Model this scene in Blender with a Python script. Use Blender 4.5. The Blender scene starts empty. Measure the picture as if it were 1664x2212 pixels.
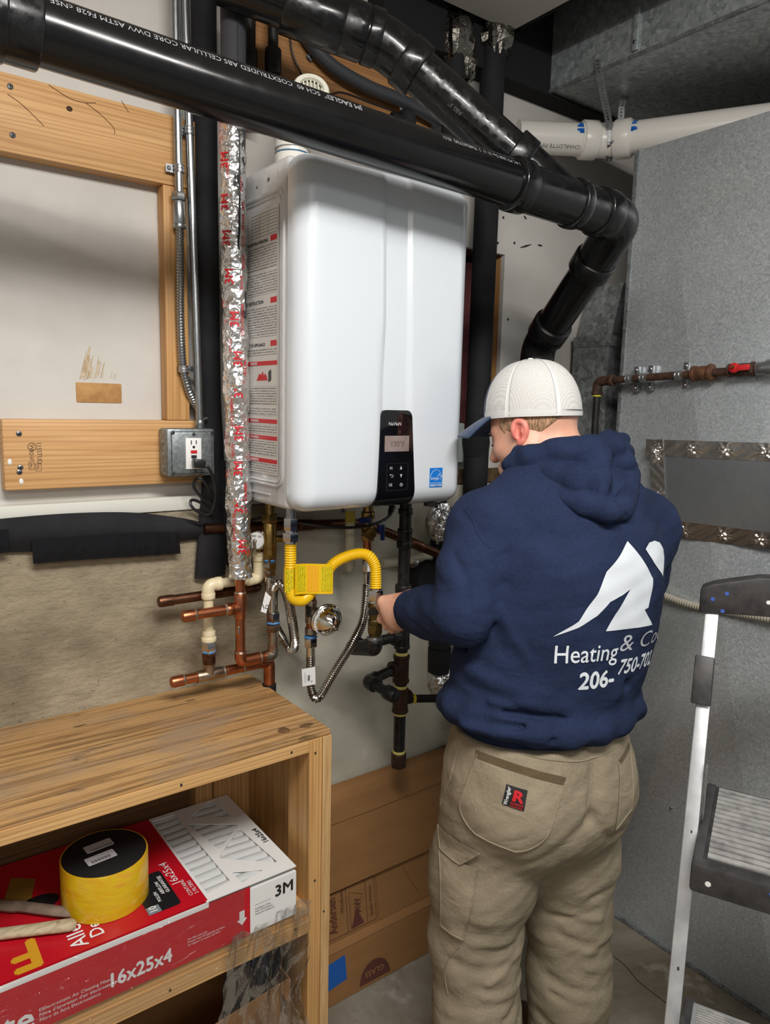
import bpy, math, random
import numpy as np
from mathutils import Vector, Matrix
from mathutils.bvhtree import BVHTree

SC = bpy.context.scene
COL = SC.collection
# ------------------------------------------------------------------ camera
cam_d = bpy.data.cameras.new('camera')
cam = bpy.data.objects.new('camera', cam_d)
COL.objects.link(cam)
SC.camera = cam
cam_d.sensor_width = cam_d.sensor_height = 36
cam_d.lens = 25.6441
cam_d.shift_x = 0.00226
cam_d.clip_start = 0.02
cam.matrix_world = Matrix([[0.802996, 0.067373, -0.592165, -0.72], [-0.595526, 0.12968, -0.7928, -1.292], [0.023379, 0.989264, 0.144255, 1.6], [0.0, 0.0, 0.0, 1.0]])
# ------------------------------------------------------------------ world, lamps, exposure
w = bpy.data.worlds.new('world')
SC.world = w
w.use_nodes = True
w.node_tree.nodes['Background'].inputs[0].default_value = (0.80, 0.86, 0.95, 1)
w.node_tree.nodes['Background'].inputs[1].default_value = 0.22
SC.view_settings.view_transform = 'Standard'
SC.view_settings.look = 'None'
SC.view_settings.exposure = 0.0
SC.view_settings.gamma = 1.0
SC.view_settings.use_curve_mapping = False


def lamp(name, loc, target, sx, sy, power, col=(1, 0.97, 0.93)):
    d = bpy.data.lights.new(name, 'AREA')
    d.shape = 'RECTANGLE'
    d.size, d.size_y, d.energy, d.color = sx, sy, power, col
    o = bpy.data.objects.new(name, d)
    COL.objects.link(o)
    o.location = loc
    o.rotation_euler = (Vector(target) - Vector(loc)).to_track_quat('-Z', 'Y').to_euler()
    return o


# tube fixture above the photographer, and an added unseen fill lamp farther back
lamp('tube_and_fill', (-0.35, -1.22, 2.57), (-0.05, -0.75, 0), 1.2, 0.05, 28)
lamp('tube_and_fill', (-0.35, -1.46, 2.57), (-0.05, -0.9, 0), 1.2, 0.05, 22)
lamp('tube_and_fill', (-1.3, -3.0, 2.56), (-0.4, -1.0, 0.6), 1.4, 0.5, 22)  # added fill lamp, no known fixture there
random.seed(7)
np.random.seed(7)

# ------------------------------------------------------------------ materials
MATS = {}


def nt(name):
    m = bpy.data.materials.new(name)
    m.use_nodes = True
    t = m.node_tree
    return m, t, t.nodes['Principled BSDF']


def c4(c):
    return (c[0], c[1], c[2], 1)


def S(r, g, b):
    """sRGB 0-255 -> linear"""
    f = lambda v: (v / 255 / 12.92) if v / 255 <= 0.04045 else ((v / 255 + 0.055) / 1.055) ** 2.4
    return (f(r), f(g), f(b))


def mapped(t, stretch=(1, 1, 1), rot=(0, 0, 0)):
    tc = t.nodes.new('ShaderNodeTexCoord')
    mp = t.nodes.new('ShaderNodeMapping')
    mp.inputs['Scale'].default_value = stretch
    mp.inputs['Rotation'].default_value = rot
    t.links.new(tc.outputs['Object'], mp.inputs[0])
    return mp.outputs[0]


def noise(t, vec, scale, detail=4, rough=0.55, dist=0.0):
    n = t.nodes.new('ShaderNodeTexNoise')
    n.inputs['Scale'].default_value = scale
    n.inputs['Detail'].default_value = detail
    n.inputs['Roughness'].default_value = rough
    n.inputs['Distortion'].default_value = dist
    t.links.new(vec, n.inputs['Vector'])
    return n.outputs['Fac']


def ramp(t, fac, stops):
    r = t.nodes.new('ShaderNodeValToRGB')
    e = r.color_ramp.elements
    while len(e) < len(stops):
        e.new(0.5)
    for i, (p, c) in enumerate(stops):
        e[i].position = p
        e[i].color = c4(c) if hasattr(c, '__len__') else (c, c, c, 1)
    t.links.new(fac, r.inputs[0])
    return r.outputs[0]


def mix(t, fac, a, b, mode='MIX'):
    n = t.nodes.new('ShaderNodeMix')
    n.data_type = 'RGBA'
    n.blend_type = mode
    for s, v in ((n.inputs[0], fac), (n.inputs[6], a), (n.inputs[7], b)):
        if hasattr(v, 'is_linked'):
            t.links.new(v, s)
        elif hasattr(v, '__len__'):
            s.default_value = c4(v)
        else:
            s.default_value = v
    return n.outputs[2]


def bump(t, bs, h, strength, dist=0.002):
    n = t.nodes.new('ShaderNodeBump')
    n.inputs['Strength'].default_value = strength
    n.inputs['Distance'].default_value = dist
    t.links.new(h, n.inputs['Height'])
    old = bs.inputs['Normal']
    if old.is_linked:
        t.links.new(old.links[0].from_socket, n.inputs['Normal'])
    t.links.new(n.outputs[0], old)


def M(key, col=(0.5, 0.5, 0.5), rough=0.5, metal=0.0, col2=None, ns=20, lo=0.4, hi=0.65, st=(1, 1, 1), bp=None, spec=0.5,
      coat=0.0, alpha=1.0, trans=0.0, rough2=None):
    if key in MATS:
        return MATS[key]
    m, t, b = nt(key)
    b.inputs['Base Color'].default_value = c4(col)
    b.inputs['Roughness'].default_value = rough
    b.inputs['Metallic'].default_value = metal
    b.inputs['Specular IOR Level'].default_value = spec
    b.inputs['Coat Weight'].default_value = coat
    b.inputs['Alpha'].default_value = alpha
    b.inputs['Transmission Weight'].default_value = trans
    if col2 is not None or rough2 is not None:
        f = noise(t, mapped(t, st), ns, 6, 0.6)
        if col2 is not None:
            t.links.new(ramp(t, f, [(lo, col), (hi, col2)]), b.inputs['Base Color'])
        if rough2 is not None:
            t.links.new(ramp(t, f, [(lo, rough), (hi, rough2)]), b.inputs['Roughness'])
    if bp:
        for sc, stg, ds in ([bp] if not hasattr(bp[0], '__len__') else bp):
            bump(t, b, noise(t, mapped(t, st), sc, 4), stg, ds)
    MATS[key] = m
    return m


def wood(key, ax, dark, mid, light, rough=0.55, scale=1.0, stain=None, contrast=1.0):
    """grain runs along axis ax"""
    if key in MATS:
        return MATS[key]
    m, t, b = nt(key)
    st = [16 * scale] * 3
    st[ax] = 0.8 * scale
    v = mapped(t, st)
    f1 = noise(t, v, 1.6, 5, 0.6, 0.6)
    wv = t.nodes.new('ShaderNodeTexWave')
    wv.wave_type = 'BANDS'
    wv.bands_direction = 'Z' if ax != 2 else 'X'
    st2 = [34 * scale] * 3
    st2[ax] = 1.1 * scale
    t.links.new(mapped(t, st2), wv.inputs[0])
    wv.inputs['Scale'].default_value = 0.9
    wv.inputs['Distortion'].default_value = 13
    wv.inputs['Detail'].default_value = 3
    wv.inputs['Detail Scale'].default_value = 0.9
    c1 = ramp(t, f1, [(0.30, mid), (0.62, light)])
    w2 = ramp(t, wv.outputs['Fac'], [(0.04, 1), (0.22, 0.25), (0.7, 0)])
    c2 = mix(t, w2, c1, dark)
    mx = mix(t, min(0.9, 0.42 * contrast * contrast), c1, c2)
    st3 = [180 * scale] * 3
    st3[ax] = 5 * scale
    fine = noise(t, mapped(t, st3), 1.0, 3)
    mx = mix(t, ramp(t, fine, [(0.42, 0.0), (0.75, 0.38 * contrast)]), mx, dark)
    if stain is not None:
        st4 = [150 * scale] * 3
        st4[ax] = 7 * scale
        sf3 = noise(t, mapped(t, st4), 1.0, 5, 0.7, 0.4)
        mx = mix(t, ramp(t, sf3, [(0.55, 0.0), (0.68, 0.75)]), mx, S(74, 48, 24))
        sf = noise(t, mapped(t, (2.2, 4.5, 4.5)), 1.5, 6, 0.65)
        mx = mix(t, ramp(t, sf, [(0.50, 0.0), (0.66, 0.75)]), mx, stain)
        sf2 = noise(t, mapped(t, (3, 9, 9)), 2.0, 5, 0.7)
        mx = mix(t, ramp(t, sf2, [(0.62, 0.0), (0.72, 0.8)]), mx, (0.03, 0.02, 0.012))
    t.links.new(mx, b.inputs['Base Color'])
    b.inputs['Roughness'].default_value = rough
    bump(t, b, fine, 0.12, 0.001)
    MATS[key] = m
    return m


def galv(key, dark, light, scale=90, metal=0.75, rough=0.42):
    if key in MATS:
        return MATS[key]
    m, t, b = nt(key)
    vec = mapped(t, (1, 1, 1))
    vo = t.nodes.new('ShaderNodeTexVoronoi')
    vo.inputs['Scale'].default_value = scale
    vo.inputs['Randomness'].default_value = 1
    nz = noise(t, vec, scale * 0.6, 3)
    t.links.new(vec, vo.inputs['Vector'])
    sep = t.nodes.new('ShaderNodeSeparateColor')
    t.links.new(vo.outputs['Color'], sep.inputs[0])
    mid = tuple((a + c) / 2 for a, c in zip(dark, light))
    c = ramp(t, sep.outputs[0], [(0.0, dark), (0.55, mid), (1.0, light)])
    c = mix(t, ramp(t, nz, [(0.35, 0.0), (0.65, 0.6)]), c, mid)
    fl_ = noise(t, vec, scale * 1.6, 2, 0.5)
    c = mix(t, ramp(t, fl_, [(0.60, 0.0), (0.70, 0.8)]), c, tuple(min(1, v * 1.12) for v in light))
    big = noise(t, vec, 5, 5, 0.6)
    c = mix(t, ramp(t, big, [(0.45, 0.0), (0.7, 0.35)]), c, dark)
    t.links.new(c, b.inputs['Base Color'])
    t.links.new(ramp(t, sep.outputs[1], [(0, rough - 0.10), (1, rough + 0.12)]), b.inputs['Roughness'])
    b.inputs['Metallic'].default_value = metal
    MATS[key] = m
    return m


def foilmat(key, col, scale=70, strength=0.9, rough=0.22, dist=0.006):
    if key in MATS:
        return MATS[key]
    m, t, b = nt(key)
    b.inputs['Base Color'].default_value = c4(col)
    b.inputs['Metallic'].default_value = 1.0
    b.inputs['Roughness'].default_value = rough
    v = mapped(t)
    vo = t.nodes.new('ShaderNodeTexVoronoi')
    vo.feature = 'F1'
    vo.inputs['Scale'].default_value = scale
    n = t.nodes.new('ShaderNodeTexNoise')
    n.inputs['Scale'].default_value = scale * 0.7
    t.links.new(v, n.inputs['Vector'])
    mv = t.nodes.new('ShaderNodeMix')
    mv.data_type = 'VECTOR'
    mv.inputs[0].default_value = 0.03
    t.links.new(v, mv.inputs[4])
    t.links.new(n.outputs['Color'], mv.inputs[5])
    t.links.new(mv.outputs[1], vo.inputs['Vector'])
    bump(t, b, vo.outputs['Distance'], strength, dist)
    MATS[key] = m
    return m


def fabric(key, col, col2, ws=900, rough=0.95, patch=7, sheen=0.25):
    if key in MATS:
        return MATS[key]
    m, t, b = nt(key)
    v = mapped(t)
    f = noise(t, v, patch, 6, 0.6)
    fi = noise(t, mapped(t, (1, 1, 2.5)), ws * 0.5, 2)
    c = ramp(t, f, [(0.35, col), (0.7, col2)])
    c = mix(t, ramp(t, fi, [(0.35, 0.0), (0.7, 0.35)]), c, tuple(min(1, x * 1.7 + 0.01) for x in col2))
    t.links.new(c, b.inputs['Base Color'])
    b.inputs['Roughness'].default_value = rough
    b.inputs['Specular IOR Level'].default_value = 0.15
    b.inputs['Sheen Weight'].default_value = sheen
    bump(t, b, fi, 0.25, 0.0008)
    bump(t, b, noise(t, v, 24, 4), 0.35, 0.008)
    bump(t, b, noise(t, mapped(t, (1, 1, 1.6), (0, 0.6, 0.3)), 9, 3, 0.5, 0.8), 0.35, 0.02)
    MATS[key] = m
    return m


# ------------------------------------------------------------------ object helpers
ORG = {}


def join(parts):
    V, F, n = [], [], 0
    for v, f in parts:
        v = np.asarray(v, float)
        V.append(v)
        F += [tuple(i + n for i in q) for q in f]
        n += len(v)
    return np.vstack(V), F


def props(o, label=None, cat=None, group=None, kind=None):
    if label: o['label'] = label
    if cat: o['category'] = cat
    if group: o['group'] = group
    if kind: o['kind'] = kind
    return o


def mk(name, geo, mat, parent=None, label=None, cat=None, group=None, kind=None, ang=38, org=None, smooth=True):
    if isinstance(geo, list):
        geo = join(geo)
    V, F = np.asarray(geo[0], float), geo[1]
    lo, hi = V.min(0), V.max(0)
    if org is None:
        org = (lo + hi) / 2
        if parent is None:
            org[2] = lo[2]
    org = np.asarray(org, float)
    me = bpy.data.meshes.new(name)
    me.from_pydata((V - org).tolist(), [], [tuple(int(i) for i in f) for f in F])
    me.update()
    if isinstance(mat, (list, tuple)):
        for m_ in mat: me.materials.append(m_)
    elif mat is not None:
        me.materials.append(mat)
    if smooth:
        me.shade_smooth()
        if ang: me.set_sharp_from_angle(angle=math.radians(ang))
    o = bpy.data.objects.new(name, me)
    COL.objects.link(o)
    ORG[o.name] = org
    if parent is not None:
        o.parent = parent
        o.location = org - ORG[parent.name]
    else:
        o.location = org
    return props(o, label, cat, group, kind)


def thing(name, loc, label, cat, group=None, kind=None):
    o = bpy.data.objects.new(name, None)
    COL.objects.link(o)
    o.empty_display_size = 0.05
    o.location = loc
    ORG[o.name] = np.asarray(loc, float)
    return props(o, label, cat, group, kind)


def nrm(v):
    v = np.asarray(v, float)
    return v / (np.linalg.norm(v) + 1e-12)


def frame(d):
    d = nrm(d)
    a = np.array([0, 0, 1.]) if abs(d[2]) < 0.9 else np.array([1., 0, 0])
    u = nrm(np.cross(a, d))
    return u, np.cross(d, u), d


def fillet(pts, rad, n=7):
    pts = [np.asarray(p, float) for p in pts]
    out = [pts[0]]
    for i in range(1, len(pts) - 1):
        a, b, c = pts[i - 1], pts[i], pts[i + 1]
        d1, d2 = nrm(a - b), nrm(c - b)
        r = rad[i - 1] if hasattr(rad, '__len__') else rad
        r = min(r, 0.49 * np.linalg.norm(a - b), 0.49 * np.linalg.norm(c - b))
        p, q = b + d1 * r, b + d2 * r
        for k in range(n + 1):
            s = k / n
            out.append((1 - s) ** 2 * p + 2 * s * (1 - s) * b + s * s * q)
    out.append(pts[-1])
    return out


def spline(pts, n=10):
    """Catmull-Rom through pts"""
    P = [np.asarray(p, float) for p in pts]
    P = [2 * P[0] - P[1]] + P + [2 * P[-1] - P[-2]]
    out = []
    for i in range(1, len(P) - 2):
        for k in range(n):
            s = k / n
            a, b, c, d = P[i - 1], P[i], P[i + 1], P[i + 2]
            out.append(0.5 * (2 * b + (c - a) * s + (2 * a - 5 * b + 4 * c - d) * s * s + (3 * b - a - 3 * c + d) * s ** 3))
    out.append(P[-2])
    return out


def resample(pts, step):
    P = np.array(pts)
    L = np.r_[0, np.cumsum(np.linalg.norm(np.diff(P, axis=0), axis=1))]
    n = max(2, int(L[-1] / step) + 1)
    s = np.linspace(0, L[-1], n)
    return np.stack([np.interp(s, L, P[:, k]) for k in range(3)], 1), s


def sweep(pts, r, seg=14, caps=True, flat=(1, 1)):
    P = np.array(pts, float)
    n = len(P)
    T = np.gradient(P, axis=0)
    T /= np.linalg.norm(T, axis=1)[:, None] + 1e-12
    u, v, _ = frame(T[0])
    R = np.broadcast_to(np.asarray(r, float), (n,))
    a = np.linspace(0, 2 * np.pi, seg, endpoint=False)
    V = []
    for i in range(n):
        u = nrm(u - T[i] * (u @ T[i]))
        v = np.cross(T[i], u)
        V.append(P[i] + R[i] * (np.cos(a)[:, None] * u * flat[0] + np.sin(a)[:, None] * v * flat[1]))
    V = np.vstack(V)
    F = [(i * seg + j, i * seg + (j + 1) % seg, (i + 1) * seg + (j + 1) % seg, (i + 1) * seg + j) for i in range(n - 1) for j in range(seg)]
    if caps:
        F.append(tuple(range(seg))[::-1])
        F.append(tuple((n - 1) * seg + j for j in range(seg)))
    return V, F


def corr(pts, r, pitch, amp, seg=14):
    """corrugated hose"""
    P, s = resample(pts, pitch / 6)
    return sweep(P, r + amp * np.cos(2 * np.pi * s / pitch), seg)


def lathe(a, b, prof, seg=24, caps=True):
    """prof: (fraction along a->b, radius)"""
    a, b = np.asarray(a, float), np.asarray(b, float)
    u, v, d = frame(b - a)
    th = np.linspace(0, 2 * np.pi, seg, endpoint=False) + np.pi / seg
    V = np.vstack([a + (b - a) * t + r * (np.cos(th)[:, None] * u + np.sin(th)[:, None] * v) for t, r in prof])
    n = len(prof)
    F = [(i * seg + j, i * seg + (j + 1) % seg, (i + 1) * seg + (j + 1) % seg, (i + 1) * seg + j) for i in range(n - 1) for j in range(seg)]
    if caps:
        F.append(tuple(range(seg))[::-1])
        F.append(tuple((n - 1) * seg + j for j in range(seg)))
    return V, F


def cyl(a, b, r, seg=20):
    return lathe(a, b, [(0, r), (1, r)], seg)


def hexn(a, b, r):
    return lathe(a, b, [(0, r * 0.93), (0.12, r), (0.88, r), (1, r * 0.93)], 6)


def collar(a, b, r, e=0.004):
    """cylinder with rounded rims"""
    L = np.linalg.norm(np.asarray(b, float) - np.asarray(a, float)) + 1e-9
    k = min(0.3, e / L)
    return lathe(a, b, [(0, r - e), (k * 0.4, r - e * 0.3), (k, r), (1 - k, r), (1 - k * 0.4, r - e * 0.3), (1, r - e)], 28)


def box(lo, hi):
    x0, y0, z0 = lo
    x1, y1, z1 = hi
    V = [(x, y, z) for z in (z0, z1) for y in (y0, y1) for x in (x0, x1)]
    F = [(0, 2, 3, 1), (4, 5, 7, 6), (0, 1, 5, 4), (2, 6, 7, 3), (0, 4, 6, 2), (1, 3, 7, 5)]
    return np.array(V, float), F


def obox(c, ux, uy, uz):
    """oriented box: centre and three half vectors"""
    c, ux, uy, uz = [np.asarray(k, float) for k in (c, ux, uy, uz)]
    V = [c + sx * ux + sy * uy + sz * uz for sz in (-1, 1) for sy in (-1, 1) for sx in (-1, 1)]
    return np.array(V), box((0, 0, 0), (1, 1, 1))[1]


def bev(geo, w, seg=2):
    import bmesh
    if isinstance(geo, list): geo = join(geo)
    bm = bmesh.new()
    vs = [bm.verts.new(tuple(v)) for v in geo[0]]
    for f in geo[1]:
        bm.faces.new([vs[i] for i in f])
    bmesh.ops.recalc_face_normals(bm, faces=bm.faces)
    bmesh.ops.bevel(bm, geom=list(bm.edges), offset=w, segments=seg, affect='EDGES', profile=0.5)
    bm.verts.index_update()
    V = np.array([v.co[:] for v in bm.verts])
    F = [tuple(v.index for v in f.verts) for f in bm.faces]
    bm.free()
    return V, F


def prism(poly, d):
    """extrude a planar 3D polygon by vector d"""
    P = np.asarray(poly, float)
    n = len(P)
    V = np.vstack([P, P + np.asarray(d, float)])
    F = [tuple(range(n))[::-1], tuple(range(n, 2 * n))] + [(i, (i + 1) % n, n + (i + 1) % n, n + i) for i in range(n)]
    return V, F


def loft(rings, cap=True):
    n = len(rings[0])
    V = np.vstack(rings)
    F = [(i * n + j, i * n + (j + 1) % n, (i + 1) * n + (j + 1) % n, (i + 1) * n + j) for i in range(len(rings) - 1) for j in range(n)]
    if cap:
        F.append(tuple(range(n))[::-1])
        F.append(tuple((len(rings) - 1) * n + j for j in range(n)))
    return V, F


def gridf(fn, us, vs):
    """surface patch fn(u,v)->xyz"""
    V = [fn(u, v) for v in vs for u in us]
    n = len(us)
    F = [(j * n + i, j * n + i + 1, (j + 1) * n + i + 1, (j + 1) * n + i) for j in range(len(vs) - 1) for i in range(n - 1)]
    return np.array(V, float), F


def sheet(fn, us, vs, th):
    """patch with thickness th (vector or normal offset function)"""
    V, F = gridf(fn, us, vs)
    n = len(V)
    V2 = V + np.asarray(th, float)
    nu, nv = len(us), len(vs)
    rim = [i for i in range(nu)] + [j * nu + nu - 1 for j in range(1, nv)] + [(nv - 1) * nu + i for i in range(nu - 2, -1, -1)] + [j * nu for j in range(nv - 2, 0, -1)]
    G = F + [tuple(i + n for i in f[::-1]) for f in F] + [(rim[k], rim[(k + 1) % len(rim)], rim[(k + 1) % len(rim)] + n, rim[k] + n) for k in range(len(rim))]
    return np.vstack([V, V2]), G


def ball(c, r, seg=16, rings=10, noisef=0.0):
    c = np.asarray(c, float)
    r = np.broadcast_to(np.asarray(r, float), (3,))
    V = [c + r * (0, 0, -1)]
    for i in range(1, rings):
        p = -np.pi / 2 + np.pi * i / rings
        for j in range(seg):
            a = 2 * np.pi * j / seg
            k = 1 + noisef * random.uniform(-1, 1)
            V.append(c + r * k * np.array([np.cos(p) * np.cos(a), np.cos(p) * np.sin(a), np.sin(p)]))
    V.append(c + r * (0, 0, 1))
    F = [(0, 1 + (j + 1) % seg, 1 + j) for j in range(seg)]
    for i in range(rings - 2):
        for j in range(seg):
            a = 1 + i * seg
            F.append((a + j, a + (j + 1) % seg, a + seg + (j + 1) % seg, a + seg + j))
    a = 1 + (rings - 2) * seg
    F += [(a + j, a + (j + 1) % seg, len(V) - 1) for j in range(seg)]
    return np.array(V), F


def glyphs(s, bold=0.0, res=2):
    cu = bpy.data.curves.new('t', 'FONT')
    cu.body = s
    cu.resolution_u = res
    o = bpy.data.objects.new('t', cu)
    me = o.to_mesh()
    V = np.array([v.co[:] for v in me.vertices])
    F = [tuple(p.vertices) for p in me.polygons]
    o.to_mesh_clear()
    bpy.data.objects.remove(o)
    bpy.data.curves.remove(cu)
    if bold > 0 and len(V):
        k = len(V)
        offs = [(0, 0), (bold, 0), (-bold, 0), (0, bold), (0, -bold)]
        F = [tuple(i + k * j for i in f) for j in range(5) for f in F]
        V = np.vstack([V + (a, b, 0.00007 * j) for j, (a, b) in enumerate(offs)])
    return V, F


def letters(s, org, u, v, size, bold=0.0, lift=0.0006, width=None, slant=0.0):
    """flat text mesh: org = baseline start, u = reading direction, v = up"""
    V, F = glyphs(s, bold)
    if not len(V):
        return np.zeros((0, 3)), []
    u, v = nrm(u), nrm(v)
    sx = size
    if width:
        sx = width / (V[:, 0].max() - V[:, 0].min())
        V[:, 0] -= V[:, 0].min()
    n = np.cross(u, v)
    P = np.asarray(org, float) + ((V[:, :1] + slant * V[:, 1:2]) * sx) * u + (V[:, 1:2] * size) * v + n * (lift + V[:, 2:3])
    return P, F


def rectp(org, u, v, w, h, lift=0.0005):
    """flat printed rectangle"""
    u, v = nrm(u), nrm(v)
    o = np.asarray(org, float) + np.cross(u, v) * lift
    return np.array([o, o + u * w, o + u * w + v * h, o + v * h]), [(0, 1, 2, 3)]


def polyp(org, u, v, pts, lift=0.0005):
    u, v = nrm(u), nrm(v)
    o = np.asarray(org, float) + np.cross(u, v) * lift
    return np.array([o + u * a + v * b for a, b in pts]), [tuple(range(len(pts)))]


# ------------------------------------------------------------------ implicit modelling (surface nets)
class Vol:
    def __init__(s, lo, hi, h):
        s.o, s.h = np.asarray(lo, float), h
        n = np.ceil((np.asarray(hi) - s.o) / h).astype(int) + 1
        ax = [(s.o[k] + h * np.arange(n[k])).astype(np.float32) for k in range(3)]
        s.X, s.Y, s.Z = ax[0][:, None, None], ax[1][None, :, None], ax[2][None, None, :]
        s.F = np.full(tuple(n), 9.0, np.float32)

    def add(s, d, k=0.02):
        if k <= 0:
            s.F = np.minimum(s.F, d)
        else:
            h = np.maximum(k - np.abs(s.F - d), 0) / k
            s.F = np.minimum(s.F, d) - h * h * k * 0.25

    def cut(s, d, k=0.01):
        d = -d
        h = np.maximum(k - np.abs(s.F - d), 0) / k
        s.F = np.maximum(s.F, d) + h * h * k * 0.25

    def cap(s, a, b, ra, rb=None, sq=None):
        """capsule / cone limb; sq = (axis, factor) flattens the limb along a unit axis"""
        rb = ra if rb is None else rb
        a, b = np.asarray(a, float), np.asarray(b, float)
        ab = b - a
        px, py, pz = s.X - a[0], s.Y - a[1], s.Z - a[2]
        t = np.clip((px * ab[0] + py * ab[1] + pz * ab[2]) / (ab @ ab + 1e-9), 0, 1)
        dx, dy, dz = px - t * ab[0], py - t * ab[1], pz - t * ab[2]
        d2 = dx * dx + dy * dy + dz * dz
        if sq is not None:
            n = nrm(sq[0])
            q = dx * n[0] + dy * n[1] + dz * n[2]
            d2 = d2 + q * q * (sq[1] ** 2 - 1)
        return np.sqrt(d2) - (ra + t * (rb - ra))

    def ell(s, c, r, ax=None):
        c = np.asarray(c, float)
        px, py, pz = s.X - c[0], s.Y - c[1], s.Z - c[2]
        if ax is not None:
            A = np.asarray(ax, float)
            px, py, pz = [A[i][0] * px + A[i][1] * py + A[i][2] * pz for i in range(3)]
        q = np.sqrt((px / r[0]) ** 2 + (py / r[1]) ** 2 + (pz / r[2]) ** 2)
        return (q - 1) * min(r)

    def chain(s, pts, rs, k=0.02, sq=None):
        for i in range(len(pts) - 1):
            s.add(s.cap(pts[i], pts[i + 1], rs[i], rs[i + 1], sq), k)

    def fold(s, pts, amp, w):
        """raise (amp>0) or press in (amp<0) the surface along a polyline"""
        d = None
        for i in range(len(pts) - 1):
            e = s.cap(pts[i], pts[i + 1], 0)
            d = e if d is None else np.minimum(d, e)
        s.F = s.F - amp * np.exp(-(d / w) ** 2)

    def mesh(s):
        F, h = s.F, s.h
        In = F < 0
        nx, ny, nz = F.shape
        cnt = np.zeros((nx - 1, ny - 1, nz - 1), np.int8)
        cor = [(i, j, k) for i in (0, 1) for j in (0, 1) for k in (0, 1)]
        for i, j, k in cor:
            cnt += In[i:nx - 1 + i, j:ny - 1 + j, k:nz - 1 + k]
        I, J, K = np.nonzero((cnt > 0) & (cnt < 8))
        idx = np.full(cnt.shape, -1, np.int64)
        idx[I, J, K] = np.arange(len(I))
        acc = np.zeros((len(I), 3))
        num = np.zeros(len(I))
        for a in cor:
            for ax in range(3):
                if a[ax] == 1: continue
                b = list(a); b[ax] = 1
                fa = F[I + a[0], J + a[1], K + a[2]]
                fb = F[I + b[0], J + b[1], K + b[2]]
                m = (fa < 0) != (fb < 0)
                t = np.where(m, fa / np.where(m, fa - fb, 1), 0)
                p = np.array(a, float)[None] + np.zeros((len(I), 3))
                p[:, ax] += t
                acc += p * m[:, None]
                num += m
        V = (acc / num[:, None] + np.stack([I, J, K], 1)) * h + s.o
        Q = []
        for ax in range(3):
            sl0 = [slice(1, n - 1) for n in (nx, ny, nz)]
            sl0[ax] = slice(0, F.shape[ax] - 1)
            sl1 = list(sl0); sl1[ax] = slice(1, F.shape[ax])
            A, B = In[tuple(sl0)], In[tuple(sl1)]
            off = np.array([sl0[0].start, sl0[1].start, sl0[2].start])
            for flip in (0, 1):
                m = (A & ~B) if not flip else (~A & B)
                E = np.stack(np.nonzero(m), 1) + off
                u, v = (ax + 1) % 3, (ax + 2) % 3
                c = []
                for du, dv in ((-1, -1), (0, -1), (0, 0), (-1, 0)):
                    q = E.copy(); q[:, u] += du; q[:, v] += dv
                    c.append(idx[q[:, 0], q[:, 1], q[:, 2]])
                c = np.stack(c, 1)
                Q.append(c[:, ::-1] if flip else c)
        Q = np.vstack(Q)
        Q = Q[(Q >= 0).all(1)]
        return V, Q.tolist()


X1, Y1, Z1 = np.eye(3)


def film(key, rough=0.05, amount=1.0, bumps=()):
    """thin clear film: fresnel mix of transparent and glossy"""
    if key in MATS: return MATS[key]
    m = bpy.data.materials.new(key); m.use_nodes = True
    t = m.node_tree
    t.nodes.remove(t.nodes['Principled BSDF'])
    tr, gl, fr, mx = [t.nodes.new(n) for n in ('ShaderNodeBsdfTransparent', 'ShaderNodeBsdfGlossy', 'ShaderNodeFresnel', 'ShaderNodeMixShader')]
    tr.inputs[0].default_value = (0.97, 0.97, 0.97, 1)
    gl.inputs['Roughness'].default_value = rough
    fr.inputs['IOR'].default_value = 1.45
    mn = t.nodes.new('ShaderNodeMath'); mn.operation = 'MINIMUM'; mn.inputs[1].default_value = amount
    src = None
    for st, sc, stg, ds in bumps:
        b = t.nodes.new('ShaderNodeBump'); b.inputs['Strength'].default_value = stg; b.inputs['Distance'].default_value = ds
        t.links.new(noise(t, mapped(t, st, (0, 0.5, 0)), sc, 4, 0.6, 0.6), b.inputs['Height'])
        if src: t.links.new(src, b.inputs['Normal'])
        src = b.outputs[0]
    if src:
        t.links.new(src, gl.inputs['Normal'])
    t.links.new(fr.outputs[0], mn.inputs[0]); t.links.new(mn.outputs[0], mx.inputs[0]); t.links.new(tr.outputs[0], mx.inputs[1]); t.links.new(gl.outputs[0], mx.inputs[2])
    t.links.new(mx.outputs[0], t.nodes['Material Output'].inputs[0])
    MATS[key] = m
    return m


def each(name, geos, mat, parent, **k):
    return [mk(name, g, mat, parent, **k) for g in geos]

# ------------------------------------------------------------------ shared materials
m_dry = M('drywall', S(206, 202, 196), 0.85, col2=S(196, 191, 184), ns=3, bp=(180, 0.06, 0.002))
m_ceil = M('ceiling_paint', S(196, 190, 182), 0.9, bp=(140, 0.08, 0.002))
m_paint = M('painted_concrete', S(206, 202, 186), 0.7, col2=S(180, 176, 160), ns=4, lo=0.45, hi=0.8, bp=[(14, 0.35, 0.01), (120, 0.15, 0.003)])
m_black = M('black_plastic', (0.005, 0.005, 0.0055), 0.17, bp=(30, 0.02, 0.002), rough2=0.24)
m_foam = M('black_foam', (0.010, 0.010, 0.0115), 0.8, col2=(0.018, 0.018, 0.020), ns=9, bp=(60, 0.12, 0.003), spec=0.3)
m_void = M('flat_black', (0.006, 0.006, 0.007), 0.95, bp=(9, 0.4, 0.02))  # flat black; on the cavity panels it paints in the darkness
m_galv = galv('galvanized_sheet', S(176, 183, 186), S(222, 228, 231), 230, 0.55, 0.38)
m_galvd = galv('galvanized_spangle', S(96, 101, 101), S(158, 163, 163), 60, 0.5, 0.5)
m_zinc = M('zinc', S(178, 180, 182), 0.35, 0.9, col2=S(150, 152, 154), ns=60)
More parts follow.
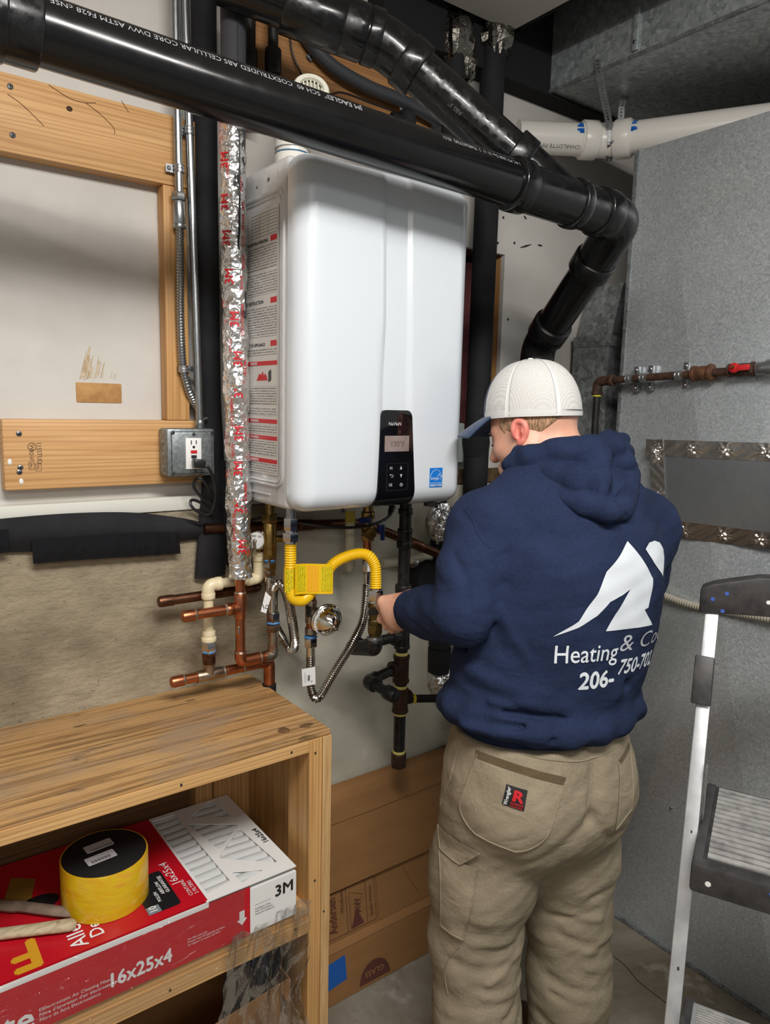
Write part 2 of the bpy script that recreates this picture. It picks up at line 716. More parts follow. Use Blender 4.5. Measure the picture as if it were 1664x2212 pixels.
m_steel = M('bright_steel', S(205, 205, 205), 0.18, 1.0)
m_chrome = M('chrome', S(225, 222, 214), 0.08, 1.0)
m_copper = M('copper', S(196, 122, 84), 0.30, 1.0, col2=S(150, 92, 66), ns=22, lo=0.45, hi=0.7, rough2=0.42)
m_copperd = M('old_copper', S(122, 84, 64), 0.42, 1.0, col2=S(88, 62, 50), ns=25)
m_solder = M('solder', S(170, 165, 155), 0.4, 0.9, col2=S(150, 125, 105), ns=60)
m_brass = M('brass', S(176, 148, 88), 0.35, 1.0, col2=S(140, 112, 64), ns=40)
m_iron = M('black_iron', (0.012, 0.012, 0.012), 0.42, 0.3, col2=(0.03, 0.028, 0.025), ns=50, bp=(160, 0.2, 0.002))
m_rust = M('rusty_iron', S(82, 56, 40), 0.7, 0.2, col2=S(44, 32, 26), ns=45, bp=(150, 0.3, 0.002))
m_pvc = M('white_pvc', S(226, 222, 214), 0.28)
m_cpvc = M('cream_cpvc', S(226, 212, 176), 0.32)
m_tan = M('ivory_pvc', S(208, 202, 176), 0.4)
m_pine = wood('pine', 0, S(158, 108, 60), S(200, 152, 96), S(216, 172, 118))
m_pinez = wood('pine_upright', 2, S(150, 102, 54), S(192, 142, 84), S(208, 162, 104))
m_black_text = M('black_print', (0.01, 0.01, 0.01), 0.6)
m_white_text = M('white_print', S(225, 225, 225), 0.6)
m_red = M('red_print', S(196, 22, 34), 0.5)
m_white = M('white_plastic', S(232, 232, 230), 0.35)
m_blackgloss = M('gloss_black', (0.004, 0.004, 0.005), 0.05, spec=0.6)
m_foil = foilmat('crumpled_foil', S(236, 236, 236), 62, 0.8, 0.30)
m_tapefoil = M('foil_tape', S(226, 222, 216), 0.28, 0.95, bp=[(25, 0.25, 0.006), (120, 0.1, 0.002)])
m_card = M('cardboard', S(154, 112, 68), 0.85, col2=S(148, 106, 63), ns=3, st=(1, 1, 8), bp=(6, 0.1, 0.002))
m_primer = M('blue_primer', S(18, 98, 190), 0.45)
m_yellow = M('yellow_jacket', S(236, 190, 20), 0.35)
m_yseal = M('yellow_sealant', S(226, 212, 120), 0.6)

# ------------------------------------------------------------------ room shell
wb = mk('wall_back', [box((-2.2, 0.32, 1.36), (0.62, 0.335, 2.95)), box((0.918, 0.32, 1.36), (2.2, 0.335, 2.95)),
                      box((0.62, 0.32, 2.055), (0.918, 0.335, 2.95)), box((0.62, 0.32, 1.36), (0.918, 0.335, 1.535))], m_dry, kind='structure', smooth=False)
mk('wall_cavity', box((0.5, 0.43, 1.4), (1.1, 0.44, 2.2)), m_void, wb, smooth=False)  # black backing paints the depth of the opening dark
mk('framing_stud', box((0.918, 0.336, 1.4), (0.956, 0.43, 2.16)), m_pinez, wb, smooth=False)
mk('framing_header', box((0.6, 0.336, 2.055), (0.918, 0.43, 2.10)), M('dark_wood', S(70, 48, 30), 0.8), wb, smooth=False)
m_conc, t_, b_ = nt('raw_concrete')
v_ = mapped(t_)
n1 = noise(t_, v_, 3.0, 8, 0.65, 0.3)
n2 = noise(t_, mapped(t_, (18, 18, 70)), 1.0, 6, 0.7)
n3 = noise(t_, v_, 70, 4, 0.7)
cc = ramp(t_, n1, [(0.32, S(112, 101, 82)), (0.52, S(160, 148, 125)), (0.72, S(186, 174, 150))])
cc = mix(t_, ramp(t_, n2, [(0.4, 0.0), (0.7, 0.55)]), cc, S(124, 112, 92))
cc = mix(t_, ramp(t_, n3, [(0.62, 0.0), (0.74, 0.7)]), cc, S(78, 68, 54))
t_.links.new(cc, b_.inputs['Base Color'])
b_.inputs['Roughness'].default_value = 0.9
bump(t_, b_, n3, 0.5, 0.006)
bump(t_, b_, n2, 0.5, 0.01)
mk('wall_foundation', box((-2.2, 0.30, 0), (0.13, 0.42, 1.352)), m_conc, kind='structure', smooth=False)
mk('wall_painted', box((0.13, 0.30, 0), (2.2, 0.42, 1.372)), m_paint, kind='structure', smooth=False)
mk('wall_left', box((-2.25, -4.2, 0), (-2.2, 0.42, 2.95)), m_dry, kind='structure', smooth=False)
mk('wall_right', box((2.2, -4.2, 0), (2.25, 0.42, 2.95)), m_dry, kind='structure', smooth=False)
m_floor, t_, b_ = nt('floor_concrete')
v_ = mapped(t_)
n1 = noise(t_, v_, 2.2, 8, 0.65, 0.4)
n3 = noise(t_, v_, 45, 5, 0.7)
n4 = noise(t_, v_, 6, 4, 0.6)
cc = ramp(t_, n1, [(0.35, S(116, 104, 86)), (0.55, S(150, 143, 130)), (0.72, S(172, 168, 158))])
cc = mix(t_, ramp(t_, n3, [(0.55, 0.0), (0.75, 0.5)]), cc, S(104, 90, 70))
cc = mix(t_, ramp(t_, n4, [(0.6, 0.0), (0.66, 0.35)]), cc, S(200, 196, 188))
t_.links.new(cc, b_.inputs['Base Color'])
b_.inputs['Roughness'].default_value = 0.75
bump(t_, b_, n3, 0.15, 0.003)
fl = mk('floor', box((-2.2, -4.2, -0.05), (2.2, 0.42, 0)), m_floor, kind='structure', smooth=False)
cr = spline([(1.0232, -0.1256, 0.0007), (1.0192, -0.1964, 0.0007), (0.9993, -0.2564, 0.0007), (0.9961, -0.3143, 0.0007), (0.9935, -0.3885, 0.0007)], 5)
V, F = sweep(cr, 0.0012, 6)
V[:, 2] = 0.0006 + (V[:, 2] - 0.0007) * 0.2
mk('floor_crack', (V, F), M('crack', (0.02, 0.017, 0.013), 0.9), fl)
cl = mk('ceiling', box((-2.2, -4.2, 2.6), (0.80, 0.22, 2.615)), m_ceil, kind='structure', smooth=False)
mk('trim_1', bev(box((-2.2, 0.294, 1.354), (-0.05, 0.32, 1.386)), 0.003), M('sill_paint', S(216, 216, 206), 0.6, bp=(60, 0.1, 0.002)), kind='structure')
mk('trim_2', box((0.45, 0.302, 1.375), (1.5, 0.322, 1.417)), M('mud_sill', S(58, 44, 28), 0.9, col2=S(100, 78, 48), ns=30), kind='structure', smooth=False)
mk('black_void_panel', [box((0.40, 0.25, 2.50), (2.19, 0.319, 2.94)), box((0.3, -4.2, 2.92), (2.19, 0.319, 2.949)), box((0.80, -4.1, 2.617), (0.84, 0.25, 2.919)),
              box((-2.2, 0.222, 2.617), (0.84, 0.25, 2.919))], m_void, kind='structure', smooth=False)  # black panels stand in for the darkness of the open joist void
pink = M('pink_batt', S(150, 84, 88), 0.95, col2=S(106, 54, 60), ns=14, bp=[(18, 0.9, 0.03), (90, 0.4, 0.005)])
us, vs = np.linspace(0.605, 0.905, 16), np.linspace(1.42, 2.03, 26)
mk('insulation_batt', sheet(lambda x, z: (x, 0.385 + 0.018 * math.sin(x * 31 + z * 9) * math.cos(z * 17), z), us, vs, (0, 0.012, 0)), pink,
   label='pink fibreglass insulation batt in the wall opening right of the white heater', cat='insulation')
# scuffs and scraped paint on the drywall
m_scuff = M('scraped_board', S(176, 148, 106), 0.9, col2=S(205, 190, 165), ns=60)
sc = []
for i in range(26):
    px = random.uniform(0, 1)
    x0 = -0.312 + 0.075 * px + random.uniform(-.004, .004)
    z0 = 1.640 + random.uniform(-.002, .006)
    L = (0.050 * (1 - px) + 0.012) * random.uniform(0.5, 1.1)
    wd = random.uniform(.0008, .0028) * (1.4 - px)
    yy = 0.3196 - i * 0.00004
    sc.append((np.array([(x0, yy, z0), (x0 + wd, yy, z0), (x0 + wd * 0.6 + L * 0.28, yy, z0 + L), (x0 + L * 0.27, yy, z0 + L)]), [(0, 1, 2, 3)]))
mk('scraped_paint', sc, m_scuff, wb, smooth=False)
mk('patch_block', bev(box((-0.318, 0.3175, 1.592), (-0.225, 0.325, 1.633)), 0.002), M('patch_wood', S(190, 146, 92), 0.8, col2=S(160, 116, 66), ns=30), wb, label='bare wood block set flush into the drywall')
dk = []
for p in ((0.9263, 0.3192, 2.2019), (0.9557, 0.3192, 2.0941), (0.9039, 0.3192, 2.1588), (0.9433, 0.3192, 1.8689), (0.8856, 0.3192, 2.0839)):
    dk.append(cyl(np.array(p), np.array(p) + (0, 0.001, 0), 0.004, 10))
for a, b in (((0.9804, 0.3190, 2.0841), (1.0286, 0.3190, 2.1005)), ((1.0578, 0.3190, 2.1033), (1.0790, 0.3190, 2.1036)), ((0.9898, 0.3190, 2.1782), (1.0027, 0.3190, 2.1696)), ((0.9298, 0.3190, 2.2051), (0.9212, 0.3190, 2.1879))):
    dk.append(sweep([a, (np.array(a) + b) / 2, b], [0.0008, 0.003, 0.0008], 6))
mk('wall_marks', dk, m_black_text, wb)

# ------------------------------------------------------------------ boards on the left wall
m_screw = M('screw', S(120, 122, 124), 0.35, 0.9)


def screw(p, par, n=(0, -1, 0), r=0.0055):
    p, n = np.asarray(p, float), np.asarray(n, float)
    u, v, _ = frame(n)
    g = [lathe(p - n * 0.002, p + n * 0.0016, [(0, r), (0.7, r), (1, r * 0.7)], 12)]
    mk('screw', g, m_screw, par)
    mk('screw_slot', [obox(p + n * 0.0018, u * r * 0.6, v * r * 0.14, n * 0.0003), obox(p + n * 0.0018, u * r * 0.14, v * r * 0.6, n * 0.0003)], m_black_text, par, smooth=False)


bt = thing('wall_board', (-0.5, 0.32, 2.049), 'upper horizontal yellow pine board with cracks, behind the black drain pipe', 'board', 'pine boards on the wall')
mk('plank', bev(box((-1.5, 0.282, 2.049), (-0.055, 0.3195, 2.188)), 0.003), m_pine, bt)
for p in ((-0.4231, 0.2820, 2.1648), (-0.4230, 0.2820, 2.0807)): screw(p, bt)
mk('knot', ball((-0.3204, 0.2820, 2.1515), (0.006, 0.001, 0.005), 10, 6), M('knot', S(60, 36, 20), 0.8), bt)
ck = []
for ps in ([(-0.3566, 0.2815, 2.1851), (-0.3199, 0.2815, 2.1706), (-0.2901, 0.2815, 2.1697), (-0.2708, 0.2815, 2.1745)], [(-0.2901, 0.2815, 2.1697), (-0.2643, 0.2815, 2.1565), (-0.2381, 0.2815, 2.1368), (-0.2358, 0.2815, 2.1243)],
           [(-0.4284, 0.2815, 2.1506), (-0.4026, 0.2815, 2.1370), (-0.3677, 0.2815, 2.1095)], [(-0.2211, 0.2815, 2.1911), (-0.2070, 0.2815, 2.1728)]):
    ck.append(sweep(spline(ps, 4), 0.0006, 5))
mk('crack', ck, M('crack_brown', S(84, 52, 26), 0.9), bt)
bt = thing('wall_board', (-0.25, 0.32, 1.418), 'lower horizontal pine board with lumber stamp, behind the outlet box', 'board', 'pine boards on the wall')
mk('plank', bev(box((-0.466, 0.282, 1.418), (-0.03, 0.3195, 1.557)), 0.003), m_pine, bt)
for p in ((-0.4365, 0.2820, 1.5290), (-0.4369, 0.2820, 1.4628), (-0.4390, 0.2820, 1.4537)): screw(p, bt)
m_stamp = M('lumber_stamp', S(96, 74, 50), 0.8)
st = []
for s_, a, sz in (('115STUD', (-0.4055, 0.2820, 1.5106), (0.0105, 0.041)), ('KD HT', (-0.4196, 0.2820, 1.4952), (0.0095, 0.021))):
    st.append(letters(s_, a, -Z1, X1, sz[0] * 1.2, 0.0, 0.0006, sz[1]))
wc = np.array((-0.4143, 0.2820, 1.5034))
st.append(sweep([wc + 0.0075 * np.array([math.cos(a), -0.06, math.sin(a)]) for a in np.linspace(0, 2 * np.pi, 20)], 0.0006, 5))
st.append(letters('W', wc + (-0.004, 0, 0.0045), -Z1, X1, 0.011))
for q in ((-0.4089, 0.2820, 1.4693), (-0.4215, 0.2820, 1.4724)):
    q = np.array(q)
    st.append(sweep([q + k for k in ((0, -.0005, 0), (.010, -.0005, 0), (.010, -.0005, -.014), (0, -.0005, -.014), (0, -.0005, 0))], 0.0005, 4))
    st.append(letters('PRL', q + (0.002, 0, -0.002), -Z1, X1, 0.006))
mk('lumber_stamp', st, m_stamp, bt, smooth=False)
wp = []
for q in ((-0.4555, 0.2810, 1.4743), (-0.4366, 0.2810, 1.4354)):
    wp.append(ball(q, (0.004, 0.001, 0.006), 8, 6))
mk('paint_drip', wp, m_white, bt)
mk('stud', bev(box((-0.139, 0.282, 1.5575), (-0.087, 0.3195, 2.0485)), 0.003), m_pinez,
   label='short vertical pine stud between the two wall boards', cat='stud')

# ------------------------------------------------------------------ conduits, outlet, cord
m_emt = M('conduit_steel', S(176, 180, 182), 0.30, 0.95, col2=S(140, 144, 146), ns=30, st=(40, 40, 3))


def strap(c, r, d, parent, side=-1, up=(0, 0, 1), n=(0, -1, 0), mat=None):
    """one hole pipe strap round a pipe at c running along up"""
    c, up, n = np.asarray(c, float), nrm(up), np.asarray(n, float)
    s = np.cross(up, n) * side
    a0 = [c + (r + 0.0012) * (math.cos(a) * s + math.sin(a) * n) for a in np.linspace(0, math.pi, 9)]
    base = c - n * r
    pts = [a0[-1] - n * (r)] + a0[::-1] + [a0[0] - n * r * 0.9, a0[0] - n * r * 0.92 + s * 0.016]
    V = np.vstack([[p - up * d, p + up * d] for p in pts])
    F = [(2 * i, 2 * i + 1, 2 * i + 3, 2 * i + 2) for i in range(len(pts) - 1)]
    V2 = V.copy()
    cen = V2 - c
    V2 = V2 + n * 0.0012
    k = len(V)
    g = [(np.vstack([V, V2]), F + [tuple(i + k for i in f[::-1]) for f in F])]
    g.append(corr([c - up * d * 0.9 + n * 0.0005, c + up * d * 0.9 + n * 0.0005], r + 0.0016, d * 0.9, 0.0008, 16))
    o = mk('pipe_strap', g, mat or m_zinc, parent)
    p = pts[-1] - s * 0.007
    mk('screw', lathe(p, p + n * 0.003, [(0, 0.0045), (0.6, 0.0045), (1, 0.003)], 10), m_screw, o)


ca = thing('conduit', (-0.137, 0.2645, 1.56), 'left metal conduit turning into flexible armoured cable below a connector', 'conduit', 'metal conduits on the wall')
mk('tube', cyl((-0.1112, 0.2645, 2.0244), (-0.1133, 0.2645, 2.4542), 0.0089), m_emt, ca)
a, b = np.array((-0.1113, 0.2645, 1.9629)), np.array((-0.1121, 0.2645, 2.0325))
mk('connector', [hexn(b - (0, 0, 0.016), b, 0.0150), collar(a, b - (0, 0, 0.015), 0.0125), collar(a - (0, 0, 0.003), a + (0, 0, 0.006), 0.0138, 0.001)], m_emt, ca)
mk('armoured_cable', corr(spline([(-0.1112, 0.2645, 1.9657), (-0.1115, 0.2660, 1.8601), (-0.1113, 0.2680, 1.7639), (-0.1068, 0.2700, 1.6759), (-0.0950, 0.2700, 1.6265), (-0.0713, 0.2850, 1.5863), (-0.0556, 0.2920, 1.5532)], 12), 0.0082, 0.0062, 0.0011), m_emt, ca)
strap((-0.1102, 0.2645, 2.0798), 0.0089, 0.008, ca)
strap((-0.1059, 0.2700, 1.6690), 0.0092, 0.007, ca, -1, (0.05, 0, -1))
cb = thing('conduit', (-0.085, 0.266, 1.54), 'right metal conduit running straight down into the grey outlet box', 'conduit', 'metal conduits on the wall')
mk('tube', cyl((-0.0727, 0.2620, 1.5408), (-0.0949, 0.2620, 2.4594), 0.0089), m_emt, cb)
mk('connector', [collar((-0.0717, 0.2620, 1.5397), (-0.0735, 0.2620, 1.5612), 0.0105), cyl((-0.0667, 0.2550, 1.5615), (-0.0580, 0.2550, 1.5636), 0.003, 8)], m_emt, cb)
strap((-0.0888, 0.2620, 2.1586), 0.0089, 0.008, cb)

ob = thing('outlet_box', (-0.1, 0.282, 1.432), 'grey metal outlet box with white receptacle on the lower board', 'outlet')
m_box = M('outlet_metal', S(122, 128, 130), 0.42, 0.6, col2=S(150, 156, 158), ns=120)
lo, hi = np.array((-0.1596, 0.2320, 1.4383)), np.array((-0.0530, 0.2320, 1.5409))
x0, x1, z0, z1 = lo[0], hi[0], lo[2], hi[2]
mk('box_body', bev(box((x0 - 0.001, 0.236, z0), (x1 + 0.001, 0.2815, z1)), 0.006), m_box, ob)
mk('cover', [bev(box((x0, 0.230, z0), (x1, 0.236, z1)), 0.004), bev(box((x0 + 0.008, 0.225, z0 + 0.006), (x1 - 0.006, 0.231, z1 - 0.006)), 0.005)], m_box, ob)
ko = [lathe((x0 - 0.0011, 0.258, z0 + k), (x0 - 0.0021, 0.258, z0 + k), [(0, 0.009), (1, 0.009)], 16) for k in (0.018, 0.046, 0.074)]
mk('knockout', ko, m_box, ob)
for p in ((x0 + 0.01, z0 + 0.008), (x1 - 0.008, z1 - 0.008), (x0 + 0.011, z1 - 0.008), ((x0 + x1) / 2 + 0.004, z1 - 0.012), ((x0 + x1) / 2 + 0.006, z0 + 0.012)):
    screw((p[0], 0.2245, p[1]), ob, r=0.004)
r0, r1 = np.array((-0.1221, 0.2220, 1.4538)), np.array((-0.0865, 0.2220, 1.5213))
rc = mk('receptacle', bev(box((r0[0], 0.221, r0[2]), (r1[0], 0.2255, r1[2])), 0.0015), m_white, ob)
cx = (r0[0] + r1[0]) / 2
zt = r1[2]
mk('slots', [box((cx - 0.0065, 0.2203, zt - 0.014), (cx - 0.0045, 0.2212, zt - 0.005)), box((cx + 0.0045, 0.2203, zt - 0.013), (cx + 0.0065, 0.2212, zt - 0.005)),
             cyl((cx, 0.2203, zt - 0.0195), (cx, 0.2213, zt - 0.0195), 0.003, 10)], m_black_text, rc, smooth=False)
mk('test_button', box((cx - 0.007, 0.2195, zt - 0.033), (cx + 0.007, 0.2212, zt - 0.0265)), m_red, rc, smooth=False)
mk('reset_button', box((cx - 0.006, 0.2195, zt - 0.0435), (cx + 0.006, 0.2212, zt - 0.037)), m_black_text, rc, smooth=False)
pc = thing('power_cord', (cx, 0.2, 1.35), 'black power cord plugged into the white outlet and looped below it', 'power cord')
m_cord = M('black_rubber', (0.008, 0.008, 0.009), 0.38)
p0 = np.array([cx + 0.003, 0.218, zt - 0.054])
mk('plug', bev(obox(p0 + (0.002, -0.012, 0), (0.013, 0, -0.001), (0.002, 0.0135, 0), (0.0, 0, 0.009)), 0.003), m_cord, pc)
mk('cable', sweep(spline([p0 + (0.008, -0.012, -0.001), (-0.0807, 0.2000, 1.4583), (-0.0660, 0.2050, 1.4320), (-0.0564, 0.2150, 1.4029), (-0.0579, 0.2250, 1.3675), (-0.0669, 0.2350, 1.3491), (-0.0919, 0.2400, 1.3585), (-0.1036, 0.2450, 1.3731),
                          (-0.0982, 0.2500, 1.3826), (-0.0799, 0.2500, 1.3763), (-0.0570, 0.2450, 1.3618), (-0.0492, 0.2450, 1.3571), (-0.0753, 0.2400, 1.3824), (-0.0966, 0.2400, 1.4094), (-0.0952, 0.2400, 1.4268), (-0.0855, 0.2350, 1.4310), (-0.0705, 0.2350, 1.4190), (-0.0468, 0.2500, 1.3849)], 8), 0.0034, 8), m_cord, pc)

# ------------------------------------------------------------------ split foam and tape on the ledge
def strip_sheet(name, top, bot, mat, y, bulge, parent=None, n=24, th=0.004, wav=0.0, **k):
    T, B = np.array(spline(top, 8)), np.array(spline(bot, 8))
    T, _ = resample(T, np.linalg.norm(T[-1] - T[0]) / n)
    B = np.stack([np.interp(np.linspace(0, 1, len(T)), np.linspace(0, 1, len(B)), B[:, i]) for i in range(3)], 1)
    us = np.arange(len(T)); vs = np.linspace(0, 1, 9)

    def fn(u, v):
        p = T[u] * (1 - v) + B[u] * v
        p = p.copy()
        p[1] = y - bulge * math.sin(math.pi * min(1, v * 0.95 + 0.04)) + wav * math.sin(u * 1.9) * math.sin(v * 5)
        return p
    return mk(name, sheet(fn, us, vs, (0, th, 0)), mat, parent, **k)


fo = strip_sheet('foam_sleeve', [(-0.6007, 0.2900, 1.3548), (-0.4763, 0.2900, 1.3622), (-0.3473, 0.2900, 1.3643), (-0.2240, 0.2900, 1.3578), (-0.1209, 0.2900, 1.3402), (-0.0583, 0.2900, 1.3238)],
                 [(-0.6047, 0.2800, 1.2990), (-0.4811, 0.2800, 1.2950), (-0.3525, 0.2800, 1.2876), (-0.2291, 0.2800, 1.2833), (-0.1257, 0.2800, 1.2839), (-0.0484, 0.2800, 1.2853)], m_foam, 0.290, 0.014,
                 label='split black foam pipe sleeve along the top of the concrete wall', cat='pipe insulation')
m_duct = M('duct_tape', (0.007, 0.007, 0.008), 0.14, bp=[(1.0, 0.25, 0.0015), (0.03, 0.8, 0.02)], st=(500, 30, 30))
strip_sheet('tape_strip', [(-0.4243, 0.2750, 1.3174), (-0.3068, 0.2750, 1.3165), (-0.2099, 0.2750, 1.3151), (-0.1207, 0.2750, 1.3075)], [(-0.4230, 0.2750, 1.2690), (-0.3084, 0.2750, 1.2662), (-0.2113, 0.2750, 1.2619), (-0.1173, 0.2750, 1.2584)], m_duct, 0.2750, 0.0015, None, 30, 0.0008, 0.0010,
            label='long shiny black tape strip across the lower edge of the foam sleeve', cat='tape', group='black tape strips on the foam sleeve')
strip_sheet('tape_strip', [(-0.5967, 0.2600, 1.3417), (-0.5293, 0.2600, 1.3428), (-0.4659, 0.2600, 1.3438)], [(-0.5992, 0.2600, 1.2968), (-0.5316, 0.2600, 1.2966), (-0.4631, 0.2600, 1.2976)], m_duct, 0.2720, 0.0015, None, 12, 0.0008, 0.001,
            label='short shiny black tape strip at the left edge of the photo', cat='tape', group='black tape strips on the foam sleeve')
gr = [ball((random.uniform(-0.24, -0.05), random.uniform(0.302, 0.318), 1.353), random.uniform(0.002, 0.005), 6, 4, 0.3) for i in range(60)]
mk('mortar_crumbs', gr, M('crumbs', S(172, 166, 154), 0.9), None, 'grey mortar crumbs along the concrete ledge above the foam sleeve', 'rubble', kind='stuff')

# ------------------------------------------------------------------ sheet metal ducts on the right
du = thing('duct_plenum', (1.5, -0.8, 0), 'tall galvanized sheet metal duct with cross-broken side beside the person', 'duct')


def xbreak(y0, y1, z0, z1, x, h):
    c = ((y0 + y1) / 2, (z0 + z1) / 2)
    V = [(x, y0, z0), (x, y1, z0), (x, y1, z1), (x, y0, z1), (x - h, c[0], c[1])]
    return np.array(V), [(0, 4, 1), (1, 4, 2), (2, 4, 3), (3, 4, 0)]


XD = 1.18
ZT = 2.342
mk('side_panel', xbreak(-0.02, -0.555, 0, ZT, XD, 0.032), m_galv, du, smooth=False)
mk('side_panel', xbreak(-0.555, -1.1, 0, ZT, XD, 0.032), m_galv, du, smooth=False)
mk('corner_panel', box((XD, -0.022, 0), (1.9, 0.07, ZT)), m_galv, du, smooth=False)
mk('shell', box((XD + 0.0005, -2.2, 0), (1.9, -0.023, ZT)), m_galv, du, smooth=False)
mk('seam', bev(box((XD - 0.004, 0.062, 0), (XD + 0.01, 0.075, ZT)), 0.002), m_galvd, du)
mk('bottom_flange', box((XD - 0.012, -2.2, 0), (XD, 0.07, 0.006)), m_galvd, du, smooth=False)
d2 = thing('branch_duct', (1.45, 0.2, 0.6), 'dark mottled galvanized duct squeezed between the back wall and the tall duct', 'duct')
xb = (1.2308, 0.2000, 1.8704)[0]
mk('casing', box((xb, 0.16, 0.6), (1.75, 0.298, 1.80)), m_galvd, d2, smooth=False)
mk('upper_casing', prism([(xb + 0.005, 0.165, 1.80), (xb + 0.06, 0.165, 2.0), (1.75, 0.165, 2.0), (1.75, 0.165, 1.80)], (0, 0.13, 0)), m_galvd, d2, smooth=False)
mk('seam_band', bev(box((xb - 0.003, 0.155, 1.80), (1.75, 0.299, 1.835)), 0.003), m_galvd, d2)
td = thing('overhead_duct', (1.4, -1, 2.51), 'large galvanized overhead duct hanging at the top right', 'duct')
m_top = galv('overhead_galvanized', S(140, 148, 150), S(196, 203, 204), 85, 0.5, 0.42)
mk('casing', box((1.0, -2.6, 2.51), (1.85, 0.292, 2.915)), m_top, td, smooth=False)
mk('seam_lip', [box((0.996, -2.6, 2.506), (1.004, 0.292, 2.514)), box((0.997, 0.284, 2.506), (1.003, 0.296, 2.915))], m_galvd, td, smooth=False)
a, b = np.array((0.9960, -0.0260, 2.5205)), np.array((0.9960, -0.0425, 2.6479))
cle = mk('drive_cleat', bev(box((0.992, b[1], a[2]), (1.0, a[1], 2.914)), 0.002), m_top, td)
mk('screw', ball((0.991, (a[1] + b[1]) / 2, a[2] + 0.02), (0.003, 0.005, 0.005), 10, 6), m_screw, cle)

# foil taped patch on the tall duct
pt = thing('duct_patch', (XD, -0.3, 1.33), 'shiny sheet metal patch framed with foil tape on the tall duct', 'patch')
XQ = 1.170
P = lambda p: np.array(p)
m_patch = M('patch_sheet', S(196, 204, 210), 0.30, 0.9, col2=S(176, 182, 188), ns=12, rough2=0.42)
q = [(1.1490, -0.0898, 1.4764), (1.1490, -0.1064, 1.2851), (1.1490, -0.4443, 1.2749), (1.1490, -0.4226, 1.4935)]
mk('patch_sheet', prism(q, (0.004, 0, 0)), m_patch, pt, smooth=False)


def tape_strip(name, pts, w0, parent, mat, stars=(), x=1.1475):
    us, vs = np.linspace(0, 1, 110), np.linspace(-1, 1, 15)
    a, b = np.array(pts[0]), np.array(pts[1])
    d = nrm(b - a); n = nrm(np.cross(d, -X1))
    L = np.linalg.norm(b - a)

    def fn(u, v):
        p = a + d * L * u + n * w0 * v
        h = 0.0012 * math.sin(u * 40 + v * 3) * math.sin(v * 2 + u * 9)
        for s_ in stars:
            r = math.hypot((u - s_) * L, w0 * v)
            th = math.atan2(w0 * v, (u - s_) * L)
            h += 0.0045 * math.exp(-(r / 0.017) ** 2) * (0.5 + 0.7 * math.cos(9 * th + 3 * math.sin(2 * th)))
        p = p.copy(); p[0] = x - h
        return p
    mk(name, sheet(fn, us, vs, (0.001, 0, 0)), mat, parent, ang=20)


tape_strip('foil_tape', ((1.1480, -0.0526, 1.4992), (1.1480, -0.4328, 1.5080)), 0.023, pt, m_tapefoil, (0.1, 0.38, 0.62, 0.9))
tape_strip('foil_tape', ((1.1470, -0.0841, 1.5221), (1.1470, -0.1164, 1.2867)), 0.022, pt, m_tapefoil, (0.18, 0.7), 1.146)
tape_strip('foil_tape', ((1.1470, -0.0785, 1.2758), (1.1470, -0.4553, 1.2864)), 0.022, pt, M('foil_tape_brown', S(190, 176, 164), 0.28, 0.95, bp=(25, 0.3, 0.006)), (0.3, 0.6, 0.85), 1.147)

# gas line across the duct
gl = thing('gas_line', (1.14, -0.15, 1.5), 'rusty gas pipe strapped across the tall duct with a red valve handle', 'gas pipe')
g0, g1 = np.array((1.1350, 0.0868, 1.6899)), np.array((1.1350, -0.3852, 1.7130))
g2 = np.array((1.1350, 0.1204, 1.6516))
mk('pipe', sweep([g0, g1 + (g1 - g0) * 0.6], 0.0107, 16), m_rust, gl)
mk('elbow', [sweep(fillet([g0 + (g1 - g0) * 0.03, np.array((1.1350, 0.1199, 1.6875)), g2], 0.03), 0.0145, 16), collar(g2 - (0, 0, 0.004), g2 + (0, 0, 0.006), 0.017, 0.002), collar(g0 + (g1 - g0) * 0.02, g0 + (g1 - g0) * 0.05, 0.017, 0.002)], m_rust, gl)
mk('sealant_ring', cyl(g2 - (0, 0, 0.009), g2 - (0, 0, 0.002), 0.0125), M('sealant_yellow', S(226, 206, 60), 0.6), gl)
mk('riser', cyl(g2 - (0, 0, 0.9), g2, 0.0107), m_iron, gl)
gd = nrm(g1 - g0)
for px in ((1.1350, 0.0078, 1.7020), (1.1350, -0.0393, 1.7038), (1.1350, -0.1493, 1.7079)):
    c = np.array(px)
    t = (c - g0) @ gd
    c = g0 + gd * t
    st_ = mk('pipe_strap', [corr([c - gd * 0.011, c + gd * 0.011], 0.0125, 0.011, 0.0012, 16), bev(box((1.161, c[1] - 0.009, c[2] - 0.036), (1.178, c[1] + 0.009, c[2] + 0.036)), 0.003), box((1.140, c[1] - 0.009, c[2] + 0.009), (1.165, c[1] + 0.009, c[2] + 0.012)), box((1.140, c[1] - 0.009, c[2] - 0.012), (1.165, c[1] + 0.009, c[2] - 0.009))], m_zinc, gl)
    for s_ in (-1, 1):
        mk('screw', ball((1.160, c[1], c[2] + s_ * 0.026), (0.003, 0.005, 0.005), 10, 6), m_steel, st_)
u0, u1 = np.array((1.1350, -0.1903, 1.7034)), np.array((1.1350, -0.2445, 1.7071))
mk('union', [collar(u0, u0 + (u1 - u0) * 0.8, 0.019, 0.003), collar(u0 + (u1 - u0) * 0.75, u1, 0.0225, 0.004), collar(u0 - gd * 0.004, u0 + gd * 0.008, 0.0215, 0.002)], M('rust_orange', S(112, 74, 48), 0.65, 0.3, col2=S(74, 50, 36), ns=60, bp=(150, 0.3, 0.002)), gl)
v0, v1 = np.array((1.1350, -0.2855, 1.7097)), np.array((1.1350, -0.3532, 1.7127))
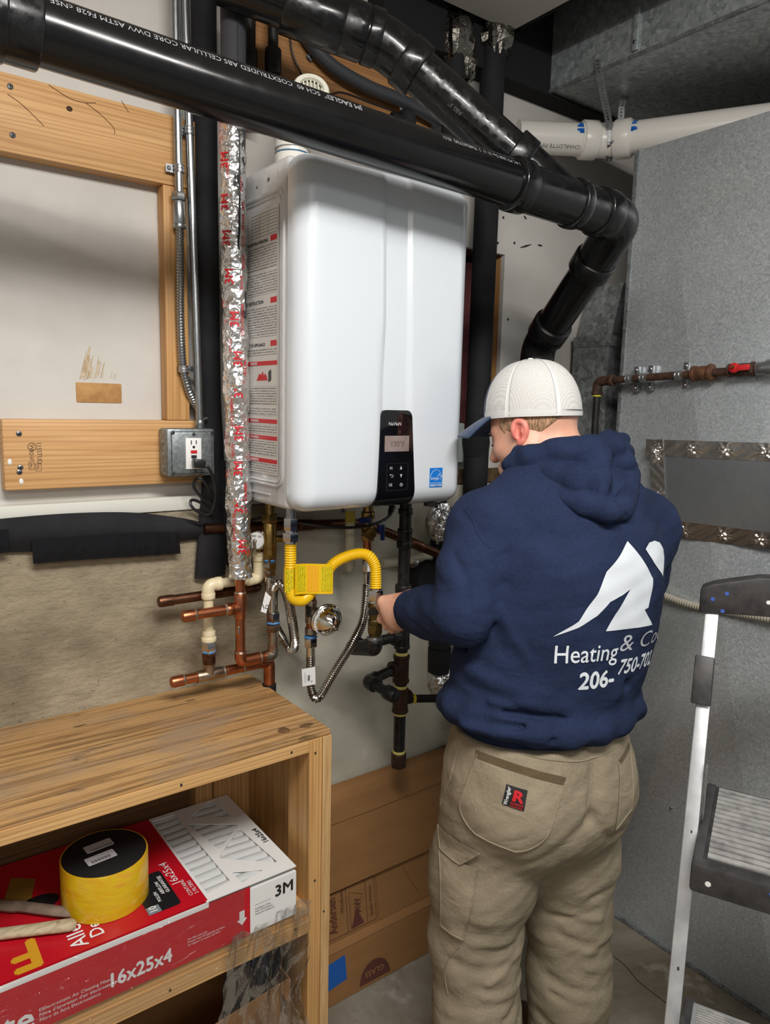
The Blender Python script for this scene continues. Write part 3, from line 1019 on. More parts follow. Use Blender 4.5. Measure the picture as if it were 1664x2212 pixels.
mk('valve_body', [collar(v0, v0 + (v1 - v0) * 0.95, 0.0165, 0.003), hexn(v1 - gd * 0.012, v1, 0.0185), collar(v0, v0 + gd * 0.006, 0.018, 0.002)], m_rust, gl)
hm = (v0 + v1) / 2
m_redh = M('red_handle', S(200, 34, 40), 0.4)
mk('valve_handle', [bev(obox(hm + (-0.024, -0.006, 0.004), (0.004, 0, 0), gd * 0.026, np.array((0, 0, 0.0075))), 0.003), ball(hm + (-0.024, 0.008, 0.004), (0.005, 0.014, 0.013), 12, 8)], m_redh, gl)
mk('handle_nut', hexn(hm + (-0.034, 0.008, 0.006), hm + (-0.026, 0.008, 0.006), 0.0045), m_brass, gl)
each('coupling', [collar(v1 + gd * 0.004, v1 + gd * 0.04, 0.0165, 0.002), cyl(v1 + gd * 0.03, v1 + gd * 0.055, 0.021)], m_zinc, gl)
mk('flexible_conduit', corr(spline([(1.1460, -0.0944, 1.0976), (1.1440, -0.1538, 1.0822), (1.1440, -0.2422, 1.0747), (1.1440, -0.3338, 1.0813), (1.1440, -0.4422, 1.0885), (1.1460, -0.5517, 1.0881)], 8), 0.0092, 0.0075, 0.0012, 12),
   M('cream_flex', S(170, 164, 148), 0.55), None, 'cream ribbed flexible conduit running across the tall duct behind the ladder', 'conduit')
nl = np.array((1.1780, -0.2231, 0.4577))
mk('nail', [cyl(nl, nl + (-0.02, 0.006, 0.001), 0.0012, 8), cyl(nl + (-0.02, 0.006, 0.001), nl + (-0.0215, 0.0064, 0.001), 0.0035, 10)], m_steel, du)

# ------------------------------------------------------------------ wall hung water heater
m_enam = M('white_enamel', S(211, 217, 223), 0.22, coat=0.4, bp=(600, 0.02, 0.001))
m_side = M('grey_white_enamel', S(200, 200, 200), 0.3, bp=(400, 0.03, 0.001))
wh = thing('water_heater', (0.22, 0.14, 1.38), 'white wall hung tankless water heater with black control panel', 'water heater')
HX0, HX1, HZ0, HZ1, HY = 0.0, 0.44, 1.382, 2.072, -0.058
zl = [q_[2] for q_ in ((0.1854, -0.0550, 1.3821), (0.1915, -0.0550, 1.5963), (0.1985, -0.0550, 1.7661), (0.1933, -0.0550, 2.0582))]
xl = [q_[0] for q_ in ((0.1854, -0.0550, 1.3821), (0.1915, -0.0550, 1.5963), (0.1985, -0.0550, 1.7661), (0.1933, -0.0550, 2.0582))]
zr = [q_[2] for q_ in ((0.2904, -0.0550, 1.3804), (0.2731, -0.0550, 1.5977), (0.2691, -0.0550, 1.7720), (0.2609, -0.0550, 2.0580))]
xr = [q_[0] for q_ in ((0.2904, -0.0550, 1.3804), (0.2731, -0.0550, 1.5977), (0.2691, -0.0550, 1.7720), (0.2609, -0.0550, 2.0580))]
PZ = (0.2319, -0.0550, 1.5912)[2]


def sst(a, b, x):
    t = min(1, max(0, (x - a) / (b - a)))
    return t * t * (3 - 2 * t)


def cover_y(x, z, rec=True):
    cx, cz = (HX0 + HX1) / 2, (HZ0 + HZ1) / 2
    R = 0.035
    qx, qz = abs(x - cx) - (HX1 - HX0) / 2 + R, abs(z - cz) - (HZ1 - HZ0) / 2 + R
    d = R - (math.hypot(max(qx, 0), max(qz, 0)) + min(max(qx, qz), 0))
    r = 0.042
    y = HY + (r - math.sqrt(max(0, r * r - (r - min(max(d, 0), r)) ** 2)))
    y += 0.004 * ((x - cx) / 0.22) ** 2
    if rec:
        a, b = np.interp(z, zl, xl), np.interp(z, zr, xr)
        k = sst(a - 0.002, a + 0.006, x) * (1 - sst(b - 0.012, b + 0.003, x)) * (1 - sst(2.035, 2.075, z))
        y += 0.008 * k
    return y


e = 0.042 * (1 - np.cos(np.linspace(0, np.pi / 2, 9)))
xs = np.unique(np.round(np.r_[HX0 + e, np.linspace(0.042, 0.20, 14), np.linspace(0.20, 0.30, 50), np.linspace(0.30, 0.398, 10), HX1 - e], 5))
zs = np.unique(np.round(np.r_[HZ0 + e, np.linspace(1.424, 2.03, 36), HZ1 - e], 5))


def cover_p(x, z, rec=True):
    cx, cz = (HX0 + HX1) / 2, (HZ0 + HZ1) / 2
    R = 0.035
    qx, qz = abs(x - cx) - (HX1 - HX0) / 2 + R, abs(z - cz) - (HZ1 - HZ0) / 2 + R
    if qx > 0 and qz > 0 and math.hypot(qx, qz) > R:
        k = R / math.hypot(qx, qz)
        x = cx + math.copysign((HX1 - HX0) / 2 - R + qx * k, x - cx)
        z = cz + math.copysign((HZ1 - HZ0) / 2 - R + qz * k, z - cz)
    return (x, cover_y(x, z, rec), z)


V, F = gridf(cover_p, xs, zs)
nx, nz = len(xs), len(zs)
rim = [i for i in range(nx)] + [j * nx + nx - 1 for j in range(1, nz)] + [(nz - 1) * nx + i for i in range(nx - 2, -1, -1)] + [j * nx for j in range(nz - 2, 0, -1)]
sk = V[rim].copy(); sk[:, 1] = -0.001
n0 = len(V)
F += [(rim[(k + 1) % len(rim)], rim[k], n0 + k, n0 + (k + 1) % len(rim)) for k in range(len(rim))]
mk('front_cover', (np.vstack([V, sk]), F), m_enam, wh, ang=60)
body = mk('body', bev(box((HX0 + 0.002, 0.0005, HZ0 + 0.002), (HX1 - 0.002, 0.285, HZ1 - 0.001)), 0.012, 3), m_side, wh)
sq = fillet([(0, 0.25, 1.43), (0, 0.016, 1.43), (0, 0.016, 2.012), (0, 0.25, 2.012)], 0.03)
mk('side_bead', [sweep([np.array(p) + (0.002, 0, 0) for p in sq], 0.0045, 8), sweep(fillet([(0.002, 0.24, 1.437), (0.002, 0.026, 1.437), (0.002, 0.026, 2.003), (0.002, 0.24, 2.003)], 0.024), 0.003, 8)], m_side, wh)
mk('side_rib', [bev(box((-0.002, 0.07, 1.407), (0.004, 0.2, 1.411)), 0.002)], m_side, wh)
mk('vent_hole', [cyl((0.0018, 0.08, 2.04), (0.0012, 0.08, 2.04), 0.004, 10), cyl((0.0018, 0.13, 2.035), (0.0012, 0.13, 2.035), 0.0025, 8)], m_black_text, wh)

# warning label on the side
m_lab = M('label_stock', S(204, 201, 196), 0.45)
m_fine, t_, b_ = nt('fine_print')
v_ = mapped(t_)
sx = t_.nodes.new('ShaderNodeSeparateXYZ')
t_.links.new(v_, sx.inputs[0])


def math_n(op, a, b=None):
    n = t_.nodes.new('ShaderNodeMath'); n.operation = op
    for s_, v in zip(n.inputs, (a, b)):
        if v is None: continue
        if hasattr(v, 'is_linked'): t_.links.new(v, s_)
        else: s_.default_value = v
    return n.outputs[0]


row = math_n('FRACT', math_n('MULTIPLY', sx.outputs[2], 190.0))
on = math_n('LESS_THAN', row, 0.55)
wn = noise(t_, mapped(t_, (1, 420, 190)), 1.0, 2)
onw = math_n('MULTIPLY', on, math_n('GREATER_THAN', wn, 0.44))
t_.links.new(mix(t_, math_n('MULTIPLY', onw, 0.72), S(206, 203, 198), S(40, 40, 42)), b_.inputs['Base Color'])
b_.inputs['Roughness'].default_value = 0.45
U, W = np.array((0, -1.0, 0)), Z1
lb = mk('warning_label', prism([(0, 0.25, 1.452), (0, 0.034, 1.452), (0, 0.034, 1.986), (0, 0.25, 1.986)], (-0.0006, 0, 0)), m_lab, wh, smooth=False, label='grey warning label with red headings on the left side')
fp = []
for z0, z1 in ((1.870, 1.916), (1.820, 1.864), (1.735, 1.794), (1.698, 1.711), (1.597, 1.634), (1.574, 1.591), (1.536, 1.555), (1.490, 1.520), (1.456, 1.473)):
    fp.append(rectp((-0.0006, 0.245, z0), U, W, 0.205, z1 - z0, 0.0004))
mk('fine_print', fp, m_fine, lb, smooth=False)
hd = []
for z, n_ in ((1.677, 'DANGER'), (1.558, 'WARNING'), (1.5235, 'WARNING'), (1.4755, 'WARNING')):
    if n_:
        hd.append(rectp((-0.0006, 0.245, z), U, W, 0.208, 0.0085, 0.0005))
for z in (1.920, 1.800, 1.715):
    hd.append(rectp((-0.0006, 0.066, z), U, W, 0.026, 0.011, 0.0005))
pic = [(0.0, 0), (0.05, 0), (0.045, 0.012), (0.038, 0.018), (0.033, 0.012), (0.028, 0.024), (0.02, 0.014), (0.012, 0.018), (0.006, 0.008)]
hd.append(polyp((-0.0006, 0.128, 1.646), U, W, [(a, b * 0.8) for a, b in pic]))
each('red_heading', hd, m_red, lb, smooth=False)
tx = [letters('DANGER', (-0.0012, 0.155, 1.6785), U, W, 0.008, 0.01)]
tw = [letters('WARNING', (-0.0012, 0.155, z), U, W, 0.008, 0.01) for z in (1.5595, 1.525, 1.477)]
each('heading_text', tx + tw, m_white_text, lb, smooth=False)
tb = [letters('FOR YOUR SAFETY READ BEFORE OPERATING', (-0.0006, 0.245, 1.921), U, W, 0.009, 0.012, 0.0006, 0.168),
      letters('OPERATING INSTRUCTION', (-0.0006, 0.222, 1.802), U, W, 0.010, 0.012, 0.0006, 0.125),
      letters('TO TURN OFF GAS TO APPLIANCE', (-0.0006, 0.24, 1.716), U, W, 0.009, 0.012, 0.0006, 0.15)]
gl_ = []
for k in range(8):
    gl_.append(rectp((-0.0006, 0.15, 1.935 + k * 0.0062), U, W, 0.112, 0.0006))
for k in range(4):
    gl_.append(rectp((-0.0006, 0.15 - k * 0.037, 1.935), U, W, 0.0006, 0.044))
gl_.append(polyp((-0.0006, 0.075, 1.642), U, W, [(0, 0), (0.012, 0.004), (0.012, 0.026), (0, 0.022)]))
each('label_text', tb, MATS['label_ink'] if 'label_ink' in MATS else M('label_ink', S(50, 50, 52), 0.6), lb, smooth=False)
mk('label_table', gl_, M('label_ink', S(50, 50, 52), 0.6), lb, kind='stuff', smooth=False)
m_clr = film('clear_tape', 0.10, 0.07, (((1, 50, 50), 1.0, 0.7, 0.006),))
cw = lambda u, v: (-0.003 - 0.0012 * math.sin(v * 130 + u * 60) * math.sin(u * 90), u, v)
mk('clear_tape', [sheet(cw, np.linspace(0.002, 0.036, 6), np.linspace(1.42, 2.05, 90), (0.0003, 0, 0)), sheet(cw, np.linspace(0.03, 0.26, 30), np.linspace(2.0, 2.05, 8), (0.0003, 0, 0)),
                  sheet(cw, np.linspace(0.03, 0.26, 30), np.linspace(1.395, 1.44, 8), (0.0003, 0, 0))], m_clr, wh)
# control panel
us = np.linspace(0, 1, 20); vs = np.r_[HZ0 + e * 0.999, np.linspace(1.43, PZ - 0.014, 10), PZ - 0.014 * (1 - np.sin(np.linspace(0.05, np.pi / 2, 7)))]


def pan(u, z):
    a, b = np.interp(z, zl, xl), np.interp(z, zr, xr)
    k = max(0, z - (PZ - 0.014)) / 0.014
    ins = 0.014 * (1 - math.sqrt(max(0, 1 - k * k)))
    x = a + ins + (b - a - 2 * ins) * u
    return (x, cover_y(x, max(z, HZ0 + 0.0006), False) - 0.0012, max(z, HZ0 + 0.0006))


cp = mk('control_panel', sheet(pan, us, vs, (0, 0.012, 0)), m_blackgloss, wh, ang=60)
yy = HY - 0.0006
sc0, sc1 = np.array((0.2016, -0.0580, 1.5037)), np.array((0.2666, -0.0580, 1.5374))
scr = mk('screen', [bev(box((sc0[0], yy - 0.0022, sc0[2]), (sc1[0], yy + 0.002, sc1[2])), 0.0008)], M('lcd_screen', S(128, 112, 106), 0.12, col2=S(150, 138, 134), ns=14), cp)
mk('screen_text', letters('130°F', (sc0[0] + 0.014, yy - 0.0022, sc0[2] + 0.011), X1, Z1, 0.016), M('lcd_ink', S(96, 82, 78), 0.4), scr, smooth=False)
bt0, bt1 = np.array((0.2090, -0.0580, 1.4208)), np.array((0.2661, -0.0580, 1.4785))
bp_ = mk('button_pad', [sweep([(bt0[0], yy - 0.001, bt0[2]), (bt1[0], yy - 0.001, bt0[2]), (bt1[0], yy - 0.001, bt1[2]), (bt0[0], yy - 0.001, bt1[2]), (bt0[0], yy - 0.001, bt0[2])], 0.0005, 5)], M('pad_line', (0.03, 0.03, 0.032), 0.3), cp)
m_pt = M('panel_print', S(190, 190, 190), 0.5)
tt = []
B = lambda px: np.array(px)
tt.append(letters('M', (0.2166, -0.0592, 1.4652), X1, Z1, 0.0095, 0.0, 0.0003))
tt.append(letters('OK', (0.2152, -0.0592, 1.4296), X1, Z1, 0.0095, 0.0, 0.0003, 0.0098))
a = B((0.2440, -0.0592, 1.4653)); tt.append(polyp(a, X1, Z1, [(0, 0), (0.0062, 0), (0.0031, 0.008)], 0.0003))
a = B((0.2447, -0.0592, 1.4473)); tt.append(polyp(a, X1, Z1, [(0.0031, 0), (0.0062, 0.0075), (0, 0.0075)], 0.0003))
a = B((0.2220, -0.0592, 1.4501)); tt.append(sweep([a + k for k in ((-.003, 0, .004), (.003, 0, .004), (.0048, 0, .002), (.003, 0, -.001), (-.001, 0, -.001))], 0.0006, 5))
tt.append(polyp(a, X1, Z1, [(-.005, .004), (-.002, .0062), (-.002, .0018)], 0.0003))
a = B((0.2490, -0.0592, 1.4320)); tt.append(sweep([a + 0.0032 * np.array((math.cos(k), 0, math.sin(k))) for k in np.linspace(2.1, 7.3, 14)], 0.0006, 5)); tt.append(sweep([a, a + (0, 0, .0042)], 0.0006, 5))
mk('button_symbols', tt, m_pt, bp_, smooth=False)
mk('brand_lettering', letters('NaVIeN', (0.2112, -0.0592, 1.5591), X1, Z1, 0.0100, 0.012, 0.0003, 0.033), m_pt, cp, smooth=False)
# blue efficiency label
e0, e1 = np.array((0.3301, -0.0565, 1.4218)), np.array((0.3677, -0.0565, 1.4652))
ew, eh = e1[0] - e0[0], e1[2] - e0[2]
en = mk('efficiency_label', [box((e0[0], -0.0575, e0[2]), (e1[0], -0.0540, e1[2]))], M('label_blue', S(20, 118, 206), 0.4), wh, smooth=False, label='square blue efficiency label')
eo = np.array((e0[0], -0.0576, e0[2]))
pts = [eo + (ew * (0.5 + 0.46 * math.cos(a)), -0.0002, eh * (0.42 + 0.48 * math.sin(a))) for a in np.linspace(0.15, math.pi - 0.15, 14)]
star = [(ew * 0.76 + ew * r * math.cos(k), eh * 0.52 + ew * r * math.sin(k)) for k, r in ((math.pi / 2 + j * math.pi / 5, (0.22 if j % 2 == 0 else 0.09)) for j in range(10))]
sp = [eo + (p[0], -0.0002, p[1]) for p in star]
mk('label_mark', [sweep(pts, 0.0004, 4), sweep(sp + sp[:1], 0.0004, 4), letters('energy', eo + (ew * 0.06, 0, eh * 0.40), X1, Z1, eh * 0.22, 0, 0.0003, ew * 0.55, 0.35),
                  letters('ENERGY STAR', eo + (ew * 0.05, 0, eh * 0.05), X1, Z1, eh * 0.17, 0.01, 0.0003, ew * 0.9), rectp(eo + (0, 0, eh * 0.22), X1, Z1, ew, eh * 0.015, 0.0002)], m_white_text, en, smooth=False)
mk('bottom_screw', [cyl((0.125, -0.02, 1.374), (0.125, -0.02, 1.385), 0.004, 8), bev(box((0.35, -0.03, 1.374), (0.375, -0.015, 1.384)), 0.002)], m_iron, wh)
mk('bottom_plate', box((0.03, 0.0, 1.379), (0.41, 0.28, 1.384)), M('galv_dark', S(120, 120, 120), 0.5, 0.8), wh, smooth=False)

# ------------------------------------------------------------------ black drain pipe assembly
A0, A1 = np.array((-0.4560, -0.1500, 2.0903)), np.array((0.6889, -0.2000, 2.0392))
ax = nrm(A1 - A0)


def on_axis(px_pt):
    """nearest parameter on the main axis"""
    return A0 + ax * ((np.array(px_pt) - A0) @ ax)


m_abs2 = M('abs_worn', (0.006, 0.006, 0.0065), 0.18, rough2=0.42, ns=26, lo=0.45, hi=0.6, bp=(40, 0.06, 0.002))
dp = thing('drain_pipe', (0.2, -0.17, 2.0), 'big black plastic drain pipe with wye, printed lettering and elbows above the heater', 'drain pipe')
RP = 0.0445
pipeL = A0 - ax * 0.55
kk = on_axis((0.7608, -0.2000, 2.0370))
mk('main_pipe', cyl(pipeL, kk - ax * 0.09, RP, 40), m_black, dp)
h0 = on_axis((-0.4658, -0.1500, 2.0903))
mk('coupling', [collar(h0 - ax * 0.2, h0, 0.0520, 0.003), collar(h0 - ax * 0.056, h0 - ax * 0.042, 0.0545, 0.002)], m_abs2, dp)
w0, w1, w2 = on_axis((0.4114, -0.1900, 2.0697)), on_axis((0.6068, -0.2000, 2.0543)), on_axis((0.6816, -0.2000, 2.0459))
B0, Bc = np.array((-0.0248, 0.0969, 2.3819)), np.array((0.2219, -0.0029, 2.3264))
B2 = on_axis((0.5681, -0.2000, 2.0568))
b1 = nrm(B2 - Bc)
Bh = np.array((0.4501, -0.1650, 2.1291))
Bh = Bc + b1 * ((Bh - Bc) @ b1)
wy = mk('wye', [cyl(w0, w2, 0.0475, 40), collar(w0 - ax * 0.004, w0 + ax * 0.035, 0.0535, 0.003), collar(w1 - ax * 0.02, w1, 0.0530, 0.003),
           cyl(Bh, B2, 0.0470, 32), collar(Bh - b1 * 0.012, Bh + b1 * 0.03, 0.0535, 0.003)], m_abs2, dp)
mk('joint_ring', [lathe(w1 + ax * 0.001, w1 + ax * 0.008, [(0, 0.0485), (0.5, 0.0505), (1, 0.0485)], 32)], M('grey_cement', S(70, 72, 74), 0.35), wy)
L1 = np.array((0.8743, 0.1235, 1.7822))
ld = nrm(L1 - kk)
L2 = L1 + (0.0, 0.02, -0.10)
mk('elbow', [collar(w2 - ax * 0.012, w2 + ax * 0.035, 0.0535, 0.003), sweep(fillet([w2, kk, kk + ld * 0.14], 0.085, 14), 0.0475, 36), collar(kk + ld * 0.115, kk + ld * 0.16, 0.0535, 0.003)], m_abs2, dp)
mk('diagonal_pipe', cyl(kk + ld * 0.12, L1, RP, 36), m_black, dp)
dd = nrm((0.0, 0.06, -1))
mk('elbow', [sweep(fillet([L1 - ld * 0.05, L1 + ld * 0.015, L1 + ld * 0.015 + dd * 0.13], 0.06, 10), 0.0475, 32), collar(L1 - ld * 0.085, L1 - ld * 0.03, 0.0535, 0.003), collar(L1 + ld * 0.015 + dd * 0.07, L1 + ld * 0.015 + dd * 0.12, 0.0535, 0.003)], m_abs2, dp)
mk('lower_pipe', cyl(L1 + ld * 0.015 + dd * 0.1, L1 + ld * 0.015 + dd * 0.9, RP, 32), m_black, dp)
b0 = nrm(Bc - B0)
s0 = lambda p: B0 + b0 * ((np.array(p) - B0) @ b0)
s1 = lambda p: Bc + b1 * ((np.array(p) - Bc) @ b1)
mk('branch_pipe', cyl(B0 - b0 * 0.06, s0((0.1061, 0.1570, 2.4177)), RP, 32), m_black, dp)
mk('coupling', [collar(s0((0.0851, 0.1743, 2.4266)), s0((0.1716, 0.0889, 2.3812)), 0.0535, 0.003)], m_abs2, dp)
mk('bend', [sweep(fillet([s0((0.1640, 0.0948, 2.3829)), Bc, s1((0.2854, -0.0262, 2.2856))], 0.05, 8), 0.0490, 32), collar(s0((0.1700, 0.0900, 2.3812)), s0((0.2066, 0.0598, 2.3652)), 0.0530, 0.002), collar(s0((0.2034, 0.0483, 2.3584)), s0((0.2247, 0.0304, 2.3477)), 0.0535, 0.003), collar(s1((0.2654, -0.0076, 2.3056)), s1((0.2910, -0.0317, 2.2782)), 0.0535, 0.003)], m_abs2, dp)
mk('branch_pipe', cyl(s1((0.2780, -0.0199, 2.2900)), Bh + b1 * 0.02, RP, 36), M('abs_scratched', (0.007, 0.007, 0.0075), 0.14, rough2=0.42, ns=55, lo=0.42, hi=0.62, st=(1, 1, 1), bp=(70, 0.10, 0.002)), dp)


def wrap_text(s, p_start, axis, r, angdir, size, reverse=True, bold=0.0, width=None):
    """text wrapped on a cylinder: reading along -axis if reverse, centred on direction angdir"""
    V, F = glyphs(s, bold)
    if width:
        V = V.copy(); V[:, 0] *= width / (V[:, 0].max() * size)
    d = -axis if reverse else axis
    n = nrm(angdir - axis * (angdir @ axis))
    up = np.cross(n, d)
    o = p_start
    a = (V[:, 1] - 0.35) * size / r
    P = o + np.outer(V[:, 0] * size, d) + (r + 0.0005 + V[:, 2:3]) * (np.outer(np.cos(a), n) + np.outer(np.sin(a), up))
    return P, F


nd = nrm(np.array((-0.50, -0.83, 0.62)))
xat = lambda p: on_axis(p)
tx = [wrap_text('JM EAGLE', xat((0.0273, -0.1700, 2.0793)), ax, RP, nd, 0.0150, True, 0.012, None)]
tx.append(wrap_text('3"  SCH 40  COEXTRUDED ABS CELLULAR CORE DWV ASTM F628 cNSFus-dwv U.P.Co', xat((-0.0346, -0.1700, 2.0796)), ax, RP, nd, 0.0145, True, 0.0, 0.505))
tx.append(wrap_text('1-PC PTI 2008 Dec 31 11  2  754826027382  05:51', xat((0.3980, -0.1900, 2.0706)), ax, RP, nd, 0.0120, True, 0.0, 0.195))
each('pipe_lettering', tx, M('pipe_print', S(150, 152, 156), 0.6), dp, smooth=False)
tb = wrap_text('ABS 3"', s1((0.3557, -0.0946, 2.1983)), b1, RP, nrm(np.array((-0.7, -0.5, -0.35))), 0.012, True)
mk('pipe_lettering', tb, M('pipe_print_dim', S(90, 92, 94), 0.6), dp, smooth=False)


def wrap_patch(c, axis, r, angdir, L, arc, lift=0.0008, tilt=0.0):
    n = nrm(angdir - axis * (angdir @ axis)); up = np.cross(n, axis)
    return sheet(lambda u, a: c + axis * (u + tilt * a * r) + (r + lift) * (math.cos(a) * n + math.sin(a) * up), np.linspace(-L / 2, L / 2, 6), np.linspace(-arc / 2, arc / 2, 10), -n * 0.0006)


stc = s0((0.0626, 0.1910, 2.4259))
nb = nrm(np.array((-0.59, -0.79, 0.15)))
sk_ = mk('sticker', wrap_patch(stc, b0, RP, nb, 0.026, 0.75, 0.001, 0.2), M('green_sticker', S(112, 176, 146), 0.5), dp, label='small green barcode sticker')
mk('barcode', [wrap_patch(stc + b0 * (k * 0.0022 - 0.009), b0, RP, nb, 0.0008 + 0.0006 * (k % 3), 0.38, 0.0018, 0.2) for k in range(9)], m_black_text, sk_)

# ------------------------------------------------------------------ vertical insulated pipes
def loft_pipe(secs, seg=20):
    """secs: (centre, rx, ry)"""
    th = np.linspace(0, 2 * np.pi, seg, endpoint=False)
    return loft([np.stack([c[0] + rx * np.cos(th), c[1] + ry * np.sin(th), np.full(seg, c[2])], 1) for c, rx, ry in secs])


x1 = -0.0385
ip = thing('insulated_pipe', (x1, 0.285, 1.19), 'black foam insulated pipe left of the foil wrapped pipe, flaring at its bottom', 'insulated pipe', 'insulated vertical pipes')
mk('foam_sleeve', loft_pipe([((x1 - 0.005, 0.285, 2.60), 0.027, 0.027), ((x1 - 0.004, 0.285, 2.1), 0.0255, 0.026), ((x1 - 0.001, 0.285, 1.6), 0.0255, 0.025), ((x1 + 0.004, 0.285, 1.5), 0.026, 0.024),
                             ((x1 + 0.006, 0.286, 1.40), 0.027, 0.022), ((x1 + 0.001, 0.286, 1.30), 0.033, 0.014), ((x1 - 0.002, 0.286, 1.22), 0.038, 0.012), ((x1 - 0.004, 0.286, 1.195), 0.038, 0.011)]), m_foam, ip)
mk('foam_flap', sheet(lambda u, v: (x1 + 0.012 + 0.02 * v + 0.014 * u * (1 - v), 0.262 - 0.010 * math.sin(3 * u), 1.47 - 0.25 * v), np.linspace(-1, 1, 8), np.linspace(0, 1, 12), (0, 0.004, 0)), m_foam, ip)
fpz0, fpz1 = (-0.0224, 0.1600, 1.2167)[2], 2.60
fx = lambda z: np.interp(z, [1.22, 1.86, 2.2], [-0.026, -0.036, -0.038])
wp = thing('insulated_pipe', (-0.03, 0.16, fpz0), 'crinkled foil wrapped pipe with red lettering and a black slit, left of the heater', 'insulated pipe', 'insulated vertical pipes')
mk('foam_sleeve', loft_pipe([((-0.034, 0.16, 2.62), 0.027, 0.027), ((-0.036, 0.16, 2.0), 0.0235, 0.0235), ((fx(1.3), 0.16, 1.3), 0.022, 0.022)]), M('grey_foam', S(52, 52, 56), 0.8, bp=(60, 0.1, 0.003)), wp)
mk('foam_slit', sweep(spline([(-0.0395, 0.1325, 2.62), (-0.0385, 0.1330, 2.45), (-0.0375, 0.1335, 2.25)], 6), 0.0010, 6), m_black_text, wp)
V, F = [], []
seg, rows = 40, 190
rs = np.random.RandomState(3)
nzv = rs.uniform(-1, 1, (rows, seg))
sm = (nzv + np.roll(nzv, 1, 1) + np.roll(nzv, 1, 0)) / 1.7
rad = []
for i in range(rows):
    z = fpz0 + (2.205 - fpz0) * i / (rows - 1)
    rr = 0.0262 + 0.0012 * math.sin(z * 55) + 0.0012 * math.sin(z * 23 + 1) + (0.002 * (1 - i / 6) if i < 6 else 0)
    for j in range(seg):
        a = 2 * math.pi * j / seg
        r = rr + 0.0011 * sm[i, j] + 0.0016 * math.sin(a * 3 + z * 31) * math.sin(z * 70)
        V.append((fx(z) + r * math.cos(a), 0.16 + r * math.sin(a), z))
F = [(i * seg + j, i * seg + (j + 1) % seg, (i + 1) * seg + (j + 1) % seg, (i + 1) * seg + j) for i in range(rows - 1) for j in range(seg)]
foil_geo = (np.array(V), F)
fw = mk('foil_wrap', foil_geo, m_foil, wp, ang=25)
slit = [(fx(z) + 0.0286 * math.cos(a), 0.16 + 0.0286 * math.sin(a), z) for z, a in ((2.19, -1.50), (2.1, -1.52), (2.02, -1.55), (1.95, -1.62), (1.92, -1.68), (1.905, -1.55))]
mk('foil_slit', sweep(spline(slit, 6), np.r_[np.linspace(0.0006, 0.0026, 20), np.linspace(0.0026, 0.0004, 11)], 6), m_black_text, fw)
mk('tape_edge', [lathe((fx(z), 0.16, z), (fx(z), 0.16, z + 0.003), [(0, 0.0268), (0.5, 0.0292), (1, 0.0268)], 28) for z in (1.868, 1.475)], m_foil, fw)
tx, tx2 = [], []
zax = np.array((0, 0, 1.0))
VA = np.array((-0.60, -0.80, 0))
for k, (z, da) in enumerate(((2.16, -.55), (2.075, -.5), (1.995, -.5), (1.925, -.4), (1.85, -.2), (1.765, .15), (1.685, .35), (1.62, .35), (1.53, .3), (1.455, .2), (1.375, .2), (1.285, .4))):
    c, s_ = math.cos(da), math.sin(da)
    n = np.array((VA[0] * c - VA[1] * s_, VA[0] * s_ + VA[1] * c, 0))
    p = np.array((fx(z), 0.16, z - 0.012))
    tx.append(wrap_text('3M', p, zax, 0.0284, n, 0.026, False, 0.02))
for k in range(26):
    z = 1.26 + 0.036 * k + rs.uniform(-.01, .01)
    da = rs.choice([-0.85, -0.6, 0.75, 0.95, -0.2])
    c, s_ = math.cos(da), math.sin(da)
    n = np.array((VA[0] * c - VA[1] * s_, VA[0] * s_ + VA[1] * c, 0))
    tx2.append(wrap_text(['3340', '181A-FX', '181B-FX', 'COLD WEATHER', 'UL'][k % 5], np.array((fx(z), 0.16, z)), zax, 0.0280, n, 0.0085, False, 0.01))
each('red_lettering', tx, m_red, fw, smooth=False)
mk('red_small_print', tx2, m_red, fw, kind='stuff', smooth=False)


def crumple(c, r, seed, seg=18, rings=12, k=0.16):
    random.seed(seed)
    return ball(c, r, seg, rings, k)


p3 = thing('insulated_pipe', (0.765, 0.24, 0.6), 'thick black insulated pipe behind the cap bill, right of the heater', 'insulated pipe', 'insulated vertical pipes')
mk('foam_sleeve', loft_pipe([((0.768, 0.25, 2.62), 0.034, 0.034), ((0.765, 0.25, 1.508), 0.034, 0.034)]), m_foam, p3)
mk('foam_sleeve_lower', loft_pipe([((0.768, 0.25, 1.503), 0.036, 0.035), ((0.765, 0.25, 0.6), 0.034, 0.034)]), m_foam, p3)
mk('foam_joint', loft_pipe([((0.762, 0.25, 1.52), 0.042, 0.036), ((0.764, 0.25, 1.50), 0.043, 0.037), ((0.766, 0.25, 1.46), 0.036, 0.034)]), m_void, p3)
mk('foil_top', crumple((0.768, 0.245, 2.60), (0.05, 0.045, 0.075), 5), M('dark_foil', S(120, 116, 108), 0.28, 1.0, bp=(60, 0.6, 0.01)), p3, ang=20)
p4 = thing('insulated_pipe', (0.645, 0.26, 0.74), 'black insulated pipe with crumpled foil ends left of the person at waist height', 'insulated pipe', 'insulated vertical pipes')
mk('foam_sleeve', loft_pipe([((0.640, 0.262, 2.58), 0.03, 0.03), ((0.644, 0.262, 1.345), 0.03, 0.03)]), m_foam, p4)
mk('foil_top', [crumple((0.640, 0.255, 2.55), (0.048, 0.04, 0.07), 9), crumple((0.675, 0.255, 2.50), (0.03, 0.03, 0.05), 11)], MATS['dark_foil'], p4, ang=20)
mk('foil_joint', crumple((0.645, 0.255, 1.275), (0.040, 0.034, 0.062), 12), m_foil, p4, ang=20)
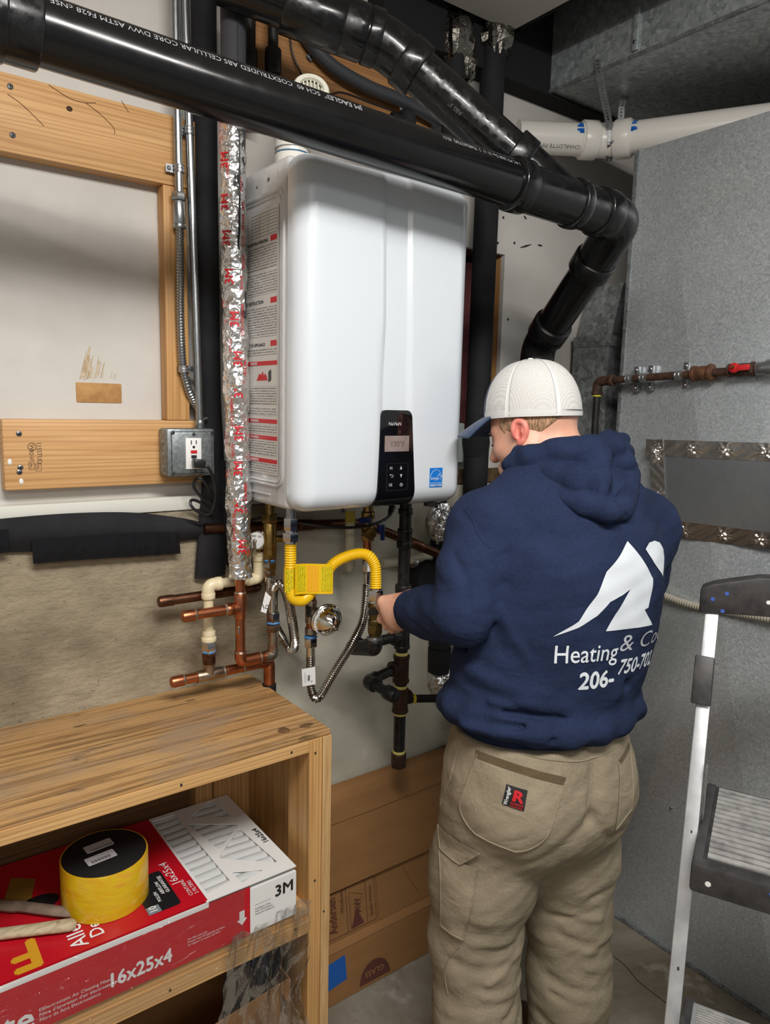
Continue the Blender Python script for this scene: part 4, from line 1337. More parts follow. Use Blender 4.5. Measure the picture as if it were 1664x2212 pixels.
mk('foam_sleeve_lower', [loft_pipe([((0.655, 0.262, 1.22), 0.032, 0.032), ((0.662, 0.262, 0.90), 0.032, 0.032)]), loft_pipe([((0.662, 0.262, 0.897), 0.035, 0.033), ((0.664, 0.262, 0.825), 0.035, 0.033)])], m_void, p4)
mk('foil_end', crumple((0.672, 0.26, 0.80), (0.042, 0.036, 0.05), 14), m_foil, p4, ang=20)

# ------------------------------------------------------------------ wall board and fittings at the top
m_ply = wood('brown_plywood', 0, S(116, 78, 42), S(152, 106, 62), S(174, 126, 78), 0.5)
pb = thing('plywood_board', (0.35, 0.31, 2.33), 'brown plywood board on the wall behind the upper drain pipe', 'board')
mk('plank', prism([(0.03, 0.306, 2.20), (0.605, 0.306, 2.33), (0.605, 0.306, 2.52), (0.03, 0.306, 2.62)], (0, 0.013, 0)), m_ply, pb, smooth=False)
hs = thing('grey_hose', (0.35, 0.285, 2.3), 'thick dark grey hose curving down across the brown plywood', 'hose')
m_hose = M('grey_hose', S(58, 60, 64), 0.42, bp=(30, 0.1, 0.003))
mk('tube', sweep(spline([(0.1792, 0.2850, 2.4851), (0.2088, 0.2850, 2.4337), (0.2725, 0.2830, 2.3931), (0.3713, 0.2800, 2.3720), (0.4627, 0.2780, 2.3658), (0.5398, 0.2800, 2.3590), (0.6157, 0.2850, 2.3490)], 10), 0.0160, 16), m_hose, hs)
strap((0.2408, 0.2840, 2.4238), 0.0165, 0.008, hs, 1, nrm(np.array((0.2608, 0.2850, 2.4057)) - np.array((0.2225, 0.2850, 2.4347))))
ir = thing('iron_pipe', (0.09, 0.27, 2.3), 'black iron pipe with hex union in the upper left corner behind the drain pipes', 'pipe', 'black iron pipes on the plywood')
a = np.array((0.0549, 0.2700, 2.3478))
mk('pipe', cyl(a - (0, 0, 0.14), a + (0, 0, 0.3), 0.0135), m_iron, ir)
each('union', [hexn(a + (0, 0, 0.072), a + (0, 0, 0.14), 0.0165), collar(a - (0, 0, 0.05), a + (0, 0, 0.012), 0.0175, 0.003)], m_iron, ir)
ir = thing('iron_pipe', (0.13, 0.27, 2.3), 'shorter black iron pipe with flared coupling in front of the plywood', 'pipe', 'black iron pipes on the plywood')
a = np.array((0.1125, 0.2700, 2.3735))
mk('pipe', cyl(a - (0, 0, 0.03), a + (0, 0, 0.3), 0.0115), m_iron, ir)
mk('coupling', [collar(a - (0, 0, 0.05), a + (0, 0, 0.005), 0.0185, 0.004), sweep(fillet([a - (0, 0, 0.04), a - (-0.01, 0, 0.075), a - (-0.06, 0, 0.075)], 0.02), 0.0145)], m_iron, ir)
mk('thin_wire', sweep(spline([(0.1710, 0.3000, 2.4689), (0.1724, 0.3000, 2.4303), (0.1781, 0.2990, 2.3972), (0.1925, 0.2960, 2.3675), (0.2077, 0.2900, 2.3457), (0.2555, 0.2850, 2.3231), (0.3043, 0.2800, 2.3391), (0.3833, 0.2760, 2.3347), (0.4534, 0.2740, 2.3319), (0.5139, 0.2750, 2.3302)], 6), 0.0024, 8),
   M('brown_wire', S(40, 26, 20), 0.4), None, 'thin dark wire looping down the plywood behind the round vent', 'wire')
vc = thing('round_vent', (0.21, 0.2, 2.28), 'round cream grilled vent peeking over the main black drain pipe', 'vent')
c = np.array((0.0988, 0.0800, 2.2329)); nv = nrm((-0.35, -0.85, 0.4))
m_cream = M('cream_plastic', S(226, 224, 208), 0.4)
mk('ring', [lathe(c - nv * 0.02, c + nv * 0.004, [(0, 0.028), (0.2, 0.037), (0.85, 0.037), (1, 0.034), (1.0, 0.025), (0.7, 0.024)], 36, False)], m_cream, vc)
mk('grille_back', lathe(c - nv * 0.012, c - nv * 0.008, [(0, 0.026), (1, 0.026)], 24), M('cap_shade', S(170, 168, 150), 0.6), vc)
u_, v_2, _ = frame(nv)
mk('grille_bars', [obox(c - nv * 0.004 + u_ * k * 0.0075, u_ * 0.0012, v_2 * math.sqrt(max(0.00002, 0.024 ** 2 - (k * 0.0075) ** 2)), nv * 0.002) for k in range(-3, 4)], m_cream, vc, smooth=False)
mk('neck', cyl(c - nv * 0.02, c - nv * 0.02 + (0, 0.1, -0.14), 0.022), m_cream, vc)
tr = thing('condensate_trap', (0.46, 0.26, 2.3), 'small black domed trap with a metal tab above the main drain pipe', 'trap')
a = np.array((0.4831, 0.2550, 2.3228))
mk('dome', lathe(a - (0, 0, 0.04), a + (0, 0, 0.02), [(0, 0.022), (0.5, 0.023), (0.75, 0.02), (0.92, 0.012), (1, 0.002)], 24), m_foam, tr)
mk('side_tube', sweep([a + (-0.05, 0.0, -0.012), a + (-0.01, 0, -0.012)], 0.009), m_foam, tr)
mk('tab', [bev(obox(a + (0.0, 0.025, 0.030), (0.005, 0, 0), (0, 0.001, 0), (0, 0, 0.010)), 0.0008), cyl(a + (0, 0.0235, 0.034), a + (0, 0.026, 0.034), 0.0022, 8)], m_zinc, tr)

# white vent stub on the heater
ev = thing('vent_pipe', (0.09, 0.16, 2.07), 'short white plastic vent pipe with blue joint line on top of the heater', 'pipe')
c = np.array((0.0952, 0.1500, 2.1345)); c[2] = 2.072
mk('collar', [collar(c, c + (0, 0, 0.05), 0.0375, 0.003)], m_pvc, ev)
mk('pipe', cyl(c + (0, 0, 0.04), c + (0, 0, 0.095), 0.0345), m_pvc, ev)
mk('primer_line', lathe(c + (0, 0, 0.0485), c + (0, 0, 0.052), [(0, 0.0373), (0.5, 0.0376), (1, 0.0355)], 30), M('primer_dark', S(40, 96, 132), 0.5), ev)
mk('elbow', sweep(fillet([c + (0, 0, 0.06), c + (0, 0, 0.115), c + (0.08, 0.03, 0.14)], 0.05), 0.0385, 24), m_pvc, ev)

# ------------------------------------------------------------------ white PVC pipe under the overhead duct
pv = thing('pvc_pipe', (1.1, 0.1, 2.35), 'white plastic vent pipe with blue primer joints under the overhead duct', 'pipe')
J = np.array((1.1559, 0.1650, 2.3873))
Pa = J + np.array((-0.80, 0.50, 0.0)) * 0.28
q0 = np.array((1.3313, -0.2144, 2.4249)); q0[2] = J[2] - 0.01
ja, jb = nrm(Pa - J), nrm(q0 - J)
mk('pipe', cyl(J + ja * 0.04, Pa, RP, 36), m_pvc, pv)
mk('pipe', cyl(J + jb * 0.04, J + jb * 1.1, RP, 36), m_pvc, pv)
mk('elbow', [sweep(fillet([J + ja * 0.08, J, J + jb * 0.08], 0.05, 10), 0.0475, 32), collar(J + ja * 0.028, J + ja * 0.075, 0.0535, 0.003), collar(J + jb * 0.028, J + jb * 0.075, 0.0535, 0.003)], m_pvc, pv)
va = np.array((-0.55, -0.8, 0.15))
rp = np.random.RandomState(5)
def smear(c0, ax_, L):
    g = [lathe(c0 - ax_ * 0.002, c0 + ax_ * 0.004, [(0, RP + 0.001), (0.5, RP + 0.0018), (1, RP + 0.0004)], 32)]
    for k in range(9):
        l_ = rp.uniform(0.4, 1) * L
        a_ = rp.uniform(-0.2, 1.0)
        n_ = nrm(va - ax_ * (va @ ax_)); up_ = np.cross(n_, ax_) * (1 if np.cross(n_, ax_)[2] > 0 else -1)
        g.append(wrap_patch(c0 + ax_ * l_ / 2, ax_, RP, math.cos(a_) * n_ + math.sin(a_) * up_, l_, 0.16, 0.0006))
    return g


mk('primer_smear', smear(J + ja * 0.076, ja, 0.026), m_primer, pv)
mk('primer_smear', smear(J + jb * 0.076, jb, 0.022), m_primer, pv)
nn = nrm(np.array((-0.3, -0.7, -0.75)))
mk('pipe_lettering', wrap_text('CHARLOTTE PIPE', J + ja * 0.085, -ja, RP, nn, 0.016, True), M('faint_print', S(96, 96, 96), 0.6), pv, smooth=False)
# perforated hanger strap
hg = thing('hanger_strap', (1.0, 0.1, 2.3), 'perforated galvanized hanger strap holding the white pipe from the overhead duct', 'strap')


def perf(pts, wdir, w, pitch=0.0095, hole=0.0026):
    P, s = resample(pts, pitch)
    V, F = [], []
    for i in range(len(P) - 1):
        a, b = P[i], P[i + 1]
        d = b - a
        wv = nrm(wdir - nrm(d) * (wdir @ nrm(d))) * w / 2
        c = (a + b) / 2
        n0 = len(V)
        sq8 = [a - wv, a, a + wv, c + wv, b + wv, b, b - wv, c - wv]
        ang = [math.atan2(((p - c) @ nrm(wv)), ((p - c) @ nrm(d))) for p in sq8]
        V += sq8 + [c + hole * (math.cos(k) * nrm(d) + math.sin(k) * nrm(wv)) for k in ang]
        F += [(n0 + k, n0 + (k + 1) % 8, n0 + 8 + (k + 1) % 8, n0 + 8 + k) for k in range(8)]
    return np.array(V), F


h1 = np.array((0.9945, 0.0827, 2.5388)); h2 = np.array((0.9945, 0.0714, 2.4911))
nj = nrm(np.array((-0.6, -0.75, 0)))
g3 = J + np.array((-0.036, -0.042, 0.016)); g4 = J + np.array((-0.030, -0.044, -0.025)); g5 = J + np.array((0.01, -0.01, -0.056)); 
mk('strap_band', perf([h1, h2, h2 + (g3 - h2) * 0.5, g3, g4, g5], np.array((0.8, -0.6, 0)), 0.019), m_zinc, hg, smooth=False)
g6 = J + np.array((0.02, -0.035, 0.06))
mk('strap_tail', perf([g6 - (0, 0, 0.02), g6 + (0.0, 0, 0.03), g6 + (0.008, 0.0, 0.055), g6 + (0.018, 0.0, 0.064)], np.array((0.8, -0.6, 0)), 0.018), m_zinc, hg, smooth=False)
mk('bolt', cyl(g4 + (-0.004, -0.008, 0.004), g4 + (0.01, 0.01, 0.004), 0.004, 8), m_screw, hg)
# small grey box behind heater
gb = thing('junction_box', (0.70, 0.3, 1.42), 'pale grey box on the wall between the heater and the thick black pipe', 'junction box')
b0_, b1_ = np.array((0.6970, 0.2700, 1.4416)), np.array((0.7361, 0.2700, 1.5556))
mk('box_body', bev(box((b0_[0] - 0.05, 0.27, b0_[2]), (b1_[0], 0.319, b1_[2])), 0.004), M('grey_box', S(150, 160, 156), 0.45), gb)
mk('connector', cyl(np.array((0.7564, 0.2850, 1.4728)), np.array((0.7694, 0.2850, 1.4726)), 0.005), m_steel, gb)

# ------------------------------------------------------------------ plumbing below the heater
A = lambda p: np.array(p, float)


def fine(key, base, ink, runax, rowax, rows, runs, dens=0.44):
    """lines of tiny illegible print"""
    if key in MATS: return MATS[key]
    global t_
    m, t_, b = nt(key)
    v = mapped(t_)
    sp_ = t_.nodes.new('ShaderNodeSeparateXYZ'); t_.links.new(v, sp_.inputs[0])
    on_ = math_n('LESS_THAN', math_n('FRACT', math_n('MULTIPLY', sp_.outputs[rowax], float(rows))), 0.5)
    st = [1, 1, 1]; st[runax] = runs; st[rowax] = rows
    w_ = math_n('GREATER_THAN', noise(t_, mapped(t_, st), 1.0, 2), dens)
    t_.links.new(mix(t_, math_n('MULTIPLY', math_n('MULTIPLY', on_, w_), 0.8), base, ink), b.inputs['Base Color'])
    b.inputs['Roughness'].default_value = 0.5
    MATS[key] = m
    return m


def ring(p, d, r, mat, parent, name='solder_ring', w=0.003):
    mk(name, lathe(A(p) - d * w, A(p) + d * w, [(0, r - 0.001), (0.5, r + 0.001), (1, r - 0.001)], 20), mat, parent)


XU = X1
RC = 0.0111
# copper riser below the foil pipe with two arms
cr = thing('copper_riser', (-0.026, 0.16, 1.0), 'bright copper riser with a capped left arm, coming out of the foil wrapped pipe', 'copper pipe')
xr0 = -0.026
top = A((xr0, 0.16, 1.26)); tee = A((xr0, 0.16, (-0.0216, 0.1600, 1.1467)[2])); bot = A((xr0, 0.16, (-0.0176, 0.1600, 1.0252)[2]))
mk('pipe', cyl(bot, top, RC), m_copper, cr)
cap_ = A(((-0.1556, 0.1600, 1.1515)[0], 0.16, tee[2]))
te = mk('tee', [collar(tee - Z1 * 0.024, tee + Z1 * 0.032, 0.0136, 0.001), cyl(tee, tee - XU * 0.030, 0.0133), collar(tee - XU * 0.018, tee - XU * 0.033, 0.0138, 0.001)], m_copper, cr)
ring(tee + Z1 * 0.034, Z1, 0.0128, m_solder, cr); ring(tee - XU * 0.034, XU, 0.0128, m_solder, cr)
mk('arm', cyl(tee - XU * 0.02, cap_, RC), m_copper, cr)
mk('end_cap', lathe(cap_ + XU * 0.022, cap_ - XU * 0.006, [(0, 0.0128), (0.75, 0.0128), (0.93, 0.011), (1, 0.007)], 20), m_copper, cr)
ring(cap_ + XU * 0.024, XU, 0.0122, m_solder, cr)
ex = A(((0.0206, 0.1600, 1.0244)[0], 0.16, bot[2] - 0.004))
e2 = A(((0.0566, 0.1650, 1.0306)[0], 0.16, bot[2] - 0.004)); e3 = A((e2[0], 0.16, (0.0562, 0.1600, 1.0910)[2]))
mk('elbow', [sweep(fillet([bot + Z1 * 0.02, bot - Z1 * 0.004, ex], 0.02), 0.0136, 18)], m_copper, cr)
ring(bot + Z1 * 0.018, Z1, 0.0130, m_solder, cr)
mk('cross_pipe', cyl(ex - XU * 0.004, e2, RC), m_copper, cr)
ring(ex + XU * 0.002, XU, 0.0128, m_solder, cr)
mk('elbow', [sweep(fillet([e2 - XU * 0.022, e2, e2 + Z1 * 0.026], 0.02), 0.0136, 18)], M('soldered_copper', S(160, 128, 104), 0.35, 1.0, col2=S(178, 172, 160), ns=40), cr)
mk('adaptor', [cyl(e2 + Z1 * 0.02, e3 - Z1 * 0.008, 0.0128), hexn(e3 - Z1 * 0.012, e3 + Z1 * 0.004, 0.0165)], MATS['soldered_copper'], cr)
# solder drips
mk('solder_drip', [ball(A((xr0 - .008, 0.151, tee[2] - k)), (0.003, 0.002, 0.006), 8, 6) for k in (0.045, 0.052, -0.022)], m_solder, cr)

# dull copper stub behind
cs = thing('copper_stub', (-0.15, 0.25, 1.1), 'dull brown copper stub with capped end behind the cream elbow', 'copper pipe')
a, b = A((-0.1797, 0.2400, 1.1636)), A((-0.0100, 0.2400, 1.1623))
b[1] = 0.24; b[2] = a[2]
mk('pipe', cyl(a, b + XU * 0.06, RC), m_copperd, cs)
mk('end_cap', lathe(a + XU * 0.03, a - XU * 0.004, [(0, 0.0127), (0.8, 0.0127), (0.95, 0.011), (1, 0.007)], 20), m_copperd, cs)
mk('wall_turn', sweep(fillet([b + XU * 0.05, b + XU * 0.07, b + A((0.07, 0.055, 0))], 0.015), RC), m_copperd, cs)

# lower manifold + cream relief line
lm = thing('copper_manifold', (0, 0.2, 0.96), 'lower horizontal copper pipe with capped end just above the wooden shelf top', 'copper pipe')
YM = 0.205
a = A((-0.1680, 0.2050, 0.9880)); t2 = A(((-0.0818, 0.2050, 0.9903)[0], YM, a[2])); c2 = A(((0.0705, 0.2050, 0.9760)[0], YM, a[2] + 0.001)); dn = A((c2[0], YM, (0.0730, 0.2050, 0.9291)[2]))
mk('pipe', cyl(a, c2, RC), m_copper, lm)
mk('end_cap', lathe(a + XU * 0.024, a - XU * 0.004, [(0, 0.0128), (0.75, 0.0128), (0.93, 0.011), (1, 0.007)], 20), m_copper, lm)
mk('tee', [collar(t2 - XU * 0.03, t2 + XU * 0.032, 0.0137, 0.001), cyl(t2, t2 + Z1 * 0.03, 0.0137)], MATS['soldered_copper'], lm)
ring(a + XU * 0.026, XU, 0.0124, m_solder, lm); ring(t2 + XU * 0.036, XU, 0.0126, m_solder, lm); ring(t2 + XU * 0.085, XU, 0.0122, m_solder, lm)
ad = t2 + Z1 * 0.026
mk('adaptor', [collar(ad, ad + Z1 * 0.022, 0.0145, 0.001), hexn(ad + Z1 * 0.016, ad + Z1 * 0.026, 0.0165)], m_copperd, lm)
mk('elbow', sweep(fillet([c2 - XU * 0.02, c2, dn], 0.02), 0.0136, 18), m_copper, lm)
mk('black_sleeve', lathe(dn + Z1 * 0.004, (dn[0], YM, 0.60), [(0, 0.0165), (1, 0.0165)], 20), m_foam, lm)
rl = thing('relief_line', (-0.05, YM, 1.06), 'cream plastic relief pipe with two elbows left of the foil pipe', 'pipe')
v1 = ad + Z1 * 0.046
zc = (-0.0685, 0.2050, 1.1962)[2]
el1 = A((t2[0], YM, zc)); el2 = A(((0.0438, 0.2050, 1.1905)[0], YM, zc)); up = A((el2[0], YM, (0.0474, 0.2050, 1.2319)[2]))
mk('union_nut', [hexn(ad + Z1 * 0.026, ad + Z1 * 0.052, 0.0165)], m_steel, rl)
ring(ad + Z1 * 0.029, Z1, 0.0155, M('blue_gasket', S(70, 128, 190), 0.5), rl, 'gasket')
mk('adaptor', [collar(ad + Z1 * 0.052, ad + Z1 * 0.064, 0.0170, 0.002), collar(ad + Z1 * 0.062, ad + Z1 * 0.078, 0.0150, 0.001)], m_cpvc, rl)
mk('pipe', cyl(ad + Z1 * 0.07, el1 - Z1 * 0.02, 0.0111), m_cpvc, rl)
mk('elbow', [sweep(fillet([el1 - Z1 * 0.030, el1, el1 + XU * 0.030], 0.016), 0.0145, 20), collar(el1 - Z1 * 0.031, el1 - Z1 * 0.018, 0.0155, 0.001), collar(el1 + XU * 0.018, el1 + XU * 0.031, 0.0155, 0.001)], m_cpvc, rl)
mk('pipe', cyl(el1 + XU * 0.02, el2 - XU * 0.01, 0.0111), m_cpvc, rl)
mk('elbow', [sweep(fillet([el2 - XU * 0.030, el2, up + Z1 * 0.004], 0.022), 0.0140, 20), collar(el2 - XU * 0.032, el2 - XU * 0.018, 0.0148, 0.001)], m_cpvc, rl)
mk('glue_ring', cyl(up + Z1 * 0.002, up + Z1 * 0.007, 0.0120), m_yseal, rl)
mk('nut', [hexn(up + Z1 * 0.016, up + Z1 * 0.028, 0.0165), collar(up + Z1 * 0.006, up + Z1 * 0.018, 0.0150, 0.001)], m_cpvc, rl)

# left brass service valve with relief valve
bv = thing('service_valve', (0.03, 0.17, 1.2), 'brass service valve with round white relief valve beside the foil pipe', 'valve', 'service valves under the heater')
xv = (0.0529, 0.1700, 1.3089)[0]
mk('valve_body', [cyl(A((0.0529, 0.170, 1.3302)), A((xv, 0.17, 1.385)), 0.012), collar(A((0.0529, 0.170, 1.2498)), A((0.0529, 0.170, 1.3324)), 0.0155, 0.003), hexn(A((0.0529, 0.170, 1.3324)), A((0.0529, 0.170, 1.3515)), 0.0195), hexn(A((0.0529, 0.170, 1.2423)), A((0.0529, 0.170, 1.2595)), 0.017), cyl(A((0.0529, 0.170, 1.2928)), A((0.0529, 0.170, 1.2928)) + A((0.035, -0.01, 0)), 0.0085)], m_brass, bv)
xd = A((el2[0], YM, 0)); rz = (0.0346, 0.1800, 1.2875)[2]
rc_ = A((el2[0], YM - 0.005, rz))
mk('relief_body', [sweep(fillet([A((0.0529, 0.170, 1.2875)), A((el2[0] + .004, YM, rz)), A((el2[0], YM, up[2] + 0.026))], 0.02), 0.0125, 18)], m_brass, bv)
dn_ = nrm((-0.72, -0.66, 0.1))
rb = rc_ + dn_ * 0.008
mk('relief_bonnet', [collar(rb, rb + dn_ * 0.022, 0.0195, 0.002)], m_white, bv)
mk('chrome_ring', lathe(rb - dn_ * 0.004, rb + dn_ * 0.001, [(0, 0.0165), (0.5, 0.0215), (1, 0.0165)], 26), m_chrome, bv)
u_, v_3, _ = frame(dn_)
mk('dial_print', [letters('TEMP  LBS', rb + dn_ * 0.0225 - u_ * 0.012 + Z1 * 0.009, np.cross(Z1, dn_), Z1, 0.006, 0, 0.0003)], m_black_text, bv, smooth=False)
mk('test_lever', [bev(obox(rb + dn_ * 0.026 - Z1 * 0.012, dn_ * 0.002, u_ * 0.004, A((0, 0, 0.014))), 0.001), ball(rb + dn_ * 0.025, 0.005, 10, 8)], m_chrome, bv)
mk('drain_handle', bev(obox(A((0.0529, 0.170, 1.3217)) + A((0.045, -0.012, 0.001)), (0.011, 0, 0), (0, 0.008, 0), (0, 0, 0.008)), 0.003), MATS['red_handle'], bv)
mk('drain_cap', [cyl(A((0.0529, 0.170, 1.2928)) + A((0.034, -0.01, 0)), A((0.0529, 0.170, 1.2928)) + A((0.052, -0.014, 0)), 0.011), sweep(spline([A((0.0529, 0.170, 1.2821)) + A((0.04, -0.01, 0)), A((0.0529, 0.170, 1.2692)) + A((0.036, -0.02, 0)), A((0.0529, 0.170, 1.2681)) + A((0.05, -0.02, 0))], 5), 0.002, 6)], m_iron, bv)

# left ribbed connector
m_flex = M('ribbed_steel', S(196, 192, 184), 0.16, 1.0)
fh = thing('ribbed_connector', (0.08, 0.15, 1.02), 'ribbed stainless connector bent in an S loop left of the yellow gas hose', 'hose', 'ribbed connectors')
mk('nut', [hexn(A((0.0529, 0.170, 1.2206)), A((0.0529, 0.170, 1.2412)), 0.0165), hexn(A((0.0529, 0.170, 1.2054)), A((0.0529, 0.170, 1.2206)), 0.0150)], m_steel, fh)
ring(A((0.0529, 0.170, 1.2455)), Z1, 0.0155, MATS['blue_gasket'], fh, 'gasket')
mk('sleeve', cyl(A((0.0529, 0.170, 1.2054)), A((0.0529, 0.170, 1.1628)), 0.0105), m_chrome, fh)
mk('ribbed_tube', corr(spline([A((0.0529, 0.170, 1.1661)), A((0.0671, 0.1850, 1.1185)), A((0.0823, 0.1950, 1.0741)), A((0.1051, 0.2000, 1.0379)), A((0.1142, 0.1800, 1.0189)), A((0.1083, 0.1500, 1.0400)), A((0.0932, 0.1350, 1.0992)), A((0.0804, 0.1300, 1.1517)), A((0.0694, 0.1300, 1.1836)), A((0.0579, 0.1350, 1.1948)), A((0.0530, 0.1500, 1.1814)), A((0.0549, 0.1600, 1.1572))], 10), 0.0100, 0.0052, 0.0017, 14), m_flex, fh)
n0 = e3 + Z1 * 0.006
mk('sleeve', cyl(n0 + Z1 * 0.024, A((e3[0], 0.16, (0.0549, 0.1600, 1.1648)[2])), 0.0112), m_chrome, fh)
mk('nut', [hexn(n0 + Z1 * 0.003, n0 + Z1 * 0.026, 0.0165)], m_steel, fh)
ring(n0 + Z1 * 0.003, Z1, 0.0158, MATS['blue_gasket'], fh, 'gasket')
la, lb_ = A((0.0163, 0.1200, 1.1865)), A((0.0072, 0.1200, 1.1457))
ltag = mk('paper_label', prism([la, A((0.0301, 0.1200, 1.1720)), A((0.0174, 0.1200, 1.1367)), lb_ - A((0.003, 0, 0.003))], (0, 0.0006, 0)), m_white, fh, smooth=False)
mk('label_print', [rectp(A((0.0117, 0.1200, 1.1481)) - Y1 * 0.0008, nrm(A((1, 0, 0.4))), nrm(A((-.4, 0, 1))), 0.0015, 0.022, 0), sweep([A((0.0192, 0.1190, 1.1515)) + 0.004 * A((math.cos(k), 0, math.sin(k))) for k in np.linspace(0, 6.28, 12)], 0.0006, 4)], m_black_text, ltag, smooth=False)

# gas connector
gh = thing('gas_connector', (0.1, 0.1, 1.15), 'yellow ribbed gas hose with a printed yellow tag under the heater', 'gas hose')
YG = 0.09
xg = (0.0616, 0.0900, 1.3205)[0]
mk('inlet', cyl(A((0.0616, 0.090, 1.3533)), A((xg, YG, 1.384)), 0.0125), m_zinc, gh)
mk('nut', [hexn(A((0.0616, 0.090, 1.3256)), A((0.0616, 0.090, 1.3533)), 0.0165), cyl(A((0.0616, 0.090, 1.3205)), A((0.0616, 0.090, 1.3267)), 0.0125), hexn(A((0.0616, 0.090, 1.3019)), A((0.0616, 0.090, 1.3215)), 0.0190), collar(A((0.0616, 0.090, 1.2957)), A((0.0616, 0.090, 1.3040)), 0.0155, 0.001)], m_steel, gh)
path = spline([A((0.0616, 0.090, 1.2978)), A((0.0616, 0.090, 1.2531)), A((0.0616, 0.090, 1.2038)), A((0.0667, 0.0850, 1.1748)), A((0.0863, 0.0820, 1.1664)), A((0.1137, 0.0800, 1.1844)), A((0.1415, 0.0780, 1.2144)), A((0.1664, 0.0750, 1.2422)), A((0.1983, 0.0700, 1.2559)), A((0.2274, 0.0600, 1.2611)), A((0.2467, 0.0500, 1.2544)), A((0.2595, 0.0450, 1.2320)), A((0.2607, 0.0420, 1.2072)), A((0.2600, 0.0400, 1.1801))], 10)
mk('ribbed_tube', corr(path, 0.0126, 0.0054, 0.0010, 18), m_yellow, gh)
mk('heat_shrink', sweep(spline([A((0.0616, 0.090, 1.2416)), A((0.0616, 0.090, 1.2038)), A((0.0667, 0.0850, 1.1748)), A((0.0863, 0.0820, 1.1664)), A((0.1047, 0.0810, 1.1768))], 8), 0.0146, 16), m_yellow, gh)
m_ytag = fine('yellow_tag_print', S(240, 216, 20), S(60, 50, 10), 2, 0, 420, 500)
tg0, tg1 = A((0.0599, 0.0700, 1.2540)), A((0.1506, 0.0620, 1.2464))
tgh = tg0[2] - (0.0604, 0.0700, 1.1854)[2]
tag_ = mk('printed_tag', sheet(lambda u, v: tg0 + (tg1 - tg0) * u - Z1 * tgh * v + Y1 * (0.004 * math.sin(u * 5) - 0.004), np.linspace(0, 1, 14), np.linspace(0, 1, 6), (0, 0.0006, 0)), m_yellow, gh, label='bright yellow warning tag on the gas hose')
tp = lambda u, v: tg0 + (tg1 - tg0) * u - Z1 * tgh * v + Y1 * (0.004 * math.sin(u * 5) - 0.0046)
mk('tag_print', gridf(tp, np.linspace(0.05, 0.30, 6), np.linspace(0.06, 0.9, 4)), m_ytag, tag_, smooth=False)
mk('tag_print', gridf(tp, np.linspace(0.68, 0.97, 6), np.linspace(0.08, 0.9, 4)), m_ytag, tag_, smooth=False)
mk('tag_print_orange', gridf(tp, np.linspace(0.34, 0.62, 6), np.linspace(0.06, 0.92, 4)), fine('orange_tag_print', S(244, 200, 30), S(216, 110, 20), 2, 0, 420, 300, 0.35), tag_, smooth=False)
mk('shrink_print', wrap_patch(A((0.0616, 0.090, 1.2143)), Z1, 0.0150, A((-0.6, -0.8, 0)), 0.055, 1.5, 0.0004), m_ytag, gh)
xg2, yg2 = path[-1][0], 0.04
mk('nut', [cyl(A((0.2600, 0.040, 1.1801)), A((0.2600, 0.040, 1.1735)), 0.0145), hexn(A((0.2600, 0.040, 1.1512)), A((0.2600, 0.040, 1.1757)), 0.0185), collar(A((0.2600, 0.040, 1.1423)), A((0.2600, 0.040, 1.1534)), 0.0160, 0.002)], m_steel, gh)
# gas cock on an iron elbow
gk = thing('gas_valve', (xg2, yg2, 1.06), 'brass gas shutoff valve gripped by the left hand of the person', 'valve')
mk('valve_body', [collar(A((0.2600, 0.040, 1.1333)), A((0.2600, 0.040, 1.1445)), 0.0185, 0.003), cyl(A((0.2600, 0.040, 1.0963)), A((0.2600, 0.040, 1.1378)), 0.0145), collar(A((0.2600, 0.040, 1.0906)), A((0.2600, 0.040, 1.1075)), 0.0165, 0.004), hexn(A((0.2600, 0.040, 1.0703)), A((0.2600, 0.040, 1.0929)), 0.0185), cyl(A((0.2600, 0.040, 1.0635)), A((0.2600, 0.040, 1.0725)), 0.014)], M('dark_brass', S(112, 96, 56), 0.45, 0.9, col2=S(80, 66, 40), ns=40), gk)
mk('valve_handle', bev(obox(A((0.2600, 0.040, 1.1288)) + A((-0.014, -0.016, 0)), (0.016, 0, 0), (0, 0.003, 0), (0, 0, 0.007)), 0.002), m_iron, gk)
mk('nipple', cyl(A((0.2600, 0.040, 1.0476)), A((0.2600, 0.040, 1.0680)), 0.0128), m_zinc, gk)
# iron gas riser
gi = thing('iron_gas_riser', (0.44, 0.15, 0.55), 'vertical black iron gas pipe with rusty tees and capped drip leg', 'gas pipe')
YI = 0.155
xi = (0.4340, 0.1550, 1.0948)[0]
mk('pipe', cyl(A((0.4340, 0.155, 0.6739)), A((xi, YI, 1.385)), 0.0157), m_iron, gi)
mk('coupling', [collar(A((0.4340, 0.155, 1.2380)), A((0.4340, 0.155, 1.2575)), 0.021, 0.003), collar(A((0.4340, 0.155, 1.2769)), A((0.4340, 0.155, 1.2890)), 0.020, 0.003), cyl(A((0.4340, 0.155, 1.2380)), A((0.4340, 0.155, 1.2890)), 0.0185), collar(A((0.4340, 0.155, 1.3251)), A((0.4340, 0.155, 1.3419)), 0.019, 0.003)], m_iron, gi)
mk('union', [collar(A((0.4340, 0.155, 1.1173)), A((0.4340, 0.155, 1.1421)), 0.0220, 0.004), collar(A((0.4340, 0.155, 1.0948)), A((0.4340, 0.155, 1.1173)), 0.0195, 0.003)], m_iron, gi)
t1 = A((0.4340, 0.155, 1.0029))
mk('tee', [collar(A((0.4340, 0.155, 0.9710)), A((0.4340, 0.155, 1.0446)), 0.0200, 0.003), collar(A((0.4340, 0.155, 0.9685)), A((0.4340, 0.155, 0.9787)), 0.0215, 0.002), cyl(t1, t1 - XU * 0.03, 0.0185), collar(t1 - XU * 0.024, t1 - XU * 0.034, 0.0205, 0.002)], m_iron, gi)
